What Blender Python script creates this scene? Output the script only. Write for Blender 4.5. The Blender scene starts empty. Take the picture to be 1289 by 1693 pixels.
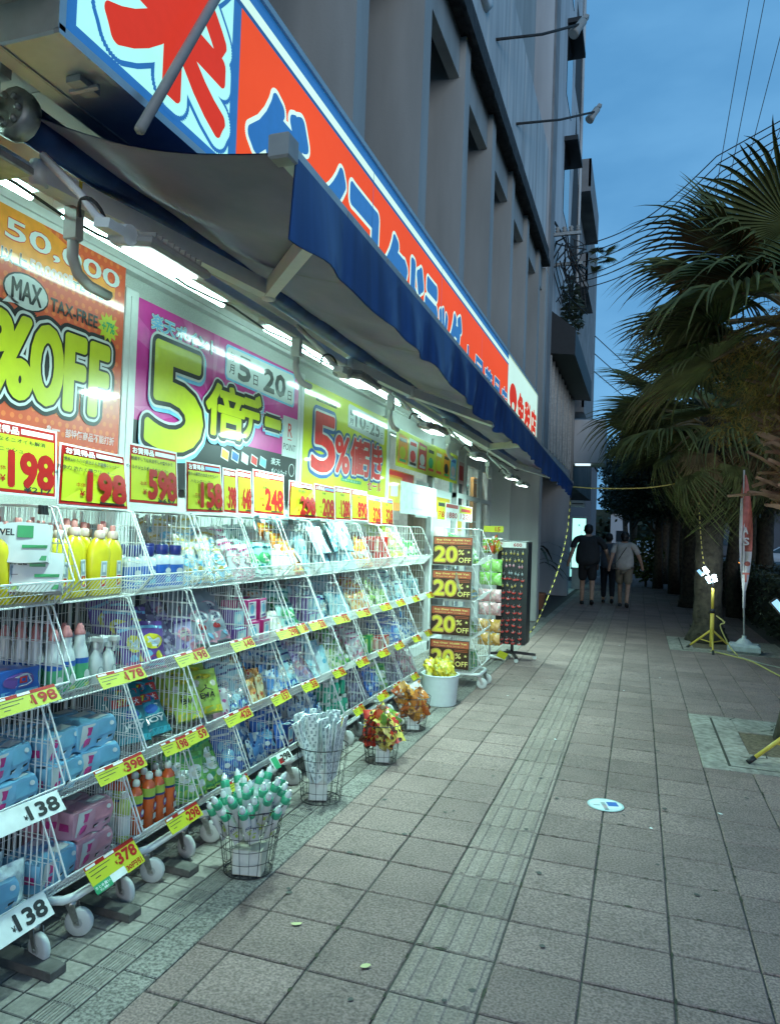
import bpy, math, random
from mathutils import Vector, Matrix
sc = bpy.context.scene
COL = sc.collection
rnd = random.Random(11)
RAD = math.radians

# ---------------------------------------------------------------- camera
cam_d = bpy.data.cameras.new('camera')
cam = bpy.data.objects.new('camera', cam_d); COL.objects.link(cam); sc.camera = cam
YAW, PITCH, ROLL = .3305, .0258, .0355
_f = Vector((-math.sin(YAW)*math.cos(PITCH), math.cos(YAW)*math.cos(PITCH), math.sin(PITCH)))
_r = Vector((math.cos(YAW), math.sin(YAW), 0)); _u = _r.cross(_f)
_c, _s = math.cos(ROLL), math.sin(ROLL)
_R, _U = _c*_r+_s*_u, -_s*_r+_c*_u
cam.matrix_world = Matrix(((_R.x, _U.x, -_f.x, 0), (_R.y, _U.y, -_f.y, 0), (_R.z, _U.z, -_f.z, 1.523), (0, 0, 0, 1)))
cam_d.sensor_fit = 'VERTICAL'; cam_d.sensor_height = 36; cam_d.sensor_width = 36
cam_d.lens = 36*1200/1693; cam_d.clip_start = .05; cam_d.clip_end = 2000

# ---------------------------------------------------------------- dusk sky
w = bpy.data.worlds.new('World'); sc.world = w; w.use_nodes = True
nt = w.node_tree; N = nt.nodes; L = nt.links
bg = N['Background']
sky = N.new('ShaderNodeTexSky'); sky.sky_type = 'NISHITA'; sky.sun_disc = False
SUN_EL, SUN_ROT = RAD(9.0), RAD(152)
sky.sun_elevation = SUN_EL; sky.sun_rotation = SUN_ROT; sky.ozone_density = 5.0; sky.dust_density = .3; sky.air_density = 1.6
tc = N.new('ShaderNodeTexCoord'); mp = N.new('ShaderNodeMapping'); mp.inputs['Scale'].default_value = (1.2, 1.2, 3.2)
nz = N.new('ShaderNodeTexNoise'); nz.inputs['Scale'].default_value = 2.6; nz.inputs['Detail'].default_value = 5; nz.inputs['Roughness'].default_value = .5
rp = N.new('ShaderNodeValToRGB'); rp.color_ramp.elements[0].position = .35; rp.color_ramp.elements[1].position = .72
rp.color_ramp.elements[0].color = (0, 0, 0, 1); rp.color_ramp.elements[1].color = (1, 1, 1, 1)
cl = N.new('ShaderNodeMixRGB'); cl.blend_type = 'MIX'
cl.inputs[1].default_value = (1.1, 3.45, 6.6, 1); cl.inputs[2].default_value = (2.0, 5.1, 8.7, 1)   # thick dusk cloud, thin and thicker places
mx = N.new('ShaderNodeMixRGB'); mx.inputs[0].default_value = .93
L.new(tc.outputs['Generated'], mp.inputs['Vector']); L.new(mp.outputs[0], nz.inputs['Vector']); L.new(nz.outputs[0], rp.inputs[0])
L.new(rp.outputs[0], cl.inputs[0]); L.new(sky.outputs[0], mx.inputs[1]); L.new(cl.outputs[0], mx.inputs[2])
L.new(mx.outputs[0], bg.inputs['Color']); bg.inputs['Strength'].default_value = .1

sd = bpy.data.lights.new('sun', 'SUN'); sd.energy = .68; sd.angle = RAD(28); sd.color = (1, .965, .92)
so = bpy.data.objects.new('sun', sd); COL.objects.link(so)
so.rotation_euler = (-Vector((math.sin(SUN_ROT)*math.cos(SUN_EL), math.cos(SUN_ROT)*math.cos(SUN_EL), math.sin(SUN_EL)))).to_track_quat('-Z', 'Y').to_euler()

vs = sc.view_settings; vs.view_transform = 'Standard'; vs.look = 'None'; vs.exposure = 0; vs.gamma = 1; vs.use_curve_mapping = False
cy = sc.cycles; cy.use_denoising = True; cy.max_bounces = 6; cy.diffuse_bounces = 3; cy.glossy_bounces = 3; cy.transmission_bounces = 4
cy.transparent_max_bounces = 12; cy.caustics_reflective = False; cy.caustics_refractive = False; cy.sample_clamp_indirect = 4

# ---------------------------------------------------------------- materials
MATS = {}
def mat(name, col=(.5, .5, .5), rough=.6, metal=0., coat=0., emit=0., trans=0., alpha=1., noise=.12, scale=20., bump=0., island=0., spec=None, col2=None, bscale=None, ecol=None, thr=None, detail=4, stretch=None, stain=0.):
    """procedural Principled material: noise mottling, optional second colour, relief, a tone per island or per object"""
    if name in MATS: return MATS[name]
    m = bpy.data.materials.new(name); m.use_nodes = True
    n, l = m.node_tree.nodes, m.node_tree.links
    b = n['Principled BSDF']
    b.inputs['Roughness'].default_value = rough; b.inputs['Metallic'].default_value = metal
    b.inputs['Coat Weight'].default_value = coat; b.inputs['Coat Roughness'].default_value = .06
    b.inputs['Transmission Weight'].default_value = trans; b.inputs['Alpha'].default_value = alpha
    if spec is not None: b.inputs['Specular IOR Level'].default_value = spec
    co = n.new('ShaderNodeTexCoord')
    oi = n.new('ShaderNodeObjectInfo')
    off = n.new('ShaderNodeVectorMath'); off.operation = 'ADD'
    l.new(co.outputs['Object'], off.inputs[0])
    sclr = n.new('ShaderNodeVectorMath'); sclr.operation = 'SCALE'; sclr.inputs['Scale'].default_value = 37.
    l.new(oi.outputs['Random'], sclr.inputs[0]); l.new(sclr.outputs[0], off.inputs[1])
    tx = n.new('ShaderNodeTexNoise'); tx.inputs['Scale'].default_value = scale; tx.inputs['Detail'].default_value = detail
    l.new(off.outputs[0], tx.inputs['Vector'])
    if stretch:
        sv = n.new('ShaderNodeVectorMath'); sv.operation = 'MULTIPLY'; sv.inputs[1].default_value = stretch
        l.new(off.outputs[0], sv.inputs[0]); l.new(sv.outputs[0], tx.inputs['Vector'])
    c2 = col2 or tuple(c*(1-noise) for c in col); c1 = col if col2 else tuple(min(1, c*(1+noise)) for c in col)
    rmp = n.new('ShaderNodeValToRGB')
    a, z = thr or (.3, .7)
    rmp.color_ramp.elements[0].position = a; rmp.color_ramp.elements[1].position = z
    rmp.color_ramp.elements[0].color = (*c2, 1); rmp.color_ramp.elements[1].color = (*c1, 1)
    l.new(tx.outputs[0], rmp.inputs[0])
    src = rmp.outputs[0]
    if island:
        ge = n.new('ShaderNodeNewGeometry')
        ad = n.new('ShaderNodeMath'); ad.operation = 'ADD'; l.new(ge.outputs['Random Per Island'], ad.inputs[0]); l.new(oi.outputs['Random'], ad.inputs[1])
        fr = n.new('ShaderNodeMath'); fr.operation = 'FRACT'; l.new(ad.outputs[0], fr.inputs[0])
        mr = n.new('ShaderNodeMapRange'); mr.inputs['To Min'].default_value = 1-island; mr.inputs['To Max'].default_value = 1+island
        l.new(fr.outputs[0], mr.inputs['Value'])
        mm = n.new('ShaderNodeVectorMath'); mm.operation = 'SCALE'; l.new(src, mm.inputs[0]); l.new(mr.outputs[0], mm.inputs['Scale']); src = mm.outputs[0]
    if stain:     # broad blotches of wear and small dark spots, by place in the world
        gp = n.new('ShaderNodeNewGeometry')
        for sc_, lo, hi, amt in ((1.3, .42, .62, stain), (6., .50, .62, stain*.6), (17., .68, .72, stain*1.1)):
            sn = n.new('ShaderNodeTexNoise'); sn.inputs['Scale'].default_value = sc_; sn.inputs['Detail'].default_value = 4; l.new(gp.outputs['Position'], sn.inputs['Vector'])
            sm_ = n.new('ShaderNodeMapRange'); sm_.inputs['From Min'].default_value = lo; sm_.inputs['From Max'].default_value = hi; sm_.inputs['To Min'].default_value = 1; sm_.inputs['To Max'].default_value = 1-amt; l.new(sn.outputs[0], sm_.inputs['Value'])
            mm = n.new('ShaderNodeVectorMath'); mm.operation = 'SCALE'; l.new(src, mm.inputs[0]); l.new(sm_.outputs[0], mm.inputs['Scale']); src = mm.outputs[0]
    l.new(src, b.inputs['Base Color'])
    if emit:
        if ecol and name.startswith('sign_'):   # uneven backlight and grime on the lit plastic
            en = n.new('ShaderNodeMixRGB'); en.inputs[1].default_value = (*[c*.80 for c in ecol], 1); en.inputs[2].default_value = (*[c*1.06 for c in ecol], 1)
            tn = n.new('ShaderNodeTexNoise'); tn.inputs['Scale'].default_value = 1.6; tn.inputs['Detail'].default_value = 6; l.new(co.outputs['Object'], tn.inputs['Vector'])
            l.new(tn.outputs[0], en.inputs[0]); l.new(en.outputs[0], b.inputs['Emission Color'])
        elif ecol: b.inputs['Emission Color'].default_value = (*ecol, 1)
        else: l.new(src, b.inputs['Emission Color'])
        b.inputs['Emission Strength'].default_value = emit
    if bump:
        bt = n.new('ShaderNodeTexNoise'); bt.inputs['Scale'].default_value = bscale or scale*3; bt.inputs['Detail'].default_value = 3
        l.new(off.outputs[0], bt.inputs['Vector'])
        bp = n.new('ShaderNodeBump'); bp.inputs['Strength'].default_value = bump; bp.inputs['Distance'].default_value = .01
        l.new(bt.outputs[0], bp.inputs['Height']); l.new(bp.outputs[0], b.inputs['Normal'])
    MATS[name] = m
    return m

# ---------------------------------------------------------------- mesh builder
def frame(o, u, v):
    u, v = Vector(u), Vector(v); nn = u.cross(v)
    return Matrix(((u.x, v.x, nn.x, o[0]), (u.y, v.y, nn.y, o[1]), (u.z, v.z, nn.z, o[2]), (0, 0, 0, 1)))
def TR(x=0, y=0, z=0, rx=0, ry=0, rz=0, s=1.):
    return Matrix.Translation((x, y, z)) @ Matrix.Rotation(rz, 4, 'Z') @ Matrix.Rotation(ry, 4, 'Y') @ Matrix.Rotation(rx, 4, 'X') @ Matrix.Scale(s, 4)
GL = {}
def glyph(s, bold=0., res=2):
    """flat outline of a text in the built-in font, scaled into the unit square"""
    k = (s, bold, res)
    if k in GL: return GL[k]
    c = bpy.data.curves.new('lettering', 'FONT'); c.body = s; c.offset = bold; c.resolution_u = res; c.fill_mode = 'FRONT'
    o = bpy.data.objects.new('lettering', c); COL.objects.link(o)
    dg = bpy.context.evaluated_depsgraph_get(); ev = o.evaluated_get(dg); me = ev.to_mesh()
    V = [(v.co.x, v.co.y) for v in me.vertices]; F = [tuple(p.vertices) for p in me.polygons]
    ev.to_mesh_clear(); bpy.data.objects.remove(o); bpy.data.curves.remove(c)
    c0 = None
    if bold:   # fit by the plain outline so that layers stay concentric
        c0 = glyph(s, 0., res)[2]
    xs = [v[0] for v in V] or [0, 1]; ys = [v[1] for v in V] or [0, 1]
    bb = c0 or (min(xs), max(xs), min(ys), max(ys))
    w_, h_ = max(bb[1]-bb[0], 1e-4), max(bb[3]-bb[2], 1e-4)
    GL[k] = ([((x-bb[0])/w_-.5, (y-bb[2])/h_-.5) for x, y in V], F, bb)
    return GL[k]
class MB:
    def __init__(s): s.v, s.f, s.m, s.sm = [], [], [], []
    def add(s, V, F, m=0, M=None, smooth=False):
        b = len(s.v)
        s.v += [tuple(M @ Vector(p)) for p in V] if M is not None else [tuple(p) for p in V]
        for f in F: s.f.append(tuple(b+i for i in f)); s.m.append(m); s.sm.append(smooth)
    def box(s, x0, x1, y0, y1, z0, z1, m=0, M=None, bv=0.):
        if bv:   # chamfered top and sides
            b = bv; V = []
            for zz, i in ((z0, 0), (z0+b, 1), (z1-b, 1), (z1, 0)):
                e = b if i == 0 else 0
                V += [(x0+e+(b-e)*0, y0+e, zz), (x1-e, y0+e, zz), (x1-e, y1-e, zz), (x0+e, y1-e, zz)]
            F = [(3, 2, 1, 0), (12, 13, 14, 15)]
            for k in range(3):
                for i in range(4):
                    j = (i+1) % 4; F.append((4*k+i, 4*k+j, 4*k+4+j, 4*k+4+i))
            return s.add(V, F, m, M)
        V = [(x, y, z) for z in (z0, z1) for y in (y0, y1) for x in (x0, x1)]
        s.add(V, [(0, 2, 3, 1), (4, 5, 7, 6), (0, 1, 5, 4), (2, 6, 7, 3), (0, 4, 6, 2), (1, 3, 7, 5)], m, M)
    def tube(s, pts, r, n=5, m=0, M=None, closed=False, caps=True):
        P = [Vector(p) for p in pts]; k = len(P)
        R_ = r if isinstance(r, (list, tuple)) else [r]*k
        V, F = [], []; pn = None
        for i, p in enumerate(P):
            a = P[i-1] if (i or closed) else p; b = P[(i+1) % k] if (i < k-1 or closed) else p
            t = (b-a); t = t.normalized() if t.length > 1e-9 else Vector((0, 0, 1))
            if pn is None:
                pn = t.cross(Vector((0, 0, 1)) if abs(t.z) < .9 else Vector((1, 0, 0))).normalized()
            else:
                pn = pn-t*pn.dot(t); pn = pn.normalized() if pn.length > 1e-6 else t.orthogonal().normalized()
            q = t.cross(pn)
            for j in range(n):
                an = 2*math.pi*(j+.5)/n
                V.append(p+(pn*math.cos(an)+q*math.sin(an))*R_[i])
        for i in range(k if closed else k-1):
            for j in range(n):
                a, b = i*n+j, i*n+(j+1) % n; c, d = ((i+1) % k)*n+(j+1) % n, ((i+1) % k)*n+j
                F.append((a, b, c, d))
        if caps and not closed: F += [tuple(range(n))[::-1], tuple(range((k-1)*n, k*n))]
        s.add(V, F, m, M, n > 5)
    def lathe(s, prof, n=12, m=0, M=None, sx=1., sy=1., cap=True, smooth=True):
        V, F = [], []
        for r, z in prof:
            for j in range(n):
                a = 2*math.pi*j/n; V.append((r*math.cos(a)*sx, r*math.sin(a)*sy, z))
        for i in range(len(prof)-1):
            for j in range(n):
                F.append((i*n+j, i*n+(j+1) % n, (i+1)*n+(j+1) % n, (i+1)*n+j))
        s.add(V, F, m, M, smooth)
        if cap: s.add(V[:n], [tuple(range(n))[::-1]], m, M); s.add(V[-n:], [tuple(range(n))], m, M)
    def grid(s, fn, nu, nv, m=0, M=None, smooth=True, closed_u=False):
        V = [fn(i/nu, j/nv) for j in range(nv+1) for i in range(nu+1)]
        F = [(j*(nu+1)+i, j*(nu+1)+i+1, (j+1)*(nu+1)+i+1, (j+1)*(nu+1)+i) for j in range(nv) for i in range(nu)]
        s.add(V, F, m, M, smooth)
    def prism(s, pts, h0, h1, m=0, M=None):
        k = len(pts); V = [(x, y, h0) for x, y in pts]+[(x, y, h1) for x, y in pts]
        s.add(V, [tuple(range(k))[::-1], tuple(range(k, 2*k))]+[(i, (i+1) % k, k+(i+1) % k, k+i) for i in range(k)], m, M)
    # flat print on a plane given by a matrix: x right, y up, z out
    def rect(s, M, a0, a1, b0, b1, m, z=.001): s.add([(a0, b0, z), (a1, b0, z), (a1, b1, z), (a0, b1, z)], [(0, 1, 2, 3)], m, M)
    def poly(s, M, pts, m, z=.001): s.add([(x, y, z) for x, y in pts], [tuple(range(len(pts)))], m, M)
    def disc(s, M, cx, cy, rx, ry, m, z=.001, n=20): s.poly(M, [(cx+rx*math.cos(2*math.pi*i/n), cy+ry*math.sin(2*math.pi*i/n)) for i in range(n)], m, z)
    def text(s, M, t, cx, cy, w_, h_, m, z=.002, bold=0., res=2, sk=0., rot=0., rad=None):
        if bold > .024 or rad:      # heavy lettering: the outline widened by shifted copies, so that corners stay round
            rad = rad or bold*h_*1.25; n = 8 if h_ < .12 else 16 if h_ < .3 else 40
            for k in range(n): s.text(M, t, cx+rad*math.cos(6.2832*k/n), cy+rad*math.sin(6.2832*k/n), w_, h_, m, z+k*2e-5, 0., res, sk, rot)
            if rad > .03:
                for k in range(8): s.text(M, t, cx+rad*.5*math.cos(6.2832*k/8), cy+rad*.5*math.sin(6.2832*k/8), w_, h_, m, z+(k+n)*2e-5, 0., res, sk, rot)
            return
        V, F, bb = glyph(t, bold, res)
        c, d = math.cos(rot), math.sin(rot)
        W_ = []
        for x, y in V:
            X, Y = x*w_+sk*y*h_, y*h_
            W_.append((cx+X*c-Y*d, cy+X*d+Y*c, z))
        s.add(W_, F, m, M)
    def mesh(s, name, mats):
        me = bpy.data.meshes.new(name); me.from_pydata(s.v, [], s.f)
        for x in mats: me.materials.append(x)
        me.polygons.foreach_set('material_index', s.m); me.polygons.foreach_set('use_smooth', s.sm)
        me.update(); return me
    def build(s, name, mats, parent=None, loc=None, rz=0.):
        if not isinstance(mats, (list, tuple)): mats = [mats]
        return link(name, s.mesh(name, mats), parent, loc, rz)
def link(name, me, parent=None, loc=None, rz=0.):
    o = bpy.data.objects.new(name, me); COL.objects.link(o)
    if parent: o.parent = parent
    if loc: o.location = loc
    if rz: o.rotation_euler.z = rz
    return o
def tag(o, label=None, cat=None, group=None, kind=None):
    for k, v in (('label', label), ('category', cat), ('group', group), ('kind', kind)):
        if v: o[k] = v
    return o
def thing(name, label, cat, loc=(0, 0, 0), rz=0., group=None):
    o = bpy.data.objects.new(name, None); o.empty_display_size = .1; COL.objects.link(o); o.location = loc; o.rotation_euler = (0, 0, rz)
    return tag(o, label, cat, group)
def struct(o): o['kind'] = 'structure'; return o
def copy_tree(o, loc, rot=(0, 0, 0), label=None, group=None, scale=None):
    r = o.copy(); COL.objects.link(r); r.location = loc; r.rotation_euler = rot
    if scale: r.scale = (scale,)*3 if not isinstance(scale, (tuple, list)) else scale
    if label: r['label'] = label
    if group: r['group'] = group
    for ch in list(o.children):
        c = ch.copy(); COL.objects.link(c); c.parent = r
        for g in ch.children:
            d = g.copy(); COL.objects.link(d); d.parent = c
    return r
def lerp(a, b, t): return a+(b-a)*t
def area(name, loc, size, energy, col, target=None, sy=None, spread=180, parent=None):
    d = bpy.data.lights.new(name, 'AREA'); d.energy = energy; d.color = col; d.size = size
    if sy: d.shape = 'RECTANGLE'; d.size_y = sy
    d.spread = RAD(spread)
    o = bpy.data.objects.new(name, d); COL.objects.link(o)
    if parent: o.parent = parent
    o.location = loc
    if target is not None:
        o.rotation_euler = (Vector(target)-Vector(loc)).to_track_quat('-Z', 'Y').to_euler()
    return o
# ================================================================ THE SETTING: ground
M_ = mat
m_joint = mat('joint_dirt', (.085, .075, .065), .95, noise=.3, scale=40)
m_paver = mat('paver_concrete', (.385, .26, .232), .85, col2=(.175, .117, .104), scale=105, thr=(.36, .66), bump=.5, bscale=130, island=.15, detail=5, stain=.17)
m_tact = mat('tactile_concrete', (.385, .285, .245), .85, col2=(.20, .148, .127), scale=105, thr=(.34, .66), bump=.4, bscale=140, island=.1, detail=5, stain=.15)
m_tile = mat('porch_tile', (.30, .262, .228), .7, noise=.22, scale=60, island=.16, stain=.3, bump=.15, bscale=300)
m_kerb = mat('kerb_granolith', (.38, .335, .295), .9, col2=(.135, .118, .104), stain=.25, scale=90, thr=(.36, .6), bump=.6, bscale=150)
m_asph = mat('asphalt', (.055, .055, .058), .9, noise=.3, scale=60, bump=.4)
m_soil = mat('soil', (.24, .18, .115), .95, col2=(.09, .065, .04), scale=45, bump=1., bscale=70)
m_conc = mat('pit_concrete', (.47, .42, .36), .88, col2=(.25, .22, .185), scale=22, stain=.3, thr=(.3, .62), bump=.3, bscale=120)
m_crack = mat('crack_dark', (.05, .045, .035), .95)

g_ = MB(); g_.box(-160, 200, -20, 400, -.6, -.15)
struct(g_.build('ground', mat('bare_ground', (.05, .048, .04), .95, noise=.3, scale=.8)))
g_ = MB(); g_.box(-1.484, 2.3, -1.5, 60, -.149, -.007)
walk = struct(g_.build('sidewalk', m_joint))
g_ = MB(); g_.box(-2.6, -1.62, -1.5, 60, -.149, -.0095)
porch = struct(g_.build('porch_floor', m_joint))
g_ = MB(); g_.box(-1.62, -1.484, -1.5, 60, -.149, -.02)
strip = struct(g_.build('kerb_strip', m_joint))
X0, P, Y0, PY = -1.647, .3, 2.628, .2975
GAP = .0032
def paver_mesh(name, wx, wy, m, ribs=0):
    b = MB(); hx, hy = wx/2, wy/2
    b.box(-hx, hx, -hy, hy, -.02, 0, 0, bv=.004)
    if ribs:
        for i in range(ribs):
            x = lerp(-hx+.035, hx-.035, i/(ribs-1))
            b.add([(x-.016, -hy+.006, 0), (x+.016, -hy+.006, 0), (x+.010, -hy+.012, .005), (x-.010, -hy+.012, .005),
                   (x-.016, hy-.006, 0), (x+.016, hy-.006, 0), (x+.010, hy-.012, .005), (x-.010, hy-.012, .005)],
                  [(0, 1, 2, 3), (5, 4, 7, 6), (3, 2, 6, 7), (1, 5, 6, 2), (4, 0, 3, 7)], 0)
    return b.mesh(name, [m])
me_pav = paver_mesh('paver', P-GAP*2, PY-GAP*2, m_paver)
me_half = paver_mesh('paver', .137-GAP, PY-GAP*2, m_paver)
me_tac = paver_mesh('tactile_tile', P-GAP*2, PY-GAP*2, m_tact, 4)
PIT2 = (.452, 5.39, 6.985); PIT1 = (.455, 10.94, 12.43)
rest = MB(); resttac = MB(); npav = 0
def bake(me, dst, x, y):
    dst.add([(v.co.x+x, v.co.y+y, v.co.z+rnd.uniform(-.0008, .0008)) for v in me.vertices], [tuple(p.vertices) for p in me.polygons], 0)
cells = []
for j in range(-9, 130):
    yc = Y0+PY*(j+.5)
    for i in range(0, 12):
        if i == 0: x, me = (X0+P-.137/2-GAP/2+.001, me_half)
        else: x, me = X0+P*(i+.5), (me_tac if i == 3 else me_pav)
        if x > .45 and (PIT2[1]-.1 < yc < PIT2[2]+.1 or PIT1[1]-.1 < yc < PIT1[2]+.1) : continue
        cells.append((yc, x, me))
cells.sort(key=lambda c: c[0])
for yc, x, me in cells:
    nm = me.name.split('.')[0]
    # only what the photograph can show
    dx = x+.33*yc
    vis = yc > 1.25 and (x < .62*(yc)+.2) and (x > -1.7)
    if vis and npav < 300 and yc < 14 and abs(x) < 2.2:
        o = link(nm, me, walk, (x, yc, rnd.uniform(-.0012, .0012)))
        o.rotation_euler = (rnd.uniform(-.0045, .0045), rnd.uniform(-.0045, .0045), rnd.uniform(-.006, .006)); o.scale = (rnd.uniform(.992, 1.004), rnd.uniform(.992, 1.004), 1); npav += 1
    else: bake(me, resttac if me is me_tac else rest, x, yc)
o = rest.build('far_pavers', m_paver, walk); o['kind'] = 'stuff'
o = resttac.build('far_tactile_tiles', m_tact, walk); o['kind'] = 'stuff'
# strips of paving beside the tree pits and the little gap rows
b = MB()
for y0, y1 in ((PIT2[1]-.1, PIT2[1]), (PIT2[2], PIT2[2]+.1), (PIT1[1]-.1, PIT1[1]), (PIT1[2], PIT1[2]+.1)):
    for i in range(7, 12): b.box(X0+P*i+GAP, X0+P*(i+1)-GAP, y0-.03+GAP, y1+.03-GAP if y1 not in (PIT2[1], PIT1[1]) else y1-GAP, -.02, -.001)
o = b.build('cut_paver_strip', m_paver, walk); o['kind'] = 'stuff'
# chipped corners, chewing gum and moss along the joints
b = MB(); gum = MB(); r2 = random.Random(77)
for k in range(120):
    x, y = r2.uniform(-1.4, 1.6), 1.4+9*r2.random()**1.5
    s_ = r2.uniform(.006, .016); n_ = 8
    gum.poly(None, [(x+s_*r2.uniform(.7, 1.2)*math.cos(6.283*i/n_), y+s_*r2.uniform(.7, 1.2)*math.sin(6.283*i/n_)) for i in range(n_)], 0, .0048)
for k in range(700):
    i, j = r2.randrange(1, 11), r2.uniform(-4, 26)
    x, y = (X0+P*i, Y0+PY*j) if k % 2 else (X0+P*r2.uniform(1, 11), Y0+PY*int(j))
    if x > .44 and (PIT2[1]-.1 < y < PIT2[2]+.1 or PIT1[1]-.1 < y < PIT1[2]+.1): continue
    s_ = r2.uniform(.004, .011)
    b.poly(None, [(x+s_*r2.uniform(.4, 1.6)*math.cos(6.283*q/6)*(.6 if k % 2 else 1.8), y+s_*r2.uniform(.4, 1.6)*math.sin(6.283*q/6)*(1.8 if k % 2 else .6)) for q in range(6)], 0, .0022+r2.random()*.0015)
o = b.build('joint_dirt', mat('moss_dirt', (.05, .05, .03), .95, noise=.4), walk); o['kind'] = 'stuff'
o = gum.build('gum_spots', mat('old_gum', (.085, .078, .07), .8, noise=.3), walk); o['kind'] = 'stuff'
# kerb stones of the boundary strip
y = 0.3; k = 0
me_k = {}
while y < 30:
    ln = .6
    if 'k' not in me_k:
        b = MB(); b.box(-.0655, .0655, -ln/2+.002, ln/2-.002, -.03, 0, 0, bv=.004); me_k['k'] = b.mesh('kerb_stone', [m_kerb])
    link('kerb_stone', me_k['k'], strip, (-1.5525, y+ln/2, rnd.uniform(-.002, .001))); y += ln
# 10 cm tiles of the shop porch; the outer row is ribbed
b = MB(); b.box(-.0485, .0485, -.0465, .0465, -.02, 0, 0, bv=.003); me_t = b.mesh('floor_tile', [m_tile])
b = MB(); b.box(-.0485, .0485, -.0465, .0465, -.02, -.001, 0, bv=.003)
for i in range(7):
    x = -.036+.012*i; b.box(x-.0035, x+.0035, -.044, .044, -.002, .0018, 0)
me_tr = b.mesh('floor_tile', [m_tile])
rest = MB(); nt_ = 0
for j in range(0, 130):
    yc = 1.35+.0968*j
    for i in range(0, 10):
        x = -1.62-.0525-.1045*i
        me = me_tr if i == 0 else me_t
        if i < 5 and 1.6 < yc < 7.5 and nt_ < 300: link('floor_tile', me, porch, (x, yc, rnd.uniform(-.001, .0006))); nt_ += 1
        else: bake(me, rest, x, yc)
o = rest.build('far_floor_tiles', m_tile, porch); o['kind'] = 'stuff'
# tree pits: cracked concrete collars round bare soil
def crack(b, x, y, n, a, st, z=.0015):
    for _ in range(n):
        a2 = a+rnd.uniform(-.9, .9); l_ = st*rnd.uniform(.5, 1.3); x2, y2 = x+l_*math.cos(a2), y+l_*math.sin(a2); wd = rnd.uniform(.002, .006)
        nx, ny = -math.sin(a2)*wd, math.cos(a2)*wd
        b.add([(x-nx, y-ny, z), (x2-nx, y2-ny, z), (x2+nx, y2+ny, z), (x+nx, y+ny, z)], [(0, 1, 2, 3)], 1); x, y = x2, y2
def pit(x0, y0, y1, ix0, iy0, iy1, x1):
    b = MB()
    b.box(x0, ix0, y0, y1, -.14, .004, 0, bv=.004); b.box(ix0, x1, y0, iy0, -.14, .004, 0); b.box(ix0, x1, iy1, y1, -.14, .004, 0)
    b.box(x1, x1+.3, y0, y1, -.14, .004, 0)
    for k in range(9):
        crack(b, rnd.uniform(x0+.12, ix0+.3), rnd.uniform(y0+.1, y1-.1) if k < 5 else rnd.choice((rnd.uniform(y0+.1, iy0-.03), rnd.uniform(iy1+.03, y1-.05))), 5, rnd.choice((0, 1.4, .4)), .05, .0055)
    b.box(x0+.165, x0+.182, y0+.1, y1-.09, .004, .0055, 1); b.box(x0+.165, x1, y0+.09, y0+.1, .004, .0055, 1)
    struct(b.build('tree_pit_frame', [m_conc, m_crack]))
    b = MB()
    b.grid(lambda u, v: (lerp(ix0-.005, x1+.01, u), lerp(iy0-.005, iy1+.005, v), -.004+.012*math.sin(u*5+v*3)*u*(1-v)+.012*math.sin(u*17+v*9)*v*(1-v)), 14, 12)
    struct(b.build('soil_bed', m_soil))
pit(PIT2[0], PIT2[1], PIT2[2], .795, 5.85, 6.512, 1.55)
pit(PIT1[0], PIT1[1], PIT1[2], .78, 11.3, 12.1, 1.7)
# planted verge, kerb and carriageway beyond the trees
b = MB(); b.box(2.3, 3.6, -2, 60, -.149, -.03); struct(b.build('planting_verge', mat('verge_soil', (.05, .042, .03), .95, noise=.3)))
b = MB(); b.box(3.6, 3.75, -2, 90, -.149, .0, bv=.01); struct(b.build('road_kerb', m_conc))
b = MB(); b.box(3.75, 60, -5, 140, -.149, -.12); struct(b.build('road', m_asph))
b = MB()
for k in range(14): b.box(8.0, 8.12, k*8, k*8+4, -.119, -.116)
b.box(13.6, 13.75, -5, 140, -.119, -.116)
struct(b.build('road_markings', mat('road_paint', (.7, .7, .68), .7)))
# round sticker on the paving
b = MB(); Ms = TR(-.14, 4.374, .003, rz=RAD(16))
b.lathe([(.101, 0), (.101, .0012)], 32, 0, Ms); b.lathe([(.09, .0012), (.09, .0016)], 32, 1, Ms)
b.rect(Ms, .012, .07, -.02, .045, 2, .0022)
for k, (a, c) in enumerate(((-.05, 3), (-.015, 4), (.02, 3))):
    for q in range(3): b.rect(Ms, -.022-.0*q, .002, a-.03+.018*q, a-.022+.018*q, c, .0022)
b.rect(Ms, -.07, -.035, -.012, -.006, 3, .0022)
tag(b.build('floor_sticker', [mat('sticker_rim', (.45, .62, .6), .4), mat('print_pale', (.75, .85, .85), .4), mat('print_blue', (.05, .16, .5), .4), mat('print_dark', (.03, .05, .06), .4), mat('print_red', (.6, .03, .03), .45)]),
    'round pale sticker with a blue square stuck on the paving', 'sticker')
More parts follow.
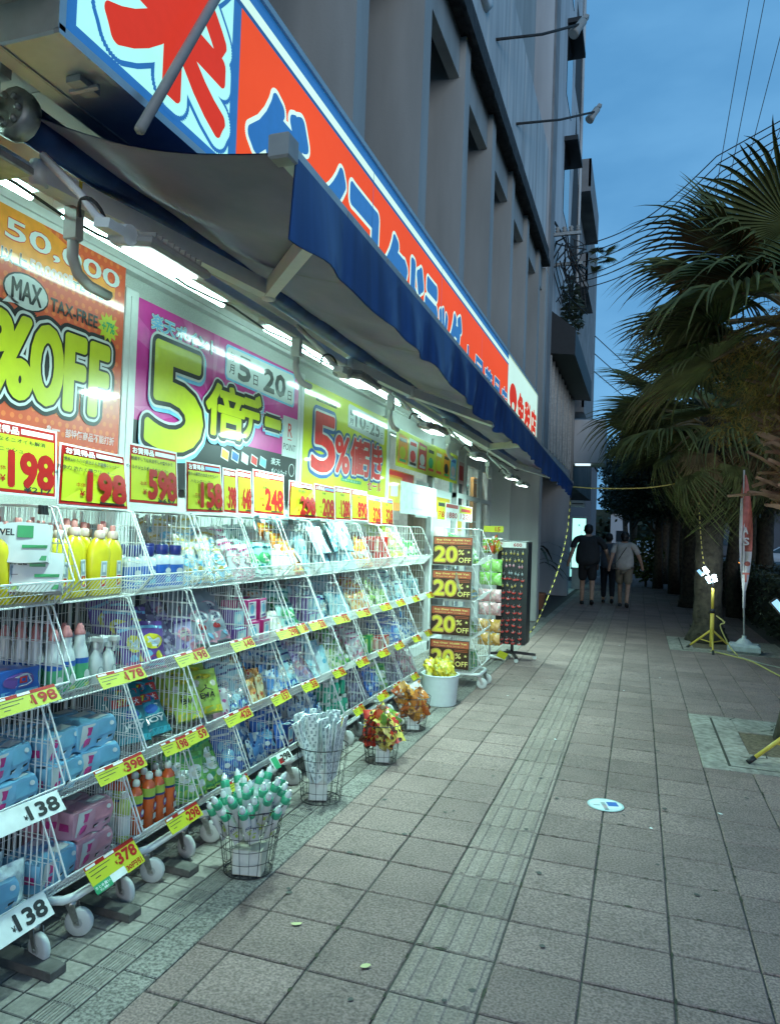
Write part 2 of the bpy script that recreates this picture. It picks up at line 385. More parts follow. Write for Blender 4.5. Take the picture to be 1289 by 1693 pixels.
# small litter and leaves
spots = [(-1.2, 2.57, 'fallen_leaf'), (-.86, 2.42, 'fallen_leaf'), (-.03, 2.08, 'paper_scrap'), (-.55, 5.6, 'paper_scrap'), (.1, 4.12, 'paper_scrap'), (.47, 4.5, 'paper_scrap'), (.26, 8.6, 'paper_scrap'), (-.22, 10.9, 'paper_scrap'), (-1.13, 6.9, 'paper_scrap'), (-.1, 7.7, 'paper_scrap')]
LBL = ['curled pale leaf lying between the wire bin and paving joint', 'small round yellow leaf lying on the paving', 'pale scrap of paper lying nearest the camera', 'white paper scrap lying on the tactile strip', 'tiny white scrap beside the round sticker',
       'tiny scrap lying in front of the tree pit', 'pale scrap lying between the two tree pits', 'flat white scrap in the dim part of the pavement', 'tiny white scrap beyond the white bucket', 'tiny white speck right of the far tactile strip']
for (x, y, nm), lb in zip(spots, LBL):
    b = MB(); s_ = .018 if nm == 'fallen_leaf' else rnd.uniform(.008, .016)
    k = 7; b.poly(None, [(s_*rnd.uniform(.8, 1.5)*math.cos(6.283*i/k), s_*rnd.uniform(.5, .9)*math.sin(6.283*i/k)) for i in range(k)], 0, .0)
    b.v = [(p[0], p[1], .004+.12*abs(p[0])) for p in b.v]
    tag(b.build(nm, mat('leaf_pale', (.55, .52, .25), .7) if nm == 'fallen_leaf' else mat('paper_white', (.75, .78, .76), .7), None, (x, y, .002), rnd.uniform(0, 3)), lb, 'leaf' if nm == 'fallen_leaf' else 'litter')
# ================================================================ SHOP BUILDING
m_fin = mat('fin_render', (.44, .45, .435), .85, col2=(.32, .328, .315), scale=2.2, bump=.12, bscale=60, stretch=(1.6, 1.6, .25))
m_white = mat('weathered_white', (.62, .62, .60), .75, col2=(.40, .41, .41), scale=3, bump=.1, bscale=40, stretch=(1.5, 1.5, .16), thr=(.36, .6))
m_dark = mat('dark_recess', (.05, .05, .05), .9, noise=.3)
m_trim = mat('grimy_trim', (.035, .035, .035), .9, noise=.5, scale=12, bump=.8)
m_soff = mat('soffit_cream', (.55, .50, .44), .6, noise=.08, scale=3)
m_alu = mat('aluminium', (.52, .53, .52), .38, metal=.75, noise=.06)
m_frame = mat('frame_white', (.74, .76, .74), .35, noise=.05)
m_wall = mat('wall_pebble', (.66, .68, .64), .7, col2=(.50, .52, .49), scale=160, bump=.3, bscale=200)
m_glassd = mat('window_dark', (.02, .025, .03), .08, coat=.6)
m_steel = mat('galvanised', (.42, .42, .40), .45, metal=.7, noise=.2, scale=30)
m_black = mat('black_plastic', (.018, .018, .02), .45)
m_grey = mat('grey_plastic', (.34, .34, .32), .5, noise=.08)
m_cable = mat('cable_black', (.015, .015, .015), .6)
bl = thing('shop_building', 'grey concrete shop building with tall vertical fins above its lit sign', 'building', (-1.7, 7, 0))
def part(b, name, mats, parent):      # parts are written in world coordinates
    o = b.build(name, mats, parent); o.matrix_parent_inverse = Matrix.Translation(parent.location).inverted(); return o
b = MB(); b.box(-3.2, -3.0, .3, 13.1, 2.95, 9.5); part(b, 'wall', m_fin, bl)
me = None
for k in range(9):
    b = MB(); b.box(-3.0, -1.70, 1.26+1.37*k, 1.46+1.37*k, 2.96, 6.36, 0, bv=.012)
    part(b, 'concrete_fin', m_fin, bl)
b = MB(); b.box(-1.86, -1.76, .3, 13.1, 5.95, 6.36); part(b, 'lintel', m_fin, bl)
b = MB(); b.box(-3.2, -1.62, .3, 13.1, 6.365, 6.45); b.box(-1.64, -1.6, .3, 12.7, 6.30, 6.52); part(b, 'ledge_trim', m_trim, bl)
b = MB(); b.box(-3.0, -1.665, .3, 12.72, 6.45, 8.32, 0, bv=.01)
for k in range(10): b.box(-1.668, -1.662, 1.3+1.25*k, 1.306+1.25*k, 6.53, 8.3)
part(b, 'parapet_panel', m_white, bl)
b = MB(); b.tube([(-1.66, 7.2+.35*math.cos(a), 7.45+.42*math.sin(a)) for a in [x*.25+.8 for x in range(0, 20)]], .06, 6); part(b, 'raised_letter', m_white, bl)
b = MB(); b.box(-3.2, -2.0, .3, 13.0, 8.3, 12.5); part(b, 'upper_storey', m_fin, bl)
for k in range(9):
    y0 = 1.46+1.37*k
    b = MB(); b.box(-2.995, -2.96, y0+.12, y0+1.05, 3.6, 5.7); f = part(b, 'window', m_glassd, bl)
    b = MB()
    for yy in (y0+.1, y0+.56, y0+1.03): b.box(-2.96, -2.93, yy, yy+.04, 3.55, 5.75)
    o = b.build('window_frame', m_steel, f)
b = MB(); b.box(-3.2, -1.46, .3, 13.1, 2.9, 2.95)
for k in range(14): b.box(-3.0, -1.47, .9+.9*k, .908+.9*k, 2.896, 2.9)
part(b, 'soffit', m_soff, bl)
b = MB(); b.box(-2.6, -1.7, 13.1, 13.5, 0, 6.36, 0, bv=.015); b.box(-1.73, -1.69, 13.15, 13.2, 0, 6.3); part(b, 'corner_pillar', m_fin, bl)
b = MB()
for k in range(40): b.add([(-1.6, y := rnd.uniform(3, 12.5), 6.33), (-1.6, y+.03, 6.33), (-1.58, y+rnd.uniform(-.05, .05), 6.33-rnd.uniform(.05, .22))], [(0, 1, 2)])
o = part(b, 'hanging_weeds', m_trim, bl); o['kind'] = 'stuff'

# ---------------------------------------------------------------- shop front below the soffit
sf = thing('storefront', 'white framed shop front with posters and glass doors under the awning', 'shop front', (-2.6, 6, 0))
b = MB(); b.box(-2.7, -2.6, .4, 7.3, 0, 2.9); part(b, 'wall', m_wall, sf)
b = MB(); b.box(-2.61, -2.585, .4, 7.28, .02, 1.5, 0); part(b, 'lower_panel', mat('lower_panel_dark', (.055, .065, .07), .5, noise=.2, scale=3), sf)
b = MB(); b.box(-2.6, -2.53, .4, 13.1, 2.86, 2.9, 0); b.box(-2.6, -2.545, .4, 13.1, 2.835, 2.86); part(b, 'header', m_frame, sf)
for y in (1.2, 3.07, 5.10, 7.215): 
    b = MB(); b.box(-2.6, -2.535, y, y+.10, 0, 2.74, 0, bv=.006); b.box(-2.536, -2.53, y+.04, y+.06, 0, 2.7); part(b, 'mullion', m_frame, sf)
for y in (9.05, 10.4, 10.95, 12.1, 12.95):
    b = MB(); b.box(-2.66, -2.54, y, y+.09, 0, 2.74, 0, bv=.006); part(b, 'door_frame', m_frame, sf)
b = MB(); b.box(-2.66, -2.54, 7.3, 13.0, .0, .12); b.box(-2.655, -2.545, 10.4, 13, 2.05, 2.12); part(b, 'sill', m_frame, sf)
m_glass = mat('shop_glass', (.9, .97, .95), .02, trans=1., noise=.0)
for y0, y1 in ((7.32, 9.05), (9.14, 10.4), (10.49, 10.95), (11.04, 12.1), (12.19, 12.95)):
    b = MB(); b.add([(-2.6, y0, .12), (-2.6, y1, .12), (-2.6, y1, 2.74), (-2.6, y0, 2.74)], [(0, 1, 2, 3)]); part(b, 'window_pane', m_glass, sf)
b = MB(); b.box(-2.63, -2.57, 7.315, 13.0, 2.60, 2.835); part(b, 'transom', m_frame, sf)
b = MB(); b.box(-2.6, -2.2, 13.03, 13.1, 0, 2.9); part(b, 'end_wall', m_wall, sf)
# the lit interior behind the glass
b = MB(); b.box(-4.4, -4.3, 7.2, 13.2, 0, 2.9, 0); b.box(-4.3, -2.7, 7.2, 7.28, 0, 2.9, 0); b.box(-4.3, -2.7, 13.1, 13.2, 0, 2.9); b.box(-4.3, -2.7, 7.2, 13.2, 2.9, 2.96, 0); b.box(-4.3, -2.7, 7.2, 13.2, -.1, -.01, 0)
struct(b.build('interior_wall', mat('interior_white', (.7, .72, .70), .7)))
M_pk = {}
def pk(name, c, c2=None, sc_=14, thr=None, rough=.28, coat=.35, bump=0.):
    c = tuple(x*.84 for x in c)
    return mat('pack_'+name, c, rough, coat=coat, col2=c2, scale=sc_, thr=thr, noise=.1, bump=bump, bscale=55, detail=2)
for x, y0, y1, z0, z1, c, lb in ((-3.4, 11.1, 12.1, 1.5, 2.35, (.05, .32, .30), 'teal drinks cabinet seen through the shop door glass'), (-3.3, 11.05, 12.0, .1, 1.25, (.06, .2, .62), 'blue drinks cabinet below the teal one behind the glass'),
                             (-3.2, 12.3, 12.9, 1.3, 2.5, (.55, .25, .08), 'orange panelled display stand inside the lit doorway'), (-3.6, 9.3, 10.3, .1, 1.9, (.5, .42, .3), 'pale stocked shelf behind the middle shop window')):
    t = thing('drinks_cabinet' if 'cabinet' in lb else 'display_shelf', lb, 'cabinet' if 'cabinet' in lb else 'shelf', (x, (y0+y1)/2, 0))
    b = MB(); b.box(-.3, 0, -(y1-y0)/2, (y1-y0)/2, z0, z1, 0, bv=.02); b.build('body', mat('cab_%d' % (y0*100+z0*10), c, .4, noise=.2, scale=3), t)
    b = MB()
    for k in range(4):
        z = lerp(z0+.08, z1-.1, k/3)
        b.box(.0, .02, -(y1-y0)/2+.05, (y1-y0)/2-.05, z, z+.02)
    b.build('shelf_edge', m_frame, t)
    b = MB(); b.box(.005, .015, -(y1-y0)/2+.03, (y1-y0)/2-.03, z1-.06, z1-.03); b.build('trim_bar', m_alu, t)
def ceiling_lamp(y, lb):
    t = thing('ceiling_lamp', lb, 'lamp', (-3.4, y, 2.86))
    b = MB(); b.box(-.1, .1, -.6, .6, 0, .035); b.build('housing', m_frame, t)
    b = MB(); b.box(-.07, .07, -.57, .57, -.01, -.001); b.build('diffuser', mat('lamp_face', (.8, 1, .95), .5, emit=6, ecol=(.80, 1., .95)), t)
    area('interior_light', (0, 0, -.04), .14, 26, (.78, 1., .93), (0, 0, -1), 1.1, parent=t)
ceiling_lamp(9.6, 'white ceiling lamp inside the shop behind the middle window'); ceiling_lamp(11.9, 'white ceiling lamp inside the shop behind the glass door')

# ---------------------------------------------------------------- posters on the front
p_or = mat('print_orange_dots', (.72, .10, .035), .35, coat=1., noise=.05)
p_or2 = mat('print_orange', (.85, .30, .03), .35, coat=1.)
p_dot = mat('print_dot', (.82, .19, .05), .35, coat=1.)
p_wh = mat('print_white', (.70, .74, .73), .35, coat=1., noise=.03)
p_pk = mat('print_pinkwhite', (.85, .55, .55), .35, coat=1.)
p_bk = mat('print_black', (.012, .012, .014), .35, coat=1.)
p_ye = mat('print_lime', (.56, .60, .02), .35, coat=1., noise=.05)
p_go = mat('print_gold', (.72, .46, .03), .35, coat=1.)
p_gr = mat('print_green', (.03, .35, .12), .35, coat=1.)
p_cy = mat('print_cyan', (.20, .55, .82), .35, coat=1.)
p_mg = mat('print_magenta', (.62, .03, .30), .3, coat=1., noise=.05)
p_mg2 = mat('print_magenta_light', (.70, .10, .40), .3, coat=1.)
p_re = mat('print_red', (.66, .035, .03), .35, coat=1., noise=.05)
p_nv = mat('print_navy', (.02, .10, .32), .35, coat=1.)
p_yb = mat('print_yellow', (.62, .64, .02), .35, coat=1., noise=.03)
PM = [p_or, p_or2, p_dot, p_wh, p_pk, p_bk, p_ye, p_go, p_gr, p_cy, p_mg, p_mg2, p_re, p_nv, p_yb]
OR, OR2, DOT, WH, PKW, BK, YE, GO, GR, CY, MG, MG2, RE, NV, YB = range(15)
Mw = frame((-2.54, 0, 0), (0, 1, 0), (0, 0, 1))
def outlined(b, M, t, cx, cy, w_, h_, layers, z0=.002, res=3, dz=.0012, rot=0.):
    for i, (m, bo) in enumerate(layers): b.text(M, t, cx, cy, w_, h_, m, z0+dz*i, bo, res, rot=rot)
def poster(name, label, y0, y1, z0, z1, base, draw):
    b = MB(); b.box(-.004, 0, -(y1-y0)/2, (y1-y0)/2, 0, z1-z0, base)
    M = frame((0.0, 0, 0), (0, 1, 0), (0, 0, 1)) @ Matrix.Translation((-(y0+y1)/2, -z0, 0))
    draw(b, M)
    return tag(b.build(name, PM, None, (-2.536, (y0+y1)/2, z0)), label, 'poster')
def d1(b, M):
    for j in range(24):
        for i in range(38):
            y, z = 1.4+.045*i+(.0225 if j % 2 else 0), 1.78+.045*j
            if y < 3.04 and z < 2.83: b.disc(M, y, z, .0125, .0125, DOT, .0008, 8)
    b.poly(M, [(1.5, 2.60), (2.985, 2.60), (2.985, 2.70), (2.5, 2.83), (1.5, 2.83)], OR2, .0012)
    outlined(b, M, '50,000', 2.66, 2.735, .70, .095, [(RE, .055), (WH, .015)])
    outlined(b, M, '以上', 2.36, 2.625, .14, .06, [(PKW, .04), (BK, .01)])
    outlined(b, M, '50,000엔', 2.57, 2.632, .25, .056, [(WH, .05), (PKW, .018)])
    outlined(b, M, '구입하시면', 2.80, 2.64, .20, .056, [(WH, .05), (BK, .008)])
    b.disc(M, 2.434, 2.50, .125, .080, BK, .002); b.disc(M, 2.434, 2.50, .117, .073, WH, .003); b.poly(M, [(2.34, 2.46), (2.40, 2.44), (2.31, 2.425)], WH, .003)
    b.text(M, 'MAX', 2.434, 2.50, .16, .085, BK, .0045, .03)
    b.text(M, 'TAX-FREE', 2.72, 2.492, .30, .058, BK, .003, .025)
    pts = [((.078 if i % 2 else .052)*math.cos(i*math.pi/12)+2.945, (.075 if i % 2 else .05)*math.sin(i*math.pi/12)+2.488) for i in range(24)]
    b.poly(M, pts, YE, .004); outlined(b, M, '+7%', 2.945, 2.488, .09, .05, [(GR, .03)], .005)
    for lay, bo, z in ((BK, .062, .002), (WH, .043, .0032), (BK, .030, .0044), (YE, .019, .0058)):
        for t, a, c in (('%', 2.36, .22), ('O', 2.565, .16), ('F', 2.735, .105), ('F', 2.895, .105), ('0', 2.1, .2)): b.text(M, t, a, 2.21, c, .33, lay, z, 0., 4, rad=bo)
    b.text(M, '部特価商品不能打折', 2.86, 1.925, .33, .04, PKW, .003, .02)
    b.text(M, '※一', 2.62, 1.925, .08, .04, PKW, .003, .02)
poster('tax_free_poster', 'orange dotted poster with fat lime OFF lettering on the shop wall', 1.32, 3.06, 1.75, 2.83, OR, d1)
def d2(b, M):
    c0 = (3.9, 2.25)
    for k in range(10):
        a = k*.62+.2; R_ = 2.2; pts = [c0]
        for a2 in (a, a+.14): 
            t = 9e9
            dx, dy = math.cos(a2), math.sin(a2)
            for d_, lo, hi in ((dx, 3.165-c0[0], 5.09-c0[0]), (dy, 2.08-c0[1], 2.715-c0[1])):
                if abs(d_) > 1e-6: t = min(t, (hi if d_ > 0 else lo)/d_)
            pts.append((c0[0]+dx*t, c0[1]+dy*t))
        b.poly(M, pts, MG2, .0008)
    b.rect(M, 3.163, 5.095, 1.72, 2.065, BK, .0009)
    outlined(b, M, '楽天ポイント', 3.60, 2.622, .64, .085, [(BK, .085), (WH, .06), (CY, .018)])
    b.poly(M, [(4.03, 2.49), (4.05, 2.46), (5.0, 2.44), (5.02, 2.46), (5.02, 2.67), (5.0, 2.7), (4.05, 2.69), (4.03, 2.67)], CY, .0025)
    b.poly(M, [(4.045, 2.5), (4.065, 2.475), (4.985, 2.455), (5.005, 2.475), (5.005, 2.66), (4.985, 2.685), (4.065, 2.675), (4.045, 2.655)], WH, .003)
    b.text(M, '毎', 4.11, 2.62, .06, .06, BK, .004, .01); b.text(M, '月', 4.11, 2.54, .06, .06, BK, .004, .01)
    b.text(M, '5', 4.27, 2.57, .15, .15, BK, .004, .05); b.text(M, '日', 4.42, 2.53, .06, .07, BK, .004, .01)
    b.text(M, '20', 4.70, 2.565, .32, .15, BK, .004, .05); b.text(M, '日', 4.94, 2.52, .06, .07, BK, .004, .01)
    for t, a, c, w_, h_, q in (('5', 3.52, 2.23, .50, .56, 1.), ('倍', 4.05, 2.25, .44, .31, .75), ('デ', 4.37, 2.27, .24, .29, .75), ('ー', 4.68, 2.27, .22, .05, .75)):
        for lay, bo, z in ((CY, .076, .002), (WH, .066, .0032), (BK, .052, .0044)): b.text(M, t, a-(.0 if lay != CY else -.008), c-(.0 if lay != CY else .012), w_, h_, lay, z+.006, 0., 4, rad=bo*q)
    for t, a, c, w_, h_, q in (('5', 3.52, 2.23, .50, .56, 1.), ('倍', 4.05, 2.25, .44, .31, .75), ('デ', 4.37, 2.27, .24, .29, .75), ('ー', 4.68, 2.27, .22, .05, .75)):
        b.text(M, t, a, c, w_, h_, YE, .0118, 0., 4, rad=.026*q if q == 1. else .014)
    b.rect(M, 4.85, 5.09, 2.055, 2.36, WH, .003)
    b.text(M, 'R', 4.97, 2.26, .07, .10, RE, .004, .01); b.rect(M, 4.935, 5.0, 2.185, 2.192, RE, .004); b.text(M, 'POINT', 4.97, 2.13, .2, .05, BK, .004, .0)
    for k, m in enumerate((OR2, NV, PKW, RE, CY)):
        y = 4.02+.125*k; b.poly(M, [(y, 1.955), (y+.09, 1.935), (y+.10, 2.0), (y+.01, 2.02)], WH, .003); b.poly(M, [(y+.008, 1.96), (y+.085, 1.942), (y+.093, 1.992), (y+.014, 2.012)], m, .0036)
    b.text(M, '楽天', 4.76, 2.0, .14, .05, WH, .003, .02); b.text(M, 'ポイントカード', 4.82, 1.93, .24, .045, WH, .003, .02); b.disc(M, 5.02, 1.96, .05, .05, WH, .003, 16); b.disc(M, 5.02, 1.96, .043, .044, BK, .0035, 16)
poster('points_day_poster', 'magenta poster with a giant lime five on the shop front', 3.165, 5.095, 1.72, 2.715, MG, d2)
def d3(b, M):
    b.rect(M, 5.42, 5.85, 2.575, 2.615, BK, .002); b.text(M, '全品日替り対象外を除く', 5.635, 2.595, .40, .026, YB, .003, .01, 1)
    b.poly(M, [(6.12, 2.46), (7.10, 2.41), (7.12, 2.43), (7.12, 2.62), (7.1, 2.645), (6.14, 2.675), (6.11, 2.65)], WH, .002)
    b.text(M, '毎', 6.20, 2.60, .08, .05, BK, .003, .02); b.text(M, '月', 6.20, 2.52, .08, .05, BK, .003, .02)
    b.text(M, '10', 6.43, 2.555, .26, .13, BK, .003, .04); b.text(M, '日', 6.62, 2.51, .06, .06, BK, .003, .01)
    b.text(M, '25', 6.83, 2.54, .28, .13, BK, .003, .04); b.text(M, '日', 7.04, 2.50, .06, .06, BK, .003, .01)
    Q = (('5', 5.60, 2.24, .46, .46, 1.), ('%', 6.01, 2.19, .32, .31, .8), ('値', 6.37, 2.21, .33, .33, .7), ('引', 6.66, 2.21, .27, .33, .7), ('き', 6.92, 2.21, .28, .32, .7))
    for lay, bo, z in ((NV, .070, .002), (WH, .040, .0044), (RE, .020, .0068)):
        for t, a, c, w_, h_, q in Q: b.text(M, t, a, c, w_, h_, lay, z, 0., 4, rad=bo*q)
    outlined(b, M, 'セール', 6.87, 1.965, .40, .085, [(WH, .06), (RE, .02)])
    b.rect(M, 6.0, 6.5, 1.955, 1.985, GR, .002); b.text(M, '対象外商品あり', 6.25, 1.97, .46, .02, WH, .003, .0, 1)
poster('discount_poster', 'yellow poster with a big red five percent sign', 5.205, 7.21, 1.75, 2.70, YB, d3)
def d4(b, M):
    for k in range(7):
        y = 7.35+.38*k
        m = (OR2, WH, RE, YB, GO, OR2, CY)[k]
        b.poly(M, [(y, 2.26), (y+.34, 2.26), (y+.36, 2.56), (y+.03, 2.58)], m, .001)
        b.disc(M, y+.17, 2.38, .11, .07, (YB, RE, WH, GR, YB, BK, PKW)[k], .002, 10); b.rect(M, y+.06, y+.30, 2.50, 2.54, (BK, RE, YB, BK, WH, BK, NV)[k], .002)
        b.rect(M, y+.06, y+.30, 2.28, 2.31, (GR, BK, WH, RE, RE, GR, WH)[k], .002)
t = poster('hanging_banner', 'long yellow banner of product pictures hung above the shop window', 7.3, 10.05, 2.22, 2.62, YB, d4); t.location.x = -2.46; t['category'] = 'banner'
def simple(name, lb, y0, y1, z0, z1, base, x, bands, txt=None):
    def d(b, M):
        for i, (a0, a1, c0, c1, m) in enumerate(bands): b.rect(M, lerp(y0, y1, a0), lerp(y0, y1, a1), lerp(z0, z1, c0), lerp(z0, z1, c1), m, .0008+.0003*i)
        for (t, a, c, w_, h_, m) in (txt or []): b.text(M, t, lerp(y0, y1, a), lerp(z0, z1, c), w_*(y1-y0), h_*(z1-z0), m, .0045, .03)
    t = poster(name, lb, y0, y1, z0, z1, base, d); t.location.x = x; return t
simple('window_poster', 'dark food poster inside the window below the product banner', 7.35, 8.35, 1.75, 2.2, OR2, -2.575, [(.02, .98, .86, .97, RE), (.05, .5, .2, .8, GO), (.55, .95, .5, .9, RE), (.55, .95, .1, .4, NV), (.15, .4, .35, .65, WH)])
simple('window_poster', 'grey notice of printed lines stuck inside the window right of the food poster', 8.45, 9.0, 1.7, 2.15, WH, -2.575, [(.05, .95, .1+.12*k, .15+.12*k, BK) for k in range(7)])
simple('window_poster', 'narrow brown poster on the shop glass left of the teal cabinet', 10.5, 10.93, 1.5, 2.6, PKW, -2.57, [(.1, .9, .05, .3, GO), (.2, .8, .4, .7, BK), (.1, .9, .75, .95, RE)])
simple('window_poster', 'pale notice on the glass beside the narrow brown poster', 9.2, 10.2, 1.1, 2.1, WH, -2.57, [(.1, .9, .7, .9, GO), (.1, .6, .2, .5, PKW)])
# ================================================================ LIT SIGN
e_mint = mat('sign_mint', (.3, .6, .5), .5, emit=.95, ecol=(.45, .98, .86), coat=.3)
e_pale = mat('sign_pale', (.5, .6, .5), .5, emit=.95, ecol=(.70, 1., .80), coat=.3)
e_or = mat('sign_orange', (.30, .03, .008), .6, emit=1., ecol=(.86, .085, .018), spec=.2)
e_rd = mat('sign_red', (.25, .015, .008), .6, emit=.75, ecol=(.86, .05, .02), spec=.2)
e_bl = mat('sign_blue', (.02, .12, .4), .4, emit=.62, ecol=(.025, .19, .48), coat=.3)
e_nv = mat('sign_navy', (.015, .07, .25), .4, emit=.5, ecol=(.02, .12, .34), coat=.3)
SM = [e_mint, e_pale, e_or, e_rd, e_bl, e_nv]
sg = thing('lit_shop_sign', 'long lit shop sign of mint, orange and white panels above the blue awning', 'sign', (-1.45, 6, 2.79))
SY0, SY1, SZ0, SZ1 = 1.46, 10.72, 2.79, 3.60
b = MB(); b.box(-1.72, -1.46, SY0, SY1, SZ0, SZ1, 0, bv=.006); b.box(-1.70, -1.46, SY0-.02, SY1+.02, SZ1, SZ1+.035)
b.box(-1.462, -1.445, SY0-.01, SY1+.01, SZ0-.012, SZ0+.014); b.box(-1.462, -1.445, SY0-.01, SY1+.01, SZ1-.014, SZ1+.012); b.box(-1.462, -1.445, SY0-.012, SY0+.012, SZ0, SZ1); b.box(-1.462, -1.445, SY1-.012, SY1+.012, SZ0, SZ1)
part(b, 'cabinet', m_alu, sg)
b = MB()
for k in range(2):
    b.box(-1.58, -1.53, SY0+.16+.5*k, SY0+.24+.5*k, SZ0-.02, SZ0-.001); b.tube([(-1.6, SY0+.2+.5*k, SZ0-.02), (-1.5, SY0+.2+.5*k, SZ0-.02)], .008, 5)
b.box(-1.66, -1.65, SY0, SY1, SZ0-.004, SZ0-.001)
part(b, 'latch', m_steel, sg)
Ms = frame((-1.458, 0, 0), (0, 1, 0), (0, 0, 1))
def panel(y0, y1, m, rim):
    b = MB(); b.rect(Ms, y0, y1, SZ0+.005, SZ1-.005, rim, .0); return b
b = panel(SY0+.012, 2.275, 0, 4); b.rect(Ms, SY0+.06, 2.275, SZ0+.055, SZ1-.03, 0, .001)
outs = [(4, .080, .002), (0, .064, .0032), (3, .026, .0044)]
for m, bo, z in outs: b.text(Ms, '薬', 1.93, 3.30, .58, .78, m, z, bo, 4)
part(b, 'mint_panel', SM, sg)
b = panel(2.277, 8.24, 2, 4)
b.rect(Ms, 2.277, 8.24, SZ1-.115, SZ1-.07, 1, .001); b.rect(Ms, 2.277, 8.24, SZ1-.135, SZ1-.115, 5, .001)
b.rect(Ms, 2.33, 8.22, SZ0+.01, SZ1-.135, 2, .001)
chars = [('ダ', 2.40, 2.93), ('イ', 2.98, 3.36), ('コ', 3.42, 3.86), ('ク', 3.92, 4.42), ('ド', 4.50, 4.78), ('ラ', 4.84, 5.16), ('ッ', 5.22, 5.46), ('グ', 5.52, 5.93), ('土', 6.0, 6.38), ('居', 6.45, 6.86), ('薬', 6.92, 7.33), ('局', 7.38, 7.76), ('店', 7.82, 8.20)]
for m, bo, z in ((1, .080, .002), (4, .050, .0032)):
    for t, a, c in chars:
        small = t in '土居薬局店'
        b.text(Ms, t, (a+c)/2, 3.055 if not small else 2.98, (c-a)*.88, (.50 if t != 'ッ' else .34) if not small else .36, m, z, bo*(.55 if small else 1), 3)
for y in (3.75, 5.25, 6.75): b.rect(Ms, y-.003, y+.003, SZ0+.01, SZ1-.07, 5, .0062)
part(b, 'orange_panel', SM, sg)
b = panel(8.245, SY1-.012, 1, 1)
b.disc(Ms, 8.63, 3.16, .27, .17, 3, .001, 24); b.disc(Ms, 8.63, 3.06, .09, .05, 1, .002, 12); b.poly(Ms, [(8.4, 3.1), (8.46, 3.0), (8.52, 3.06)], 3, .0014); b.poly(Ms, [(8.75, 3.06), (8.82, 3.0), (8.86, 3.1)], 3, .0016)
for t, a in (('免', 9.22), ('税', 9.80), ('店', 10.38)): b.text(Ms, t, a, 3.10, .50, .40, 3, .002, .045, 3)
part(b, 'white_panel', SM, sg)
# cream cabinet corner and stay rod above the near end
b = MB(); b.box(-2.4, -1.35, .5, 1.28, 3.02, 3.3, 0, bv=.01); b.box(-1.36, -1.34, .5, 1.28, 3.0, 3.32)
t = thing('canopy_box', 'cream metal canopy box jutting in above the near end of the sign', 'canopy', (0, 0, 0)); b.build('body', m_soff, t)
b = MB()
for k in range(3): b.lathe([(.014, 0), (.014, .01), (.006, .014)], 8, 0, TR(-1.5-.3*k, 1.2, 3.02, rx=math.pi))
b.build('bolt', m_steel, t)
b = MB(); b.tube([(-1.40, 1.72, 2.66), (-1.40, 2.18, 3.5), (-1.42, 2.5, 4.1)], .016, 8); tag(b.build('stay_rod', m_grey), 'grey steel stay rod crossing the mint sign panel', 'rod')

# ================================================================ AWNING
m_blue = mat('awning_blue', (.005, .027, .12), .45, col2=(.013, .06, .22), scale=9, coat=.15, stretch=(1.2, 1.2, .12), thr=(.4, .68))  # lighter vertical streaks: glare on the cloth is put into the colour
m_under = mat('awning_underside', (.22, .185, .30), .6, col2=(.14, .12, .20), scale=4, bump=.25, bscale=9)
AY0, AY1 = 1.78, 11.45
def barp(t): return Vector((lerp(-.95, -1.0, t), lerp(AY0, AY1, t), lerp(2.56, 2.355, t)))
def rollp(t): return Vector((-1.90, lerp(AY0-.02, AY1, t), lerp(2.80, 2.74, t)))
aw = thing('awning', 'long retractable blue awning with grey underside and folding arms', 'awning', (-1.9, 6.5, 2.6))
b = MB(); b.tube([rollp(i/10) for i in range(11)], .062, 12); part(b, 'roller', m_blue, aw)
def cloth(u, v):
    r, p = rollp(v), barp(v); q = r.lerp(p, u)
    q.z += -.055*math.sin(math.pi*u)*(1+.25*math.sin(v*43))+.012*math.sin(v*110)*u*(1-u)*4+.02*(1-u)
    return q
b = MB(); b.grid(cloth, 14, 120, 0); b.grid(lambda u, v: cloth(u, v)+Vector((0, 0, .004)), 14, 120, 1); part(b, 'canopy_cloth', [m_under, m_blue], aw)
_rv = random.Random(5); WV = [(_rv.uniform(20, 200), _rv.uniform(0, 6), _rv.uniform(.002, .007)) for _ in range(9)]
def val(u, v, s=0.):
    p = barp(v); d = .235*(.97+.035*math.sin(v*118)+.012*math.sin(v*241+1))
    
    return Vector((p.x+.03+.012*math.sin(v*88)*u+.05*u*math.sin(v*17)*.4+u*sum(c*math.sin(a*v+b_) for a, b_, c in WV)+s, p.y, p.z-.012-u*d))
b = MB(); b.grid(lambda u, v: val(u, v), 6, 260, 0); b.grid(lambda u, v: val(u, v, -.004), 6, 260, 0); part(b, 'valance', m_blue, aw)
b = MB()
for k in range(1, 9):
    for i in range(14):
        P_ = [cloth(i/14, k/9), cloth((i+1)/14, k/9)]
        b.add([P_[0]+Vector((0, -.012, -.003)), P_[0]+Vector((0, .012, -.003)), P_[1]+Vector((0, .012, -.003)), P_[1]+Vector((0, -.012, -.003))], [(0, 1, 2, 3)])
o = part(b, 'cloth_seam', mat('seam_grey', (.19, .16, .21), .7), aw); o['kind'] = 'stuff'
b = MB()
for i in range(24):
    p, q = barp(i/24), barp((i+1)/24-.0008)
    b.tube([p, q], .031, 4, 0)
part(b, 'front_bar', mat('bar_alu', (.5, .52, .5), .35, metal=.4), aw)
b = MB(); p = barp(0); b.box(p.x-.026, p.x+.036, p.y-.06, p.y-.002, p.z-.04, p.z+.03, 0, bv=.006); part(b, 'bar_end_cap', m_grey, aw)
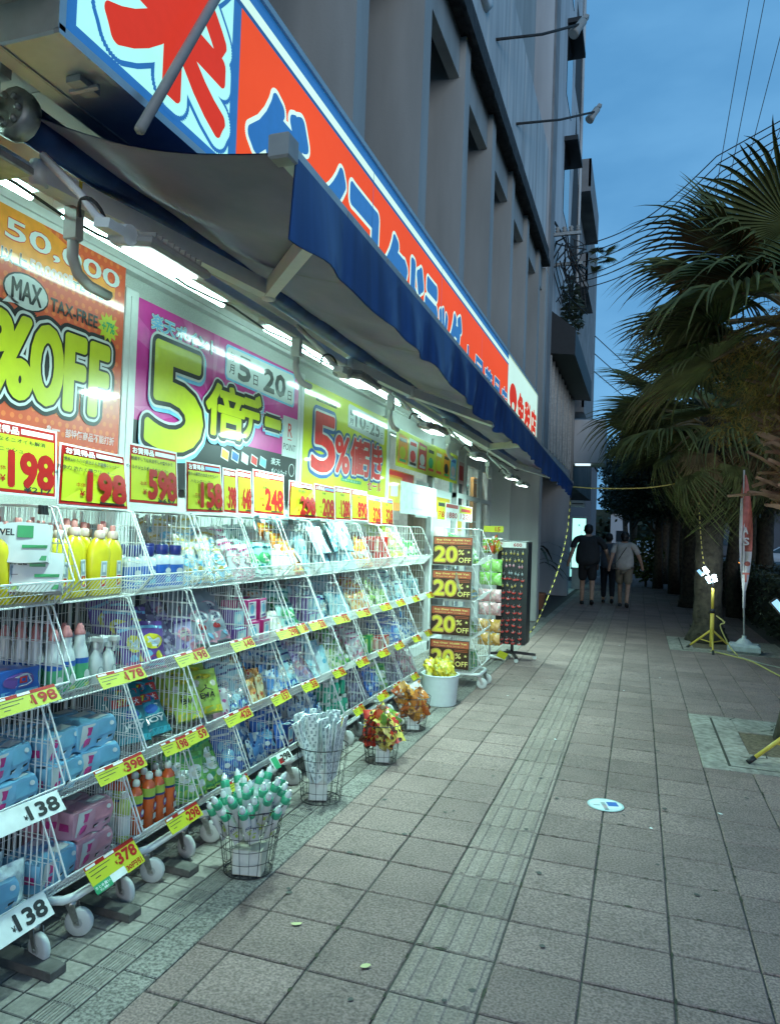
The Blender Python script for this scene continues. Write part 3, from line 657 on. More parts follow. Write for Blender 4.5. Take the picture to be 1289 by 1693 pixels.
b = MB(); p = barp(1); b.box(p.x-.03, p.x+.03, p.y, p.y+.04, p.z-.03, p.z+.03, 0, bv=.006); part(b, 'bar_end_cap', m_grey, aw)
b = MB(); b.box(-2.03, -1.98, AY0-.1, AY1+.1, 2.675, 2.73, 0, bv=.006); part(b, 'torsion_bar', m_frame, aw)
for i, (ys, ye, yb) in enumerate(((1.92, 2.95, 2.12), (4.75, 5.15, 6.6), (7.4, 8.2, 7.1), (9.3, 10.1, 10.9))):
    t = (ys-AY0)/(AY1-AY0); zb = lerp(2.55, 2.36, t); s_ = Vector((-1.97, ys, 2.70)); e_ = Vector((-1.64, ye, lerp(2.61, 2.46, t))); f_ = barp((yb-AY0)/(AY1-AY0))+Vector((-.02, 0, -.02))
    b = MB()
    for a, c, wd, hg in ((s_, e_, .028, .034), (e_, f_, .024, .034)):
        d_ = (c-a).normalized(); n_ = d_.cross(Vector((0, 0, 1))).normalized(); up = n_.cross(d_)
        V = [a+n_*sx*wd+up*sz*hg for sx, sz in ((-1, -1), (1, -1), (1, 1), (-1, 1))]+[c+n_*sx*wd+up*sz*hg for sx, sz in ((-1, -1), (1, -1), (1, 1), (-1, 1))]
        b.add(V, [(3, 2, 1, 0), (4, 5, 6, 7), (0, 1, 5, 4), (1, 2, 6, 5), (2, 3, 7, 6), (3, 0, 4, 7)])
    for p in (s_, e_, f_): b.lathe([(.02, -.045), (.032, -.04), (.032, .04), (.02, .045)], 10, 0, Matrix.Translation(p))
    part(b, 'folding_arm', m_frame, aw)
b = MB()   # near end bracket with bolted plates
b.lathe([(.075, -.03), (.08, -.02), (.08, .02), (.06, .03)], 14, 0, TR(-1.9, AY0-.03, 2.80, rx=RAD(90)))
b.box(-2.06, -1.88, AY0-.16, AY0-.11, 2.66, 2.86, 0, bv=.006); b.box(-2.1, -1.9, AY0-.13, AY0+.05, 2.64, 2.67, 0, bv=.005); b.box(-2.05, -1.85, AY0-.14, AY0-.1, 2.86, 2.9)
for k in range(7): b.lathe([(.011, 0), (.011, .012), (.004, .015)], 7, 0, TR(-1.9+.045*math.cos(k*.9), AY0-.062, 2.80+.045*math.sin(k*.9), rx=RAD(90)))
for k in range(4): b.tube([(-2.0+.04*k, AY0-.17, 2.69+.05*(k % 2)), (-2.0+.04*k, AY0-.1, 2.69+.05*(k % 2))], .01, 6)
part(b, 'end_bracket', m_steel, aw)
b = MB(); Ml = frame((-1.93, 0, 0), (0, 1, 0), (0, 0, 1)); b.rect(Ml, 2.03, 2.10, 2.665, 2.725, 0, .03); b.text(Ml, 'L', 2.065, 2.695, .022, .032, 1, .031, .03)
part(b, 'arm_sticker', [mat('sticker_yellow', (.75, .6, .05), .5), p_bk], aw)

# ================================================================ LIGHTS under the awning
LC = (.57, 1., .90)
m_face = mat('flood_face', (.85, 1, .97), .4, emit=14, ecol=(.78, 1., .96))
m_tube = mat('tube_face', (.85, 1, .97), .4, emit=17, ecol=(.58, 1., .91))
def flood():
    t = thing('floodlight', 'x', 'lamp', (0, 0, 0), 0, 'floodlights hung under the awning')
    b = MB(); b.box(-.09, .09, -.17, .17, .012, .05, 0, bv=.012)
    for k in range(9): b.box(-.075, .075, -.14+.032*k, -.132+.032*k, .048, .066)
    b.build('housing', m_grey, t)
    b = MB(); b.box(-.058, .062, -.13, .13, .004, .0115); b.build('lamp_face', m_face, t)
    b = MB(); b.box(-.03, .03, -.30, -.17, .015, .045); b.lathe([(.035, -.03), (.035, .03)], 10, 0, TR(0, -.2, .03, ry=RAD(90))); b.tube([(0, -.26, .03), (-.05, -.28, .06), (-.12, -.28, .12), (-.3, -.28, .24)], .014, 6); b.build('bracket', m_frame, t)
    b = MB(); b.tube([(-.02+.05*math.cos(x*.35+.2)-.06, -.25-.045*math.sin(x*.35+.2), .05+.055*math.sin(x*.35+.2)) for x in range(0, 9)], .006, 5); b.build('cable_loop', m_cable, t)
    return t
f0 = flood()
FL = [(2.104, 2.417, 'largest and nearest floodlight, beside the orange poster'), (3.979, 2.378, 'second floodlight, lit above the yellow discount poster'), (5.659, 2.327, 'third floodlight, over the hanging product banner'), (7.428, 2.295, 'fourth floodlight, right of the product banner'), (9.531, 2.251, 'fifth floodlight, above the keychain board'), (10.426, 2.226, 'farthest floodlight at the end of the awning')]
for i, (y, z, lb) in enumerate(FL):
    rot = (0, RAD(9), 0)
    if i == 0: f = f0; f.location = (-1.6, y, z); f.rotation_euler = rot; f['label'] = lb+' with grey finned housing'
    else: f = copy_tree(f0, (-1.6, y, z), rot, lb)
    # the lamp's own light
    d = bpy.data.lights.new('flood_light', 'AREA'); d.shape = 'RECTANGLE'; d.size = .12; d.size_y = .26; d.energy = 27 if i < 4 else 22; d.color = LC; d.spread = RAD(165)
    o = bpy.data.objects.new('flood_light', d); COL.objects.link(o); o.parent = f; o.location = (0, 0, -.004)
def tube_lamp(y0, y1, lb):
    t = thing('tube_lamp', lb, 'lamp', (-2.22, (y0+y1)/2, 2.768), 0, 'fluorescent tube lamps along the shop front')
    h = (y1-y0)/2
    b = MB(); b.box(-.04, .04, -h, h, .0, .06, 0, bv=.008); b.box(-.015, .015, -.03, .03, .06, .085); b.build('batten', m_frame, t)
    b = MB(); b.tube([(0, -h+.02, -.02), (0, h-.02, -.02)], .016, 8); b.build('lamp_tube', m_tube, t)
for k, (y0, y1) in enumerate(((1.05, 2.15), (2.28, 3.5), (3.95, 5.1), (5.5, 6.65), (7.0, 8.2), (8.6, 9.8))):
    tube_lamp(y0, y1, ('lit tube lamp at the left edge above the orange poster', 'lit tube lamp crossing behind the nearest floodlight bracket', 'lit tube lamp above the magenta poster', 'lit tube lamp above the yellow discount poster', 'lit tube lamp above the product banner', 'lit tube lamp over the far shop window')[k])
b = MB()
for k in range(60): 
    y = .9+.2*k; b.tube([(-2.05, y, 2.66+.012*math.sin(k*1.7)), (-2.05, y+.2, 2.66+.012*math.sin((k+1)*1.7))], .006, 5, caps=False)
tag(b.build('power_cable', m_cable), 'black cable strung along the lamps under the awning', 'cable')
for k, (y, z) in enumerate(((2.12, 2.55), (3.97, 2.56), (5.75, 2.54), (7.7, 2.5), (9.9, 2.46))):   # conduit hooks
    b = MB(); b.box(-.028, .028, -.02, .02, 0, .13, 0, bv=.006); b.tube([(0, 0, .13), (0, .0, .2)], .012, 6); b.tube([(0, 0, .0), (0, 0, -.06), (0, .03, -.11), (0, .09, -.135), (0, .2, -.14)], .021, 7)
    tag(b.build('lamp_hook', m_grey if k == 0 else m_frame, None, (-2.0, y, z)), ('grey J-shaped conduit hook beside the nearest floodlight', 'white J-shaped conduit hook right of the magenta poster', 'white conduit hook between the second and third floodlight', 'white conduit hook beside the fourth floodlight', 'white conduit hook at the far lamps')[k], 'lamp hook', 'conduit hooks holding the floodlights')
# ================================================================ WIRE CARTS
m_wire = mat('white_wire', (.74, .76, .73), .4, noise=.05)
m_cast = mat('caster_plastic', (.55, .57, .55), .45, trans=.0, noise=.08)
m_castc = mat('caster_core', (.40, .42, .41), .5)
m_zinc = mat('zinc', (.40, .40, .37), .35, metal=.85, noise=.2, scale=60)
ORD = ['first', 'second', 'third', 'fourth', 'fifth', 'sixth', 'seventh', 'eighth', 'ninth', 'tenth', 'eleventh', 'twelfth', 'thirteenth']
TN = ['top', 'second', 'third', 'bottom']
ZR = [1.305, .945, .585, .245]        # front rim height of each tier
CW = .405
def basket_mesh(w_=CW):
    """one tier, front rim at x=0,z=0; back towards -x; origin at its left end"""
    b = MB(); r, R_ = .0017, .0038
    xb, xf, zf, zt, xt = -.40, -.085, -.088, .258, -.118
    for y in (0, w_):      # side frames and their wires
        b.tube([(xb, y, zf), (xf, y, zf), (0, y, 0), (xt, y, zt), (xt-.03, y, zt+.006), (xb, y, zt+.006)], R_, 5)
        k = 15
        for i in range(1, k):
            x = lerp(xb, -.005, i/k)
            z1 = zt if x < xt else zt*(x/xt)
            z0 = zf if x < xf else zf*(x/xf)
            b.tube([(x, y, z0), (x, y, z1)], r, 3, caps=False)
        for z in (-.03, .05, .13, .20):
            x1 = xt*(z/zt) if z > 0 else -z/zf*0+xf*(z/zf)
            b.tube([(xb, y, z), (x1, y, z)], r, 3, caps=False)
    for x, z, rr in ((0, 0, R_), (xb, zt+.006, R_), (xb, zf, R_), (xf, zf, R_), (xf*.5, zf*.5, r)): b.tube([(x, 0, z), (x, w_, z)], rr, 5 if rr == R_ else 3)
    n_ = 20
    for i in range(1, n_):  # back, floor and slanted front in one bent wire
        y = w_*i/n_; b.tube([(xb, y, zt), (xb, y, zf), (xf, y, zf), (0, y, 0)], r, 3, caps=False)
    for z in (.02, .10, .18): b.tube([(xb, 0, z), (xb, w_, z)], r, 3, caps=False)
    for x in (-.3, -.2): b.tube([(x, 0, zf-.002), (x, w_, zf-.002)], r*1.3, 3, caps=False)
    return b.mesh('wire_basket', [m_wire])
me_bask = basket_mesh()
def make_cart(label):
    t = thing('wire_cart', label, 'cart', (0, 0, 0), 0, 'white wire basket carts along the shop front')
    for z in ZR: link('wire_basket', me_bask, t, (0, 0, z))
    b = MB()
    c = .06; x0, x1, y0, y1, z = -.44, -.02, .012, CW-.012, .142
    P_ = [(x0, y0), (x1-c, y0), (x1-c*.3, y0+c*.3), (x1, y0+c), (x1, y1-c), (x1-c*.3, y1-c*.3), (x1-c, y1), (x0, y1)]
    V = []
    b.tube([(p[0], p[1], z) for p in P_], .0165, 7, closed=True)
    b.tube([(-.25, y0, z), (-.25, y1, z)], .012, 6)
    b.build('base_frame', m_frame, t)
    for y in (.015, CW-.015):
        b = MB(); b.tube([(-.40, y, .15), (-.40, y, 1.56)], .0085, 6); b.build('upright', m_wire, t)
    for x, y, a in ((-.035, .07, .3), (-.035, CW-.07, -.25), (-.38, .07, .8), (-.38, CW-.07, 0)):
        b = MB(); b.lathe([(.012, .10), (.020, .105), (.020, .122), (.012, .128), (.012, .145)], 9)
        for s_ in (-1, 1): b.add([(-.016, .017*s_, .118), (.02, .017*s_, .118), (.042, .017*s_, .045), (.022, .017*s_, .045), (-.016, .019*s_, .118), (.02, .019*s_, .118), (.042, .019*s_, .045), (.022, .019*s_, .045)],
                                 [(0, 1, 2, 3), (7, 6, 5, 4), (0, 4, 5, 1), (1, 5, 6, 2), (2, 6, 7, 3), (3, 7, 4, 0)])
        b.lathe([(.006, -.024), (.006, .024)], 6, 0, TR(.032, 0, .052, rx=RAD(90)))
        f = b.build('caster', m_zinc, t, (x, y, 0), a)
        b = MB(); b.lathe([(.020, -.014), (.046, -.013), (.051, -.009), (.052, 0), (.051, .009), (.046, .013), (.020, .014)], 20, 0); b.lathe([(.018, -.0155), (.018, .0155)], 12, 1)
        b.build('wheel', [m_cast, m_castc], f, None); f.children[-1].location = (.032, 0, .052); f.children[-1].rotation_euler = (RAD(90), 0, 0)
    return t
CY0 = 1.69; CP = .4335; NC = 12
XF = -1.90
def cy_(k): return CY0+CP*k
CDESC = ['leftmost wire cart, cut by the photo edge, with paper towels on top', 'second wire cart from the left with yellow cleaner bottles on top', 'third wire cart from the left with navy capped blue bottles on top', 'fourth wire cart with golden pouches in its top basket', 'fifth wire cart with pink framed boxes in its second basket',
         'sixth wire cart from the left, behind the bin of folded fans', 'seventh wire cart with a heap of pale blue packs bulging from its top', 'eighth wire cart from the left along the shop front', 'ninth wire cart from the left, behind the snack bins', 'tenth wire cart from the left along the shop front', 'eleventh wire cart, beside the white bucket', 'last wire cart before the stack of twenty percent signs']
cart0 = make_cart(CDESC[0]); cart0.location = (XF, cy_(0), 0)
for k in range(1, NC): copy_tree(cart0, (XF+rnd.uniform(-.006, .006), cy_(k), 0), (0, 0, rnd.uniform(-.008, .008)), CDESC[k])
# wooden wedges that stop the carts
for k, (y, lb) in enumerate(((1.98, 'dark wooden stop bar under the leftmost cart'), (2.37, 'dark wooden stop bar under the second cart'), (2.76, 'dark wooden stop bar under the third cart'), (3.6, 'dark wooden stop bar half hidden behind the bin of fans'))):
    b = MB(); b.box(-.62, 0, -.034, .034, 0, .032, 0, bv=.003); b.add([(-.35, -.034, .032), (-.02, -.034, .033), (-.02, .034, .033), (-.35, .034, .032), (-.35, -.034, .033), (-.35, .034, .033)], [(0, 1, 2, 3)])
    tag(b.build('stop_bar', mat('bar_wood', (.11, .10, .09), .8, noise=.3, scale=25), None, (-1.785, y, 0), RAD(-2)), lb, 'stop bar', 'wooden stop bars under the carts')

# ---------------------------------------------------------------- goods
def pouch_mesh(name, mats, w_=.12, h=.2, d=.05, art=None, crinkle=.009, seed=0):
    """standing refill pouch: pillow with flat top seal; art(b, M) prints on the front"""
    r = random.Random(seed); b = MB(); nu, nv = 8, 10
    ph = [r.uniform(0, 6) for _ in range(6)]
    def s(side):
        def fn(u, v):
            x = (u-.5)*w_*(1-.10*math.sin(v*3.0)*0+.05*(v < .1))
            bulge = max(0., math.sin(math.pi*u))**.55*(max(0, 1-v)**.55)*d*.5*min(1, .55+v*5)
            cr = crinkle*(math.sin(u*9+ph[0])*math.sin(v*11+ph[1])+.6*math.sin(u*17+v*13+ph[2]))*min(1, 4*u*(1-u))
            return (side*(bulge+.0012)+cr*(1 if bulge > .004 else .4), x, v*h)
        return fn
    b.grid(s(1), nu, nv, 0); 
    b.grid(lambda u, v: s(-1)(1-u, v), nu, nv, 0)
    b.add([(-d*.3, -w_*.46, .001), (d*.3, -w_*.46, .001), (d*.3, w_*.46, .001), (-d*.3, w_*.46, .001)], [(0, 1, 2, 3)], 0)
    if art:
        f = s(1)
        def put(pts, m, off=.0025):
            # project 2D art (u,v in 0..1) onto the bulging front
            V = [];
            for u, v in pts: p = f(min(1, max(0, u)), min(1, max(0, v))); V.append((p[0]+off, p[1], p[2]))
            b.add(V, [tuple(range(len(V)))], m)
        def band(v0, v1, m, u0=.04, u1=.96, off=.002, n=8):
            for i in range(n):
                a, c = lerp(u0, u1, i/n), lerp(u0, u1, (i+1)/n); put([(a, v0), (c, v0), (c, v1), (a, v1)], m, off)
        def oval(cu, cv, ru, rv, m, off=.0035, n=14):
            c = f(cu, cv); V = [(c[0]+off, c[1], c[2])]
            for i in range(n):
                p = f(cu+ru*math.cos(6.2832*i/n), cv+rv*math.sin(6.2832*i/n)); V.append((p[0]+off, p[1], p[2]))
            b.add(V, [(0, i+1, (i+1) % n+1) for i in range(n)], m)
        def word(t, cu, cv, wu, hv, m, bold=.02, off=.005):
            V, F, bb = glyph(t, bold, 2); W_ = []
            for x, y in V: p = f(min(1, max(0, cu+x*wu)), min(1, max(0, cv+y*hv))); W_.append((p[0]+off, p[1], p[2]))
            b.add(W_, F, m)
        art(put, band, oval, word)
    return b.mesh(name, mats)
def proto_pouch(name, mats, **k):
    return pouch_mesh(name, mats, **k)
K = lambda *a, **k: pk(*a, **k)
w_ = K('white', (.75, .78, .76)); navy = K('navy', (.02, .04, .20)); redp = K('red', (.62, .04, .03)); yel = K('yellow', (.80, .70, .03)); grn = K('green', (.06, .36, .13)); lgrn = K('lime', (.45, .62, .10))
lblu = K('lightblue', (.20, .52, .74)); blu = K('blue', (.03, .14, .52)); pnk = K('pink', (.74, .32, .40)); mag = K('magenta', (.60, .05, .24)); pur = K('purple', (.16, .07, .32)); teal = K('teal', (.02, .20, .24)); teal2 = K('teal2', (.05, .38, .46))
gry = K('grey', (.34, .40, .44)); org = K('orange', (.72, .24, .03)); blk = K('black', (.015, .015, .018)); gold = K('gold', (.62, .45, .10)); clr = mat('clear_cap', (.75, .55, .45), .2, coat=.4, noise=.1); aqua = K('aqua', (.42, .70, .74))
cream = K('cream', (.72, .68, .55)); brn = K('brown', (.25, .11, .04)); choc = K('choc', (.10, .035, .02))
def busy(name, a, b_, c, sc_=18, **k):
    a, b_, c = [tuple(x*.82 for x in q) for q in (a, b_, c)]
    """printed film: three colours in hard-edged patches"""
    if 'busy_'+name in MATS: return MATS['busy_'+name]
    m = mat('busy_'+name, a, .25, coat=.5, col2=b_, scale=sc_, thr=(.48, .52), detail=2, bump=k.get('bump', .35), bscale=30)
    n, l = m.node_tree.nodes, m.node_tree.links
    bs = n['Principled BSDF']; src = bs.inputs['Base Color'].links[0].from_socket
    tx = n.new('ShaderNodeTexVoronoi'); tx.inputs['Scale'].default_value = sc_*1.6
    off = [x for x in n if x.type == 'VECT_MATH' and x.operation == 'ADD'][0]
    l.new(off.outputs[0], tx.inputs['Vector'])
    gt = n.new('ShaderNodeMath'); gt.operation = 'LESS_THAN'; gt.inputs[1].default_value = .26; l.new(tx.outputs['Distance'], gt.inputs[0])
    mx_ = n.new('ShaderNodeMixRGB'); l.new(gt.outputs[0], mx_.inputs[0]); l.new(src, mx_.inputs[1]); mx_.inputs[2].default_value = (*c, 1)
    l.new(mx_.outputs[0], bs.inputs['Base Color'])
    return m
# pouch kinds
def art_std(base2, acc, acc2, ov=None):
    def a(put, band, oval, word):
        band(.0, .26, base2); band(.84, .90, acc); oval(.5, .56, .34, .17, acc2); oval(.5, .56, .27, .12, 3 if ov is None else ov, .0045)
        for k in range(3): band(.60-.05*k, .615-.05*k, acc, .34, .66, .0062, 3)
        oval(.3, .3, .1, .07, acc, .004); oval(.68, .27, .13, .09, acc2, .0045); band(.05, .09, acc, .2, .8, .004)
    return a
def P1(name, mats, art, w_=.125, h=.205, d=.055, seed=0): return (lambda: pouch_mesh(name, mats, w_, h, d, art, seed=seed))
def art_joy(put, band, oval, word):
    band(.66, .82, 1); word('37', .30, .74, .22, .10, 2, .04, .006); word('超特大', .66, .74, .36, .10, 3, .02, .006)
    oval(.5, .50, .30, .14, 5); oval(.5, .50, .2, .09, 4, .0045); band(.0, .12, 5); word('JOY', .5, .27, .66, .14, 3, .03, .006); band(.36, .38, 3, .15, .85, .004)
def art_nb(put, band, oval, word):
    oval(.5, .62, .36, .16, 2); oval(.5, .62, .33, .14, 1, .0045); word('New', .5, .67, .3, .075, 3, .01, .006); word('Beads', .5, .58, .46, .085, 3, .01, .006)
    band(.02, .22, 2); oval(.42, .36, .13, .07, 4); oval(.55, .36, .13, .07, 4, .004); oval(.3, .14, .12, .07, 1); oval(.7, .16, .12, .08, 5)
def art_ema(put, band, oval, word):
    oval(.5, .84, .3, .06, 1); oval(.22, .70, .12, .08, 2); oval(.8, .66, .1, .07, 2); word('洗うたび', .5, .82, .5, .06, 3, .01, .006)
    put([(.28, .50), (.5, .58), (.72, .50), (.70, .485), (.5, .56), (.30, .485)], 3, .006); put([(.485, .57), (.515, .57), (.53, .63), (.47, .64), (.47, .625), (.5, .61)], 3, .006)
    word('EMA', .5, .40, .5, .12, 3, .02, .006); word('エマール', .5, .29, .42, .05, 3, .0, .006); band(.02, .16, 1)
protos = {}
def reg(key, maker, dims, label, cat): protos[key] = [maker, dims, label, cat, None]
reg('joy', P1('refill_pouch', [teal, redp, yel, w_, blu, teal2], art_joy, .165, .25, .06, 3), (.165, .07, .25), 'teal pouch with red band', 'pouch')
reg('newbeads', P1('refill_pouch', [gry, w_, pnk, navy, redp, lblu], art_nb, .16, .235, .06, 4), (.16, .07, .235), 'silver pouch with red apple', 'pouch')
reg('purple', P1('refill_pouch', [pur, mag, lblu, w_, yel], art_std(1, 2, 4), .15, .22, .06, 5), (.15, .07, .22), 'dark purple pouch', 'pouch')
reg('ema', P1('refill_pouch', [lgrn, yel, cream, blk], art_ema, .15, .225, .06, 6), (.15, .07, .225), 'yellow green pouch with hanger mark', 'pouch')
reg('gold', P1('refill_pouch', [mat('film_clear', (.62, .62, .50), .15, coat=.8, noise=.2, scale=30, bump=.6), lblu, gold, w_, yel], art_std(1, 2, 1), .15, .215, .06, 7), (.15, .07, .215), 'glossy golden pouch', 'pouch')
reg('pinkp', P1('refill_pouch', [w_, pnk, mag, cream, lblu], art_std(1, 2, 1), .14, .2, .06, 8), (.14, .07, .2), 'white and pink refill pouch', 'pouch')
reg('bluew', P1('refill_pouch', [aqua, blu, w_, cream, navy], art_std(1, 4, 2), .14, .2, .06, 9), (.14, .07, .2), 'pale blue pouch with navy print', 'pouch')
reg('greenp', P1('refill_pouch', [K('leaf', (.18, .48, .10)), lgrn, w_, cream, grn], art_std(1, 4, 2), .13, .21, .06, 10), (.13, .07, .21), 'green refill pouch with lime foot', 'pouch')
reg('bluep', P1('refill_pouch', [blu, navy, w_, lblu, yel], art_std(1, 2, 3), .14, .2, .06, 12), (.14, .07, .2), 'blue refill pouch with white badge', 'pouch')
reg('orangep', P1('refill_pouch', [org, redp, yel, w_, cream], art_std(1, 2, 4), .13, .19, .055, 13), (.13, .06, .19), 'orange and red refill pouch', 'pouch')
reg('lilac', P1('refill_pouch', [K('lilac', (.48, .42, .66)), w_, pur, cream, pnk], art_std(1, 2, 4), .14, .21, .06, 14), (.14, .07, .21), 'lilac pouch with purple badge', 'pouch')
reg('tealw', P1('refill_pouch', [K('seafoam', (.40, .66, .58)), w_, grn, cream, teal], art_std(1, 4, 2), .14, .21, .06, 15), (.14, .07, .21), 'sea green refill pouch', 'pouch')
# bottles: an Empty with body, cap and label children
def bottle(kind):
    t = thing('bottle', 'x', 'bottle', (0, 0, -50)); b = MB()
    if kind == 'yellow':
        b.lathe([(.042, 0), (.046, .005), (.047, .10), (.046, .155), (.041, .178), (.028, .198), (.020, .207)], 16, 0, None, .62, 1.06); b.build('body', K('yellowb', (.80, .64, .02), coat=.2), t)
        b = MB(); b.lathe([(.019, .205), (.0205, .207), (.0195, .228), (.015, .234)], 12, 0); b.lathe([(.0105, .233), (.0105, .252), (.008, .256)], 10, 1); b.build('cap', [clr, K('salmon', (.78, .30, .26))], t)
        b = MB(); M = frame((.0295, 0, 0), (0, 1, 0), (0, 0, 1)); b.rect(M, -.014, .014, .03, .125, 0, .001); b.rect(M, -.011, .011, .075, .12, 1, .0018); b.rect(M, -.011, .011, .034, .07, 2, .0018); b.rect(M, -.006, .006, .085, .112, 0, .0024); b.poly(M, [(-.008, .04), (.008, .045), (.002, .066), (-.005, .064)], 3, .0024)
        b.build('label', [w_, gry, redp, yel], t)
    elif kind == 'navy':
        b.lathe([(.044, 0), (.047, .005), (.047, .115), (.043, .14), (.024, .155)], 14, 0, None, .7, 1.); b.build('body', K('milk', (.70, .76, .80)), t)
        b = MB(); b.lathe([(.027, .153), (.029, .156), (.029, .192), (.027, .196)], 12); b.build('cap', K('deepblue', (.03, .04, .22)), t)
        b = MB(); b.lathe([(.0475, .012), (.0475, .108)], 14, 0, None, .7, 1.02, False); M = frame((.034, 0, 0), (0, 1, 0), (0, 0, 1)); b.disc(M, 0, .08, .02, .013, 1, .001, 12); b.rect(M, -.02, .02, .03, .05, 2, .001); b.rect(M, -.016, .016, .055, .06, 1, .001)
        b.build('label', [blu, w_, lblu], t)
    elif kind == 'green':
        b.lathe([(.030, 0), (.033, .005), (.033, .125), (.029, .145), (.021, .17), (.019, .205)], 14); b.build('body', w_, t)
        b = MB(); b.lathe([(.021, .204), (.022, .207), (.018, .222), (.012, .236), (.008, .245)], 10); b.build('cap', K('rose', (.68, .26, .26)), t)
        b = MB(); b.lathe([(.0335, .008), (.0335, .098)], 14, 0, cap=False); b.lathe([(.0336, .098), (.0336, .118)], 14, 1, cap=False); M = frame((.0335, 0, 0), (0, 1, 0), (0, 0, 1)); b.disc(M, .0, .055, .015, .02, 2, .0016, 10); b.rect(M, -.012, .012, .015, .028, 3, .0016)
        b.build('label', [K('mintg', (.10, .46, .22)), blu, w_, lgrn], t)
    elif kind == 'spray':
        b.lathe([(.030, 0), (.033, .006), (.033, .09), (.026, .115), (.013, .135), (.013, .15)], 12, 0, None, .75, 1.); b.build('body', w_, t)
        b = MB(); b.box(-.02, .048, -.012, .012, .165, .19, 0, bv=.005); b.lathe([(.015, .145), (.014, .168)], 10); b.add([(.03, -.006, .165), (.042, -.006, .165), (.028, -.005, .125), (.02, -.005, .13), (.03, .006, .165), (.042, .006, .165), (.028, .005, .125), (.02, .005, .13)], [(0, 1, 2, 3), (7, 6, 5, 4), (1, 5, 6, 2), (3, 7, 4, 0), (2, 6, 7, 3)]); b.build('trigger', w_, t)
        b = MB(); M = frame((.0255, 0, 0), (0, 1, 0), (0, 0, 1)); b.disc(M, 0, .05, .016, .022, 0, .001, 14); b.disc(M, 0, .05, .012, .017, 1, .0016, 14); b.build('label', [gry, w_], t)
    elif kind == 'orange':
        b.lathe([(.028, 0), (.031, .004), (.031, .16), (.027, .185), (.016, .20), (.013, .21)], 14); b.build('body', mat('juice_orange', (.66, .12, .03), .15, coat=.6, noise=.15), t)
        b = MB(); b.lathe([(.015, .208), (.017, .211), (.016, .228), (.010, .236)], 10); b.build('cap', mat('cap_clear', (.62, .68, .64), .2, coat=.5), t)
        b = MB(); b.lathe([(.0315, .135), (.0315, .172)], 14, 0, cap=False); b.lathe([(.0317, .126), (.0317, .136)], 14, 1, cap=False); M = frame((.0315, 0, 0), (0, 1, 0), (0, 0, 1)); b.disc(M, .006, .09, .013, .018, 2, .001, 10); b.disc(M, .006, .093, .008, .01, 3, .0016, 10); b.rect(M, -.008, .016, .035, .06, 3, .001); b.build('label', [lgrn, navy, pur, w_], t)
    elif kind == 'limeb':
        b.lathe([(.026, 0), (.028, .004), (.028, .14), (.022, .165), (.012, .18)], 12); b.build('body', K('limebody', (.50, .62, .12)), t)
        b = MB(); b.lathe([(.014, .178), (.014, .2)], 10); b.build('cap', w_, t)
        b = MB(); b.lathe([(.0285, .03), (.0285, .11)], 12, 0, cap=False); b.build('label', [w_], t)
    elif kind == 'gel':
        b.lathe([(.034, 0), (.036, .004), (.036, .075), (.030, .095), (.018, .105)], 12, 0, None, .7, 1.); b.build('body', K('gelgreen', (.03, .42, .26)), t)
        b = MB(); b.lathe([(.02, .104), (.02, .128)], 10); b.build('cap', w_, t)
        b = MB(); M = frame((.0262, 0, 0), (0, 1, 0), (0, 0, 1)); b.rect(M, -.018, .018, .02, .06, 0, .001); b.rect(M, -.012, .012, .035, .04, 1, .0016); b.build('label', [w_, grn], t)
    return t
for key, kd, dims, lb in (('yellow', 'yellow', (.10, .062, .26), 'yellow cleaner bottle with pink cap'), ('navyb', 'navy', (.098, .07, .196), 'blue labelled bottle with navy cap'), ('greenb', 'green', (.068, .068, .245), 'green labelled bottle with pink cap'), ('spray', 'spray', (.068, .07, .19), 'white trigger spray bottle'), ('orangeb', 'orange', (.064, .064, .236), 'orange bottle with lime neck band'), ('limeb', 'limeb', (.058, .058, .2), 'lime bottle with white label'), ('gelb', 'gel', (.074, .06, .128), 'squat green gel bottle')):
    protos[key] = [lambda kd=kd: bottle(kd), dims, lb, 'bottle', None]
# packs
def soft_pack(name, mats, w_, d, h, art, seed=1, lump=.006):
    r = random.Random(seed); b = MB(); ph = [r.uniform(0, 6) for _ in range(4)]
    def side(fn, nu=6, nv=5): b.grid(fn, nu, nv, 0)
    def rd(x, y, z):   # rounded, slightly lumpy block
        px, py, pz = x/(d/2), y/(w_/2), (z-h/2)/(h/2)
        k = 1-.02*(px*px*py*py+py*py*pz*pz+px*px*pz*pz)
        l_ = lump*math.sin(y*60+ph[0])*math.sin(z*55+x*40+ph[1])
        return (x*k+l_*px, y*k+l_*py, h/2+(z-h/2)*k+l_*pz)
    side(lambda u, v: rd(d/2, (u-.5)*w_, v*h)); side(lambda u, v: rd(-d/2, (.5-u)*w_, v*h)); side(lambda u, v: rd((.5-u)*d, w_/2, v*h)); side(lambda u, v: rd((u-.5)*d, -w_/2, v*h)); side(lambda u, v: rd((.5-v)*d, (u-.5)*w_, h)); side(lambda u, v: rd((v-.5)*d, (u-.5)*w_, 0))
    for m, face, pts in art:
        V = []
        for u, v in pts:
            p = rd(d/2, (u-.5)*w_, v*h) if face == 'f' else rd((.5-v)*d, (u-.5)*w_, h) if face == 't' else rd((u-.5)*d, -w_/2, v*h)
            o_ = .0022
            V.append((p[0]+(o_ if face == 'f' else 0), p[1]-(o_ if face == 's' else 0), p[2]+(o_ if face == 't' else 0)))
        b.add(V, [tuple(range(len(V)))], m)
    return b, rd
R4 = lambda a, c, e, f: [(a, e), (c, e), (c, f), (a, f)]
OV = lambda cu, cv, ru, rv, n=12: [(cu+ru*math.cos(6.283*i/n), cv+rv*math.sin(6.283*i/n)) for i in range(n)]
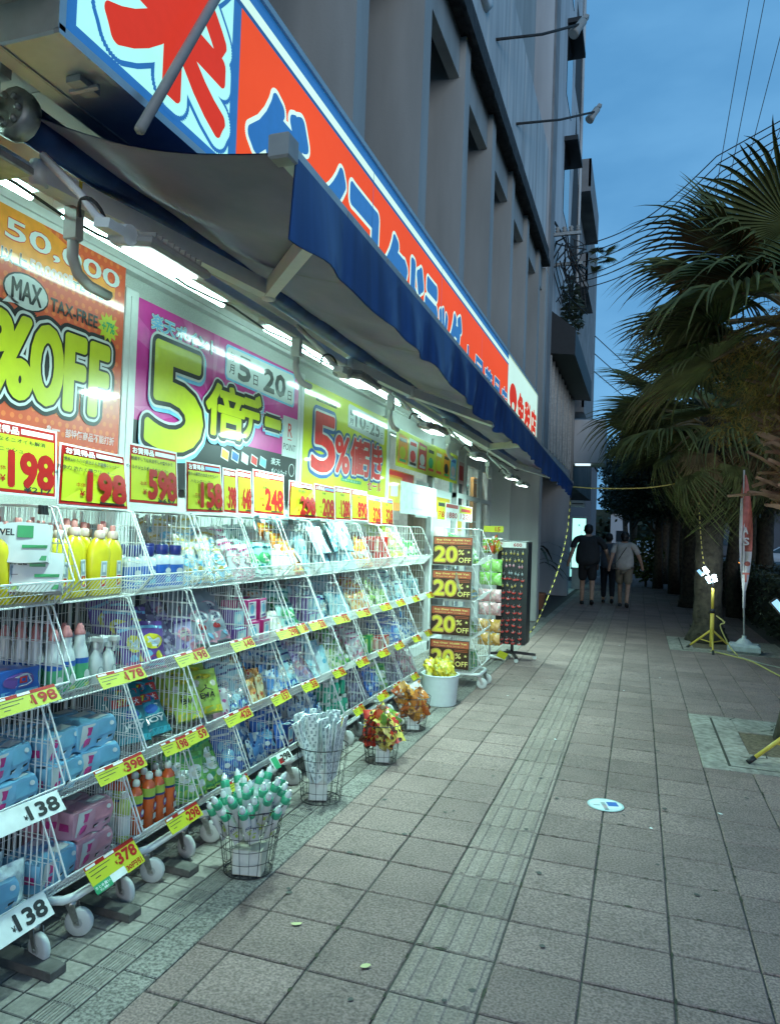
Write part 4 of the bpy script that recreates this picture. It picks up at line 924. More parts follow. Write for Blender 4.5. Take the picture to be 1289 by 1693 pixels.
def tissue(base, acc):
    return lambda: soft_pack('tissue_pack', [base, w_, mag, blk, acc], .21, .085, .105, [(1, 'f', [(.05, .1), (.40, .06), (.46, .93), (.12, .95)]), (2, 'f', [(.15, .52), (.22, .86), (.38, .80), (.33, .54)]), (2, 'f', [(.14, .18), (.20, .44), (.34, .42), (.31, .2)]), (4, 'f', [(.52, .40), (.95, .44), (.96, .92), (.54, .90)]), (1, 'f', OV(.86, .76, .045, .09)), (3, 'f', [(.50, .12), (.93, .14), (.94, .30), (.51, .28)]), (1, 'f', [(.53, .18), (.80, .19), (.80, .23), (.53, .22)]), (4, 't', [(.08, .15), (.45, .2), (.45, .85), (.1, .8)]), (1, 't', [(.55, .2), (.9, .25), (.88, .75), (.56, .7)]), (2, 't', [(.60, .35), (.72, .38), (.70, .6), (.6, .58)]), (2, 's', [(.2, .3), (.8, .32), (.78, .6), (.2, .58)])], 2)[0].mesh('tissue_pack', [base, w_, mag, blk, acc])
protos['tissueb'] = [tissue(K('tissueblue', (.24, .56, .80), coat=.7), lblu), (.21, .085, .105), 'light blue tissue pack', 'tissue pack', None]
protos['tissuep'] = [tissue(K('tissuepink', (.72, .36, .46), coat=.7), pnk), (.21, .085, .105), 'pink tissue pack', 'tissue pack', None]
protos['wipes'] = [lambda: soft_pack('wipe_pack', [blu, lblu, redp, w_, pur], .17, .07, .13, [(1, 'f', R4(.05, .95, .06, .45)), (4, 'f', OV(.5, .70, .42, .2, 16)), (3, 'f', OV(.5, .70, .38, .16, 16)), (2, 'f', R4(.25, .40, .62, .66)), (2, 'f', R4(.25, .40, .74, .78)), (2, 'f', R4(.36, .40, .62, .78)), (2, 'f', R4(.48, .52, .62, .78)), (2, 'f', R4(.48, .64, .62, .66)), (2, 'f', R4(.60, .64, .62, .78)), (2, 'f', R4(.48, .64, .74, .78)), (3, 'f', OV(.3, .25, .1, .14)), (3, 'f', OV(.7, .25, .1, .14)), (4, 't', R4(.1, .9, .2, .8))], 5)[0].mesh('wipe_pack', [blu, lblu, redp, w_, pur]), (.17, .07, .13), 'blue wipe pack with red badge', 'wipe pack', None]
def towel():
    b, rd = soft_pack('towel_pack', [w_, grn, lgrn, blk, aqua], .23, .10, .115, [(1, 'f', R4(.02, .98, .03, .16)), (1, 'f', R4(.62, .80, .62, .92)), (4, 'f', OV(.71, .77, .05, .08)), (1, 'f', R4(.68, .96, .36, .44)), (3, 'f', R4(.06, .5, .42, .435)), (3, 'f', R4(.06, .42, .35, .36)), (2, 'f', R4(.1, .5, .04, .13)), (4, 's', R4(.1, .9, .06, .94))], 6, .003)
    for t, m, M in (('TOWEL', 3, frame((.058, -.018, .084), (0, 1, 0), (0, 0, 1))), ('150', 4, frame((.058, -.03, .014), (0, 1, 0), (0, 0, 1)))):
        b.text(M, t, 0, 0, .078 if m == 3 else .03, .018 if m == 3 else .012, m, .0012, .03)
    b.text(frame((.0, .1165, .0575), (0, 0, -1), (-1, 0, 0)), 'PAPER TOWEL', 0, 0, .1, .02, 3, .002, .02)
    return b.mesh('towel_pack', [w_, grn, lgrn, blk, aqua])
protos['towel'] = [towel, (.23, .10, .115), 'white paper towel pack', 'paper towels', None]
def bxx(name, mats, dims, lb, frame_m):
    def f():
        b = MB(); wd, d, h = dims; b.box(-d/2, d/2, -wd/2, wd/2, 0, h, 0, bv=.002); M = frame((d/2, 0, 0), (0, 1, 0), (0, 0, 1))
        b.rect(M, -wd*.42, wd*.42, h*.1, h*.9, 1, .001); b.disc(M, 0, h*.55, wd*.22, h*.22, 2, .0018, 12); b.rect(M, -wd*.3, wd*.3, h*.16, h*.26, 3, .0018); b.rect(M, -wd*.3, wd*.1, h*.8, h*.85, 3, .0018)
        Mt = frame((0, 0, h), (0, 1, 0), (-1, 0, 0)); b.rect(Mt, -wd*.4, wd*.4, -d*.38, d*.38, 1, .001); b.rect(Mt, -wd*.2, wd*.2, -d*.15, d*.15, 2, .0016)
        return b.mesh(name, mats)
    return [f, dims, lb, 'box', None]
protos['boxr'] = bxx('carton', [mag, w_, lblu, pur], (.105, .05, .12), 'white carton with crimson frame', 0)
protos['boxv'] = bxx('carton', [pur, aqua, w_, lblu], (.11, .05, .10), 'pale carton with violet frame', 0)
protos['boxg'] = bxx('carton', [grn, lgrn, w_, teal], (.06, .05, .17), 'tall green carton', 0)
protos['boxo'] = bxx('carton', [redp, cream, org, brn], (.08, .05, .12), 'red and cream carton', 0)
protos['boxb'] = bxx('carton', [navy, w_, lblu, redp], (.09, .05, .13), 'navy and white carton', 0)
def flat_pack(name, m, w_=.13, h=.17, d=.022, seed=0):
    return lambda: pouch_mesh(name, [m, w_s], w_, h, d, None, .009, seed)
w_s = w_
protos['aquapack'] = [flat_pack('cloth_pack', busy('aqua', (.40, .70, .76), (.62, .82, .84), (.16, .50, .66), 9), .15, .2, .03, 3), (.15, .024, .2), 'pale blue flat pack', 'pack', None]
protos['clearbag'] = [flat_pack('clear_bag', mat('clear_film', (.62, .72, .70), .08, coat=1., noise=.35, scale=22, bump=1., bscale=24), .17, .15, .09, 4), (.17, .09, .15), 'crumpled clear plastic bag', 'bag', None]
protos['sachet1'] = [flat_pack('sachet', busy('pinkmix', (.72, .40, .48), (.78, .76, .74), (.50, .10, .26)), .11, .16, .03, 5), (.11, .035, .16), 'pink patterned sachet', 'sachet', None]
protos['sachet2'] = [flat_pack('sachet', busy('orangemix', (.75, .35, .10), (.78, .68, .40), (.55, .08, .04)), .11, .16, .03, 6), (.11, .035, .16), 'orange patterned sachet', 'sachet', None]
protos['sachet3'] = [flat_pack('sachet', busy('bluemix', (.12, .30, .62), (.66, .76, .80), (.02, .05, .22)), .11, .16, .03, 7), (.11, .035, .16), 'blue patterned sachet', 'sachet', None]
protos['sachet4'] = [flat_pack('sachet', busy('greenmix', (.35, .55, .15), (.74, .74, .55), (.05, .30, .12)), .11, .16, .03, 8), (.11, .035, .16), 'green patterned sachet', 'sachet', None]
protos['sachet5'] = [flat_pack('sachet', busy('darkmix', (.10, .08, .16), (.26, .22, .34), (.45, .50, .56)), .12, .17, .035, 9), (.12, .04, .17), 'dark patterned sachet', 'sachet', None]
protos['sachet6'] = [flat_pack('sachet', busy('creammix', (.74, .70, .58), (.80, .80, .76), (.62, .28, .12)), .12, .16, .035, 10), (.12, .04, .16), 'cream patterned sachet', 'sachet', None]
ROOTS = {}
def place(key, loc, rot, label, group, scale=None):
    pr = protos[key]
    if pr[4] is None:
        p = pr[0]()
        if isinstance(p, bpy.types.Object): pr[4] = p
        else:
            pr[4] = p
        if isinstance(p, bpy.types.Object):
            p.location = loc; p.rotation_euler = rot; p['label'] = label; p['group'] = group; p['category'] = pr[3]
            if scale: p.scale = (scale,)*3
            return p
    p = pr[4]
    if isinstance(p, bpy.types.Object): return copy_tree(p, loc, rot, label, group, scale)
    o = link(p.name.split('.')[0], p, None, loc); o.rotation_euler = rot
    if scale: o.scale = (scale,)*3
    return tag(o, label, pr[3], group)
def stock(k, t, spec, lean=True):
    """fill tier t of cart k. spec: list of (kind, columns, rows, y from, y to)"""
    z0 = ZR[t]-.085; y0 = cy_(k)
    for s in spec:
        key, nc, nr, a, c = s[:5]; fl_ = protos[key][3] in ('pouch', 'sachet'); fl_ = fl_ and key not in ('joy', 'newbeads', 'ema'); nr = nr+1 if fl_ else nr; nc = nc+1 if fl_ and c-a > .75 and nc < 4 else nc; lv = s[5] if len(s) > 5 else 1
        wd, dp, h = protos[key][1]; n = nc*nr*lv
        where = '%s basket of the %s cart' % (TN[t], ORD[k] if k < 20 else 'sign' if k == 20 else 'hindmost')
        gr = '%s, %s' % (protos[key][2], where)
        flat = protos[key][3] in ('pouch', 'sachet', 'pack')
        for i in range(nc):
            for j in range(nr):
                for q in range(lv):
                    y = y0+lerp(a, c, (i+.5)/nc)*CW+rnd.uniform(-.006, .006)
                    x = XF-.115-dp*.5-j*(dp+.008 if not flat else .048)+rnd.uniform(-.006, .004)
                    ln = RAD(rnd.uniform(-34, -10)) if flat else RAD(rnd.uniform(-3, 1))
                    hero = key in ('joy', 'newbeads', 'ema'); ln = RAD(rnd.uniform(-34, -24)) if hero else ln
                    z = z0+(.055 if key in ('joy', 'newbeads', 'ema') else .004)+q*(h+.002)+(.034*j if flat else 0)
                    x2 = x-(.025*q if lv > 1 else 0)
                    rown = '' if nr == 1 else ('front row ' if j == 0 else 'back row ' if j == nr-1 else ORD[j]+' row '); coln = '' if nc == 1 else ('left' if i == 0 else 'right' if i == nc-1 else 'middle' if nc == 3 else ORD[i]); lvn = '' if lv == 1 else (' upper' if q else ' lower')
                    pos = (rown+coln+lvn).strip(); lb = protos[key][2]+(', '+pos if pos else '')+', '+where
                    place(key, (x2, y, z), (rnd.uniform(-.05, .08) if hero else rnd.uniform(-.16, .16) if flat else rnd.uniform(-.015, .015), ln, rnd.uniform(-.6, -.25) if hero else rnd.uniform(-.34, .34) if flat else rnd.uniform(-.2, .2)), lb, gr, rnd.uniform(.96, 1.04)*(1.14 if key == 'yellow' else 1))
B = stock
# leftmost cart
B(0, 0, [('yellow', 4, 4, .02, .98)])
for q in range(2): place('towel', (XF-.14-.03*q, cy_(0)+.295-.03*q, ZR[0]-.05+.10*q), (0, RAD(-12), RAD(-48)), 'white paper towel pack, %s of two lying in the leftmost top basket' % ('lower', 'upper')[q], 'paper towel packs', 1.25)

B(0, 1, [('wipes', 2, 2, .1, .98)]); B(0, 2, [('tissueb', 2, 2, .02, .98, 2)]); B(0, 3, [('clearbag', 2, 2, .05, 1., 1), ('tissueb', 1, 1, .2, .9, 1)])
B(1, 0, [('yellow', 4, 4, .0, 1.)]); B(1, 1, [('greenb', 3, 4, .03, .56), ('spray', 2, 3, .6, .97)]); B(1, 2, [('tissueb', 2, 3, .02, .96, 2)]); B(1, 3, [('tissuep', 1, 3, .45, .98, 2), ('tissueb', 1, 2, .0, .45, 1)])
B(2, 0, [('navyb', 4, 3, .0, .98)]); B(2, 1, [('purple', 2, 3, .05, .7), ('sachet5', 2, 3, .6, 1.)]); B(2, 2, [('joy', 2, 3, .10, .84)]); B(2, 3, [('orangeb', 4, 3, .25, .98), ('limeb', 1, 3, .02, .22)])
B(3, 0, [('gold', 3, 4, .0, 1.)]); B(3, 1, [('newbeads', 2, 3, .25, 1.), ('lilac', 1, 3, .0, .3)]); B(3, 2, [('ema', 2, 3, .05, .8), ('sachet1', 1, 3, .75, 1.)]); B(3, 3, [('greenp', 3, 3, .1, .98)])
B(4, 0, [('pinkp', 2, 3, .02, .55), ('tealw', 2, 3, .5, 1.)]); B(4, 1, [('boxr', 2, 3, .3, 1., 2), ('boxv', 1, 3, .0, .3, 2)]); B(4, 2, [('bluew', 2, 3, .02, .6), ('sachet2', 2, 3, .55, 1.)]); B(4, 3, [('bluep', 2, 3, .05, .6), ('sachet3', 2, 3, .55, 1.)])
B(5, 0, [('sachet6', 3, 4, .0, .7), ('orangep', 2, 4, .6, 1.)]); B(5, 1, [('sachet6', 1, 3, .0, .4), ('tealw', 2, 3, .35, 1.)]); B(5, 2, [('sachet3', 2, 3, .0, .6), ('bluew', 2, 3, .5, 1.)]); B(5, 3, [('bluep', 2, 3, .0, .7), ('boxb', 2, 2, .6, 1.)])
B(6, 0, [('aquapack', 4, 8, .0, 1.)]); B(6, 1, [('boxv', 2, 3, .1, .6, 2), ('bluew', 2, 3, .5, 1.)]); B(6, 2, [('lilac', 2, 3, .0, .6), ('aquapack', 2, 3, .5, 1.)]); B(6, 3, [('sachet3', 3, 3, .0, 1.)])
B(7, 0, [('aquapack', 4, 8, .0, 1.)]); B(7, 1, [('aquapack', 3, 5, .0, 1.)]); B(7, 2, [('sachet4', 2, 3, .0, .6), ('greenp', 2, 3, .5, 1.)]); B(7, 3, [('gelb', 4, 3, .0, 1., 2)])
B(8, 0, [('orangep', 3, 4, .0, 1.)]); B(8, 1, [('sachet2', 2, 3, .0, .6), ('orangep', 2, 3, .5, 1.)]); B(8, 2, [('pinkp', 2, 3, .0, .7), ('boxg', 2, 3, .6, 1.)]); B(8, 3, [('sachet5', 3, 3, .0, 1.)])
B(9, 0, [('boxo', 3, 3, .0, 1., 2)]); B(9, 1, [('sachet4', 3, 3, .0, 1.)]); B(9, 2, [('boxo', 3, 3, .0, 1.)]); B(9, 3, [('bluep', 2, 3, .0, .6), ('greenp', 2, 3, .5, 1.)])
B(10, 0, [('ema', 2, 4, .0, 1.)]); B(10, 1, [('bluew', 3, 3, .0, 1.)]); B(10, 2, [('bluep', 3, 3, .0, 1.)]); B(10, 3, [('sachet5', 3, 3, .0, 1.)])
B(11, 0, [('greenp', 3, 3, .0, 1.)]); B(11, 1, [('aquapack', 3, 4, .0, 1.)]); B(11, 2, [('sachet3', 3, 3, .0, 1.)]); B(11, 3, [('sachet1', 3, 2, .0, 1.)])

for i in range(14):
    place('aquapack', (XF-.08-.022*(i % 5), cy_(6)+.16+.042*i, ZR[0]+.05+.03*math.sin(i*1.3)+.012*(i % 5)), (rnd.uniform(-.2, .2), RAD(rnd.uniform(-40, -15)), rnd.uniform(-.3, .3)), 'pale blue flat pack bulging over the top rim of the seventh cart', 'pale blue packs bulging over the top rim')
# ---------------------------------------------------------------- price tags on the rims and price cards above
t_ye = mat('card_yellow', (.44, .455, .014), .4, coat=.2, noise=.04); t_re = mat('card_red', (.33, .006, .004), .5, coat=.0, spec=.25); t_wh = mat('card_white', (.66, .68, .66), .4, coat=.2); t_bk = mat('card_black', (.02, .02, .02), .4, coat=.3); t_gr = mat('card_green', (.03, .28, .12), .35, coat=.5); t_bl = mat('card_blue', (.15, .32, .62), .35, coat=.5)
TMAT = [t_ye, t_re, t_wh, t_bk, t_gr, t_bl]
def price_tag(k, t, price, off=.11, w_=.25, h=.062, white=False, extra=None, lbl=None, dz=0.):
    b = MB(); b.box(-.0012, 0, 0, w_, -h, 0, 2 if white else 0); M = frame((0, 0, 0), (0, 1, 0), (0, 0, 1))
    if not white:
        b.rect(M, 0, w_, -h*.2, 0, 1, .0008); b.rect(M, w_*.02, w_*.2, -h*.17, -h*.05, 2, .0014); b.rect(M, w_*.38, w_*.58, -h*.16, -h*.02, 2, .0014)
        for q, (a, c) in enumerate(((.04, .45), (.04, .36), (.1, .2))): b.rect(M, w_*a, w_*c, -h*(.36+.2*q), -h*(.32+.2*q), 3, .001)
        b.text(M, price, w_*.76, -h*.56, w_*.38, h*.56, 1, .0014, .045, 3); b.text(M, '¥', w_*.53, -h*.66, w_*.04, h*.22, 1, .0014, .01)
    else:
        b.text(M, price, w_*.70, -h*.52, w_*.46, h*.6, 3, .0014, .05, 3); b.text(M, '¥', w_*.42, -h*.66, w_*.05, h*.22, 3, .0014, .02)
    if extra == '30':
        b.rect(M, w_*.0, w_*.32, -h*1.45, -h, 4, .0004); b.rect(M, w_*.32, w_*.62, -h*1.4, -h, 2, .0004); b.rect(M, w_*.62, w_, -h*1.45, -h, 0, .0004)
        b.text(M, '30円引', w_*.80, -h*1.22, w_*.32, h*.30, 1, .001, .03, 2); b.text(M, 'まとめ買い', w_*.16, -h*1.17, w_*.28, h*.15, 2, .001, .02, 1); b.text(M, '価格!', w_*.16, -h*1.34, w_*.16, h*.13, 2, .001, .02, 1)
    if extra == 'pink': b.rect(M, w_*.05, w_*.3, -h*1.2, -h*.1, 4, .0011); b.rect(M, w_*.32, w_*.55, -h*.95, -h*.5, 1, .0011)
    o = b.build('price_tag', TMAT, None, (XF+.012, cy_(k)+off, ZR[t]+.004+dz)); o.rotation_euler = (rnd.uniform(-.03, .03), RAD(-38), rnd.uniform(-.03, .03))
    return tag(o, lbl or '%s tag reading %s on the %s rim of the %s cart' % ('white' if white else 'yellow', price, TN[t], ORD[k]), 'price tag', 'price tags on the basket rims')
price_tag(0, 1, '198', .06, .27); price_tag(1, 1, '178', .09); price_tag(2, 1, '198', .13); price_tag(3, 1, '148', .15, .22); price_tag(4, 1, '298', .19, .26)
price_tag(0, 2, '138', .08, .27, .075, True); price_tag(1, 2, '398', .1, .27); price_tag(2, 2, '198', .06, .17, lbl='left yellow tag of the pair reading 198, under the teal pouches'); price_tag(2, 2, '59', .235, .15, lbl='right yellow tag of the pair reading 59, under the teal pouches'); price_tag(3, 2, '428', .12, .25); price_tag(4, 2, '157', .16, .22)
price_tag(0, 3, '138', .05, .27, .085, True); price_tag(1, 3, '378', .07, .28, .075, False, '30'); price_tag(2, 3, '298', .12, .24, .07); price_tag(3, 3, '178', .14, .22); price_tag(4, 3, '298', .18, .22, .06, True, 'pink')
for t, ps in ((1, ['28', '78', '29', '27', '29', '36', '35']), (2, ['38', '298', '398', '29', '25', '38', '38']), (3, ['131', '78', '178', '29', '29', '18', '38'])):
    for q, p_ in enumerate(ps): price_tag(5+q, t, p_, .14+rnd.uniform(-.05, .05), rnd.uniform(.19, .24))
price_tag(5, 1, '58', .01, .12, dz=.004); price_tag(6, 3, '98', .03, .11, dz=.004)
def price_card(y0, y1, z0, z1, price, lbl, tax=None, lines=None, bend=.0, blue=False, tilt=0.):
    w2, h = y1-y0, z1-z0; b = MB(); n = 8
    def cb(v): return bend*math.sin(v*1.8)
    for i in range(n):
        v0, v1 = i/n, (i+1)/n
        b.add([(cb(v0), w2*v0*0, h*v0)], [], 0)
    M = frame((0, 0, 0), (0, 1, 0), (0, 0, 1))
    b.box(-.0015, 0, 0, w2, 0, h, 2); e = .008
    b.rect(M, e, w2-e, e, h-e, 1, .0005); b.rect(M, e+.008, w2-e-.008, e+.012, h*.82, 0, .001); b.rect(M, w2*.52, w2-e-.012, h*.86, h*.93, 5 if blue else 2, .001)
    b.text(M, 'お買得品', w2*.28, h*.89, w2*.42, h*.10, 2, .0015, .03, 2)
    b.text(M, price, w2*.66, h*.36, w2*.56, h*.46, 1, .0018, 0., 3, rad=max(.0045, min(.0085, .0085*w2/.36))); b.text(M, '¥', w2*.30, h*.22, w2*.06, h*.09, 1, .0018, .02)
    b.text(M, '本体', w2*.27, h*.36, w2*.13, h*.07, 1, .0018, .0, 1)
    for q, l_ in enumerate(lines or []): b.text(M, l_, w2*(.46 if q == 0 else .36), h*(.755-.14*q), min(w2*.84, w2*.075*len(l_)), h*.065, 3, .0018, .012, 1)
    if tax: b.text(M, '¥'+tax, w2*.74, h*.095, w2*.36, h*.075, 3, .0018, .03, 2)
    else: b.rect(M, w2*.55, w2*.92, h*.085, h*.11, 3, .0018)
    b.v = [(p[0]+bend*math.sin(p[2]/h*2.4+p[1]*3), p[1]+.35*abs(bend)*(p[2]/h)**2*0, p[2]) for p in b.v]
    o = b.build('price_card', TMAT, None, (-2.08, y0, z0)); o.rotation_euler = (RAD(tilt), RAD(-4), 0)
    return tag(o, lbl, 'price card', 'yellow price cards above the top baskets')
PC = [(1.83, 2.183, 1.605, 1.862, '198', 'large yellow card reading 198 at the left edge with 217 below', '217', ['気になるニオイも解消', 'ユニッシュ'], .0),
      (2.186, 2.575, 1.575, 1.815, '198', 'curled yellow card reading 198 over the yellow bottles', None, ['速攻3分でカビ退治する洗濯槽クリーナー', '洗浄力 洗たく槽クリーナー'], .018),
      (2.59, 2.945, 1.60, 1.866, '598', 'yellow card reading 598 below the magenta poster', '657', ['部屋干しでも天日干しの爽やかさ', 'ボールドジェルボール4Dハイパー'], .006),
      (3.01, 3.34, 1.575, 1.832, '158', 'yellow card with a blue strip left of the two narrow cards', '173', ['香りの専門カ水ダイヤモンド', 'ハミングフレア'], .012), (3.345, 3.485, 1.585, 1.83, '398', 'narrow yellow card reading 398 right of the 158 card', None, [], 0), (3.49, 3.65, 1.585, 1.835, '648', 'narrow yellow card reading 648 left of the 248 card', None, [], 0),
      (3.665, 4.05, 1.592, 1.852, '248', 'yellow card reading 248 above the pink pouches', None, ['バスクリン', '洗剤'], 0), (4.10, 4.49, 1.583, 1.82, '298', 'glossy warped yellow card reading 298', None, ['香り続く'], .02), (4.50, 4.845, 1.585, 1.83, '208', 'yellow card reading 208 with a blue strip, beside the 1280 card', None, ['お得'], 0), (4.85, 5.155, 1.585, 1.836, '1280', 'yellow card reading 1280', None, ['大容量'], 0),
      (5.17, 5.52, 1.593, 1.836, '890', 'yellow card reading 890 beside the 1280 card', None, ['徳用'], 0), (5.53, 5.845, 1.572, 1.81, '328', 'yellow card reading 328, left one of the pair', None, ['洗剤'], 0), (5.855, 6.17, 1.572, 1.808, '328', 'yellow card reading 328, right one beside the white board', None, ['洗剤'], 0)]
for q, (y0, y1, z0, z1, p_, lb, tx_, ln, bd) in enumerate(PC): price_card(y0, y1, z0, z1, p_, lb, tx_, ln, bd, q in (3, 8, 11, 12), rnd.uniform(-1.5, 1.5))
b = MB(); b.box(-.004, 0, 0, 1.25, 0, .30, 0); M = frame((0, 0, 0), (0, 1, 0), (0, 0, 1)); b.rect(M, .35, .95, .05, .22, 1, .001); b.rect(M, .37, .93, .065, .205, 0, .0016)
tag(b.build('white_board', [mat('board_white', (.42, .45, .44), .6), mat('faint_grey', (.33, .38, .37), .6)], None, (-2.09, 6.38, 1.69)), 'blank white board with a faint frame above the far carts', 'board')
for y0, y1, p_, m, lb in ((8.05, 8.66, '1880', 2, 'white price card reading 1880'), (8.70, 9.44, '1200', 2, 'white price card reading 1200 with an orange head'), (7.70, 8.02, '78', 0, 'narrow yellow and black price card left of the 1880 card')):
    b = MB(); h = .2; w2 = y1-y0; M = frame((0, 0, 0), (0, 1, 0), (0, 0, 1)); b.box(-.003, 0, 0, w2, 0, h, m); b.rect(M, .02, w2-.02, h*.72, h*.94, 1 if p_ != '78' else 3, .001)
    if p_ == '1200': b.rect(M, .02, w2-.02, h*.5, h*.94, 0, .0012); b.rect(M, .1, w2-.1, h*.6, h*.8, 1, .0016)
    b.text(M, p_, w2*.5, h*.3, w2*.8, h*.32, 1, .0016, .03); tag(b.build('price_card', TMAT, None, (-2.09, y0, 1.67)), lb, 'price card', 'price cards by the far carts')
# clips
for y, lb in ((2.06, 'black binder clip on the first cart rail'), (1.70, 'black binder clip at the left edge of the top rail'), (4.02, 'black binder clip on the rail under the 248 card')):
    b = MB(); b.box(-.008, .008, -.016, .016, -.03, .004, 0, bv=.002); b.tube([(.009, -.008, .0), (.016, -.01, -.03), (.016, .01, -.03), (.009, .008, 0)], .0015, 4); tag(b.build('binder_clip', m_black, None, (-2.02, y, 1.567)), lb, 'clip')
# ================================================================ BINS IN FRONT OF THE CARTS
m_bw = mat('black_wire', (.03, .03, .03), .45, metal=.3)
def wire_bin(lb, loc, r0=.105, r1=.15, h=.29):
    t = thing('wire_bin', lb, 'bin', loc, 0, 'black wire bins in front of the carts')
    b = MB(); n = 18
    for i in range(n):
        a = 6.2832*i/n; b.tube([(r0*.3*math.cos(a), r0*.3*math.sin(a), .004), (r0*math.cos(a), r0*math.sin(a), .004), (r1*math.cos(a), r1*math.sin(a), h)], .0014, 4)
    for q, rr in ((0, .0026), (.2, .0014), (.4, .0014), (.6, .0014), (.8, .0016), (1, .003)):
        R_ = lerp(r0, r1, q); b.tube([(R_*math.cos(6.2832*i/28), R_*math.sin(6.2832*i/28), .004+h*q) for i in range(28)], rr, 5, closed=True)
    b.build('wire_frame', m_bw, t); return t
BIN = [(-1.60, 2.90), (-1.655, 3.80), (-1.575, 4.58), (-1.62, 5.42)]
wire_bin('nearest black wire bin, full of white tubes with green bands', (*BIN[0], 0))
wire_bin('black wire bin holding long folded patterned fans', (*BIN[1], 0), .11, .145, .30)
wire_bin('black wire bin full of red and yellow snack bags', (*BIN[2], 0), .10, .135, .25)
wire_bin('black wire bin full of orange and white snack bags', (*BIN[3], 0), .10, .14, .25)
for i, (dx, dy, s_, lb) in enumerate(((.02, -.02, (.13, .11, .11), 'cream carton propping the tubes inside the nearest wire bin'), (-.005, -.03, (.10, .05, .17), 'white card standing inside the bin of patterned fans'), (.025, -.03, (.09, .05, .11), 'white card inside the bin of red and yellow snacks'), (.02, -.03, (.09, .05, .11), 'white card inside the bin of orange and white snacks'))):
    b = MB(); b.box(-s_[0]/2, s_[0]/2, -s_[1]/2, s_[1]/2, 0, s_[2], 0, bv=.002); b.box(-s_[0]/2+.004, s_[0]/2-.004, -s_[1]/2-.001, -s_[1]/2+.001, .004, s_[2]-.004, 1)
    tag(b.build('carton' if i == 0 else 'white_card', [mat('carton_cream', (.62, .58, .44), .7), mat('carton_face', (.72, .72, .64), .7)] if i == 0 else [t_wh, t_wh], None, (BIN[i][0]+dx, BIN[i][1]+dy, .008), RAD((12, 20, 14, 14)[i])), lb, 'carton' if i == 0 else 'card')
def tube_mesh():
    b = MB(); M = None
    n = 12; P_ = [(.024, .002, 0), (.024, .004, .004), (.023, .010, .04), (.022, .016, .08), (.021, .020, .12), (.019, .019, .135)]
    V, F = [], []
    for rx, ry, z in P_:
        for j in range(n): a = 6.2832*j/n; V.append((ry*math.cos(a), rx*math.sin(a), z))
    for i in range(len(P_)-1):
        for j in range(n): F.append((i*n+j, i*n+(j+1) % n, (i+1)*n+(j+1) % n, (i+1)*n+j))
    b.add(V, F, 0, None, True)
    b.lathe([(.0195, .134), (.0205, .138), (.0205, .165), (.019, .166)], 12, 1); b.lathe([(.014, .166), (.013, .185), (.007, .188), (.006, .198)], 10, 0)
    M = frame((.0165, 0, .075), (0, 1, 0), (0, 0, 1)); b.text(M, 'JOY', 0, .006, .030, .016, 2, .0035, .03); b.rect(M, -.012, .012, -.018, -.013, 3, .001); b.disc(M, 0, -.034, .007, .009, 3, -.003, 8)
    M = frame((-.0165, 0, .075), (0, -1, 0), (0, 0, 1)); b.text(M, 'JOY', 0, .006, .030, .016, 2, .0035, .03)
    return b.mesh('tube_bottle', [w_, K('joygreen', (.05, .40, .22)), navy, lgrn])
me_jt = tube_mesh()
for i in range(34):
    a = i*2.399; rr = .115*math.sqrt((i+.5)/34); low = i % 3 == 0
    z = .13+.02*rnd.random() if low else .175+.06*rnd.random(); r2 = rr*.9
    o = link('tube_bottle', me_jt, None, (BIN[0][0]+r2*math.cos(a), BIN[0][1]+r2*math.sin(a), z))
    o.rotation_euler = (-rr*4.6*math.sin(a)+rnd.uniform(-.2, .2), rr*4.6*math.cos(a)+rnd.uniform(-.1, .25), rnd.uniform(-.9, .2))
    tag(o, 'white tube with green neck band and navy lettering in the nearest wire bin', 'tube', 'white tubes in the nearest wire bin')
b = MB(); b.box(-.004, .004, -.026, .026, 0, .36, 0, bv=.003)
for k in range(9):
    for s_ in (-1, 1):
        z = .02+.038*k; b.rect(frame((.0042, 0, 0), (0, 1, 0), (0, 0, 1)), -.014*s_-.006, -.014*s_+.006, z+.004*s_, z+.018+.004*s_, 1, .0006); b.disc(frame((.0042, 0, 0), (0, 1, 0), (0, 0, 1)), .003*s_, z+.03, .006, .005, 1, .0006, 6)
me_fan = b.mesh('folded_fan', [mat('fan_white', (.66, .72, .72), .4, coat=.4), mat('fan_print', (.26, .32, .34), .45)])
for i in range(30):
    a = i*2.399; rr = .10*math.sqrt((i+.5)/30)
    o = link('folded_fan', me_fan, None, (BIN[1][0]+rr*math.cos(a)*.7, BIN[1][1]+rr*math.sin(a)*.7, .10+rnd.uniform(0, .03)))
    o.rotation_euler = (-rr*1.5*math.sin(a)+rnd.uniform(-.1, .3), rr*1.5*math.cos(a)+rnd.uniform(-.25, .1), rnd.uniform(-1.2, .4))
    tag(o, 'long folded fan in white film with grey print standing in a wire bin', 'fan', 'folded fans in the second wire bin')
def bag_mesh(name, m, w_s_, h, d, seed, foil=None):
    r = random.Random(seed); b = MB(); ph = [r.uniform(0, 6) for _ in range(6)]
    def s(side):
        def fn(u, v):
            e = max(0, math.sin(math.pi*u))**.5*max(0, math.sin(math.pi*min(1, max(0, (v-.06)/.88))))**.5
            cr = .010*math.sin(u*13+ph[0]+v*5)*math.sin(v*12+ph[1])+.006*math.sin(u*25+ph[2])*math.sin(v*23+ph[3])
            return (side*(e*d*.5+.001)+cr, (u-.5)*w_s_*(1-.08*math.sin(math.pi*v)), (v-.5)*h)
        return fn
    b.grid(s(1), 9, 10, 0); b.grid(lambda u, v: s(-1)(1-u, v), 9, 10, 0)
    return b.mesh(name, [m])
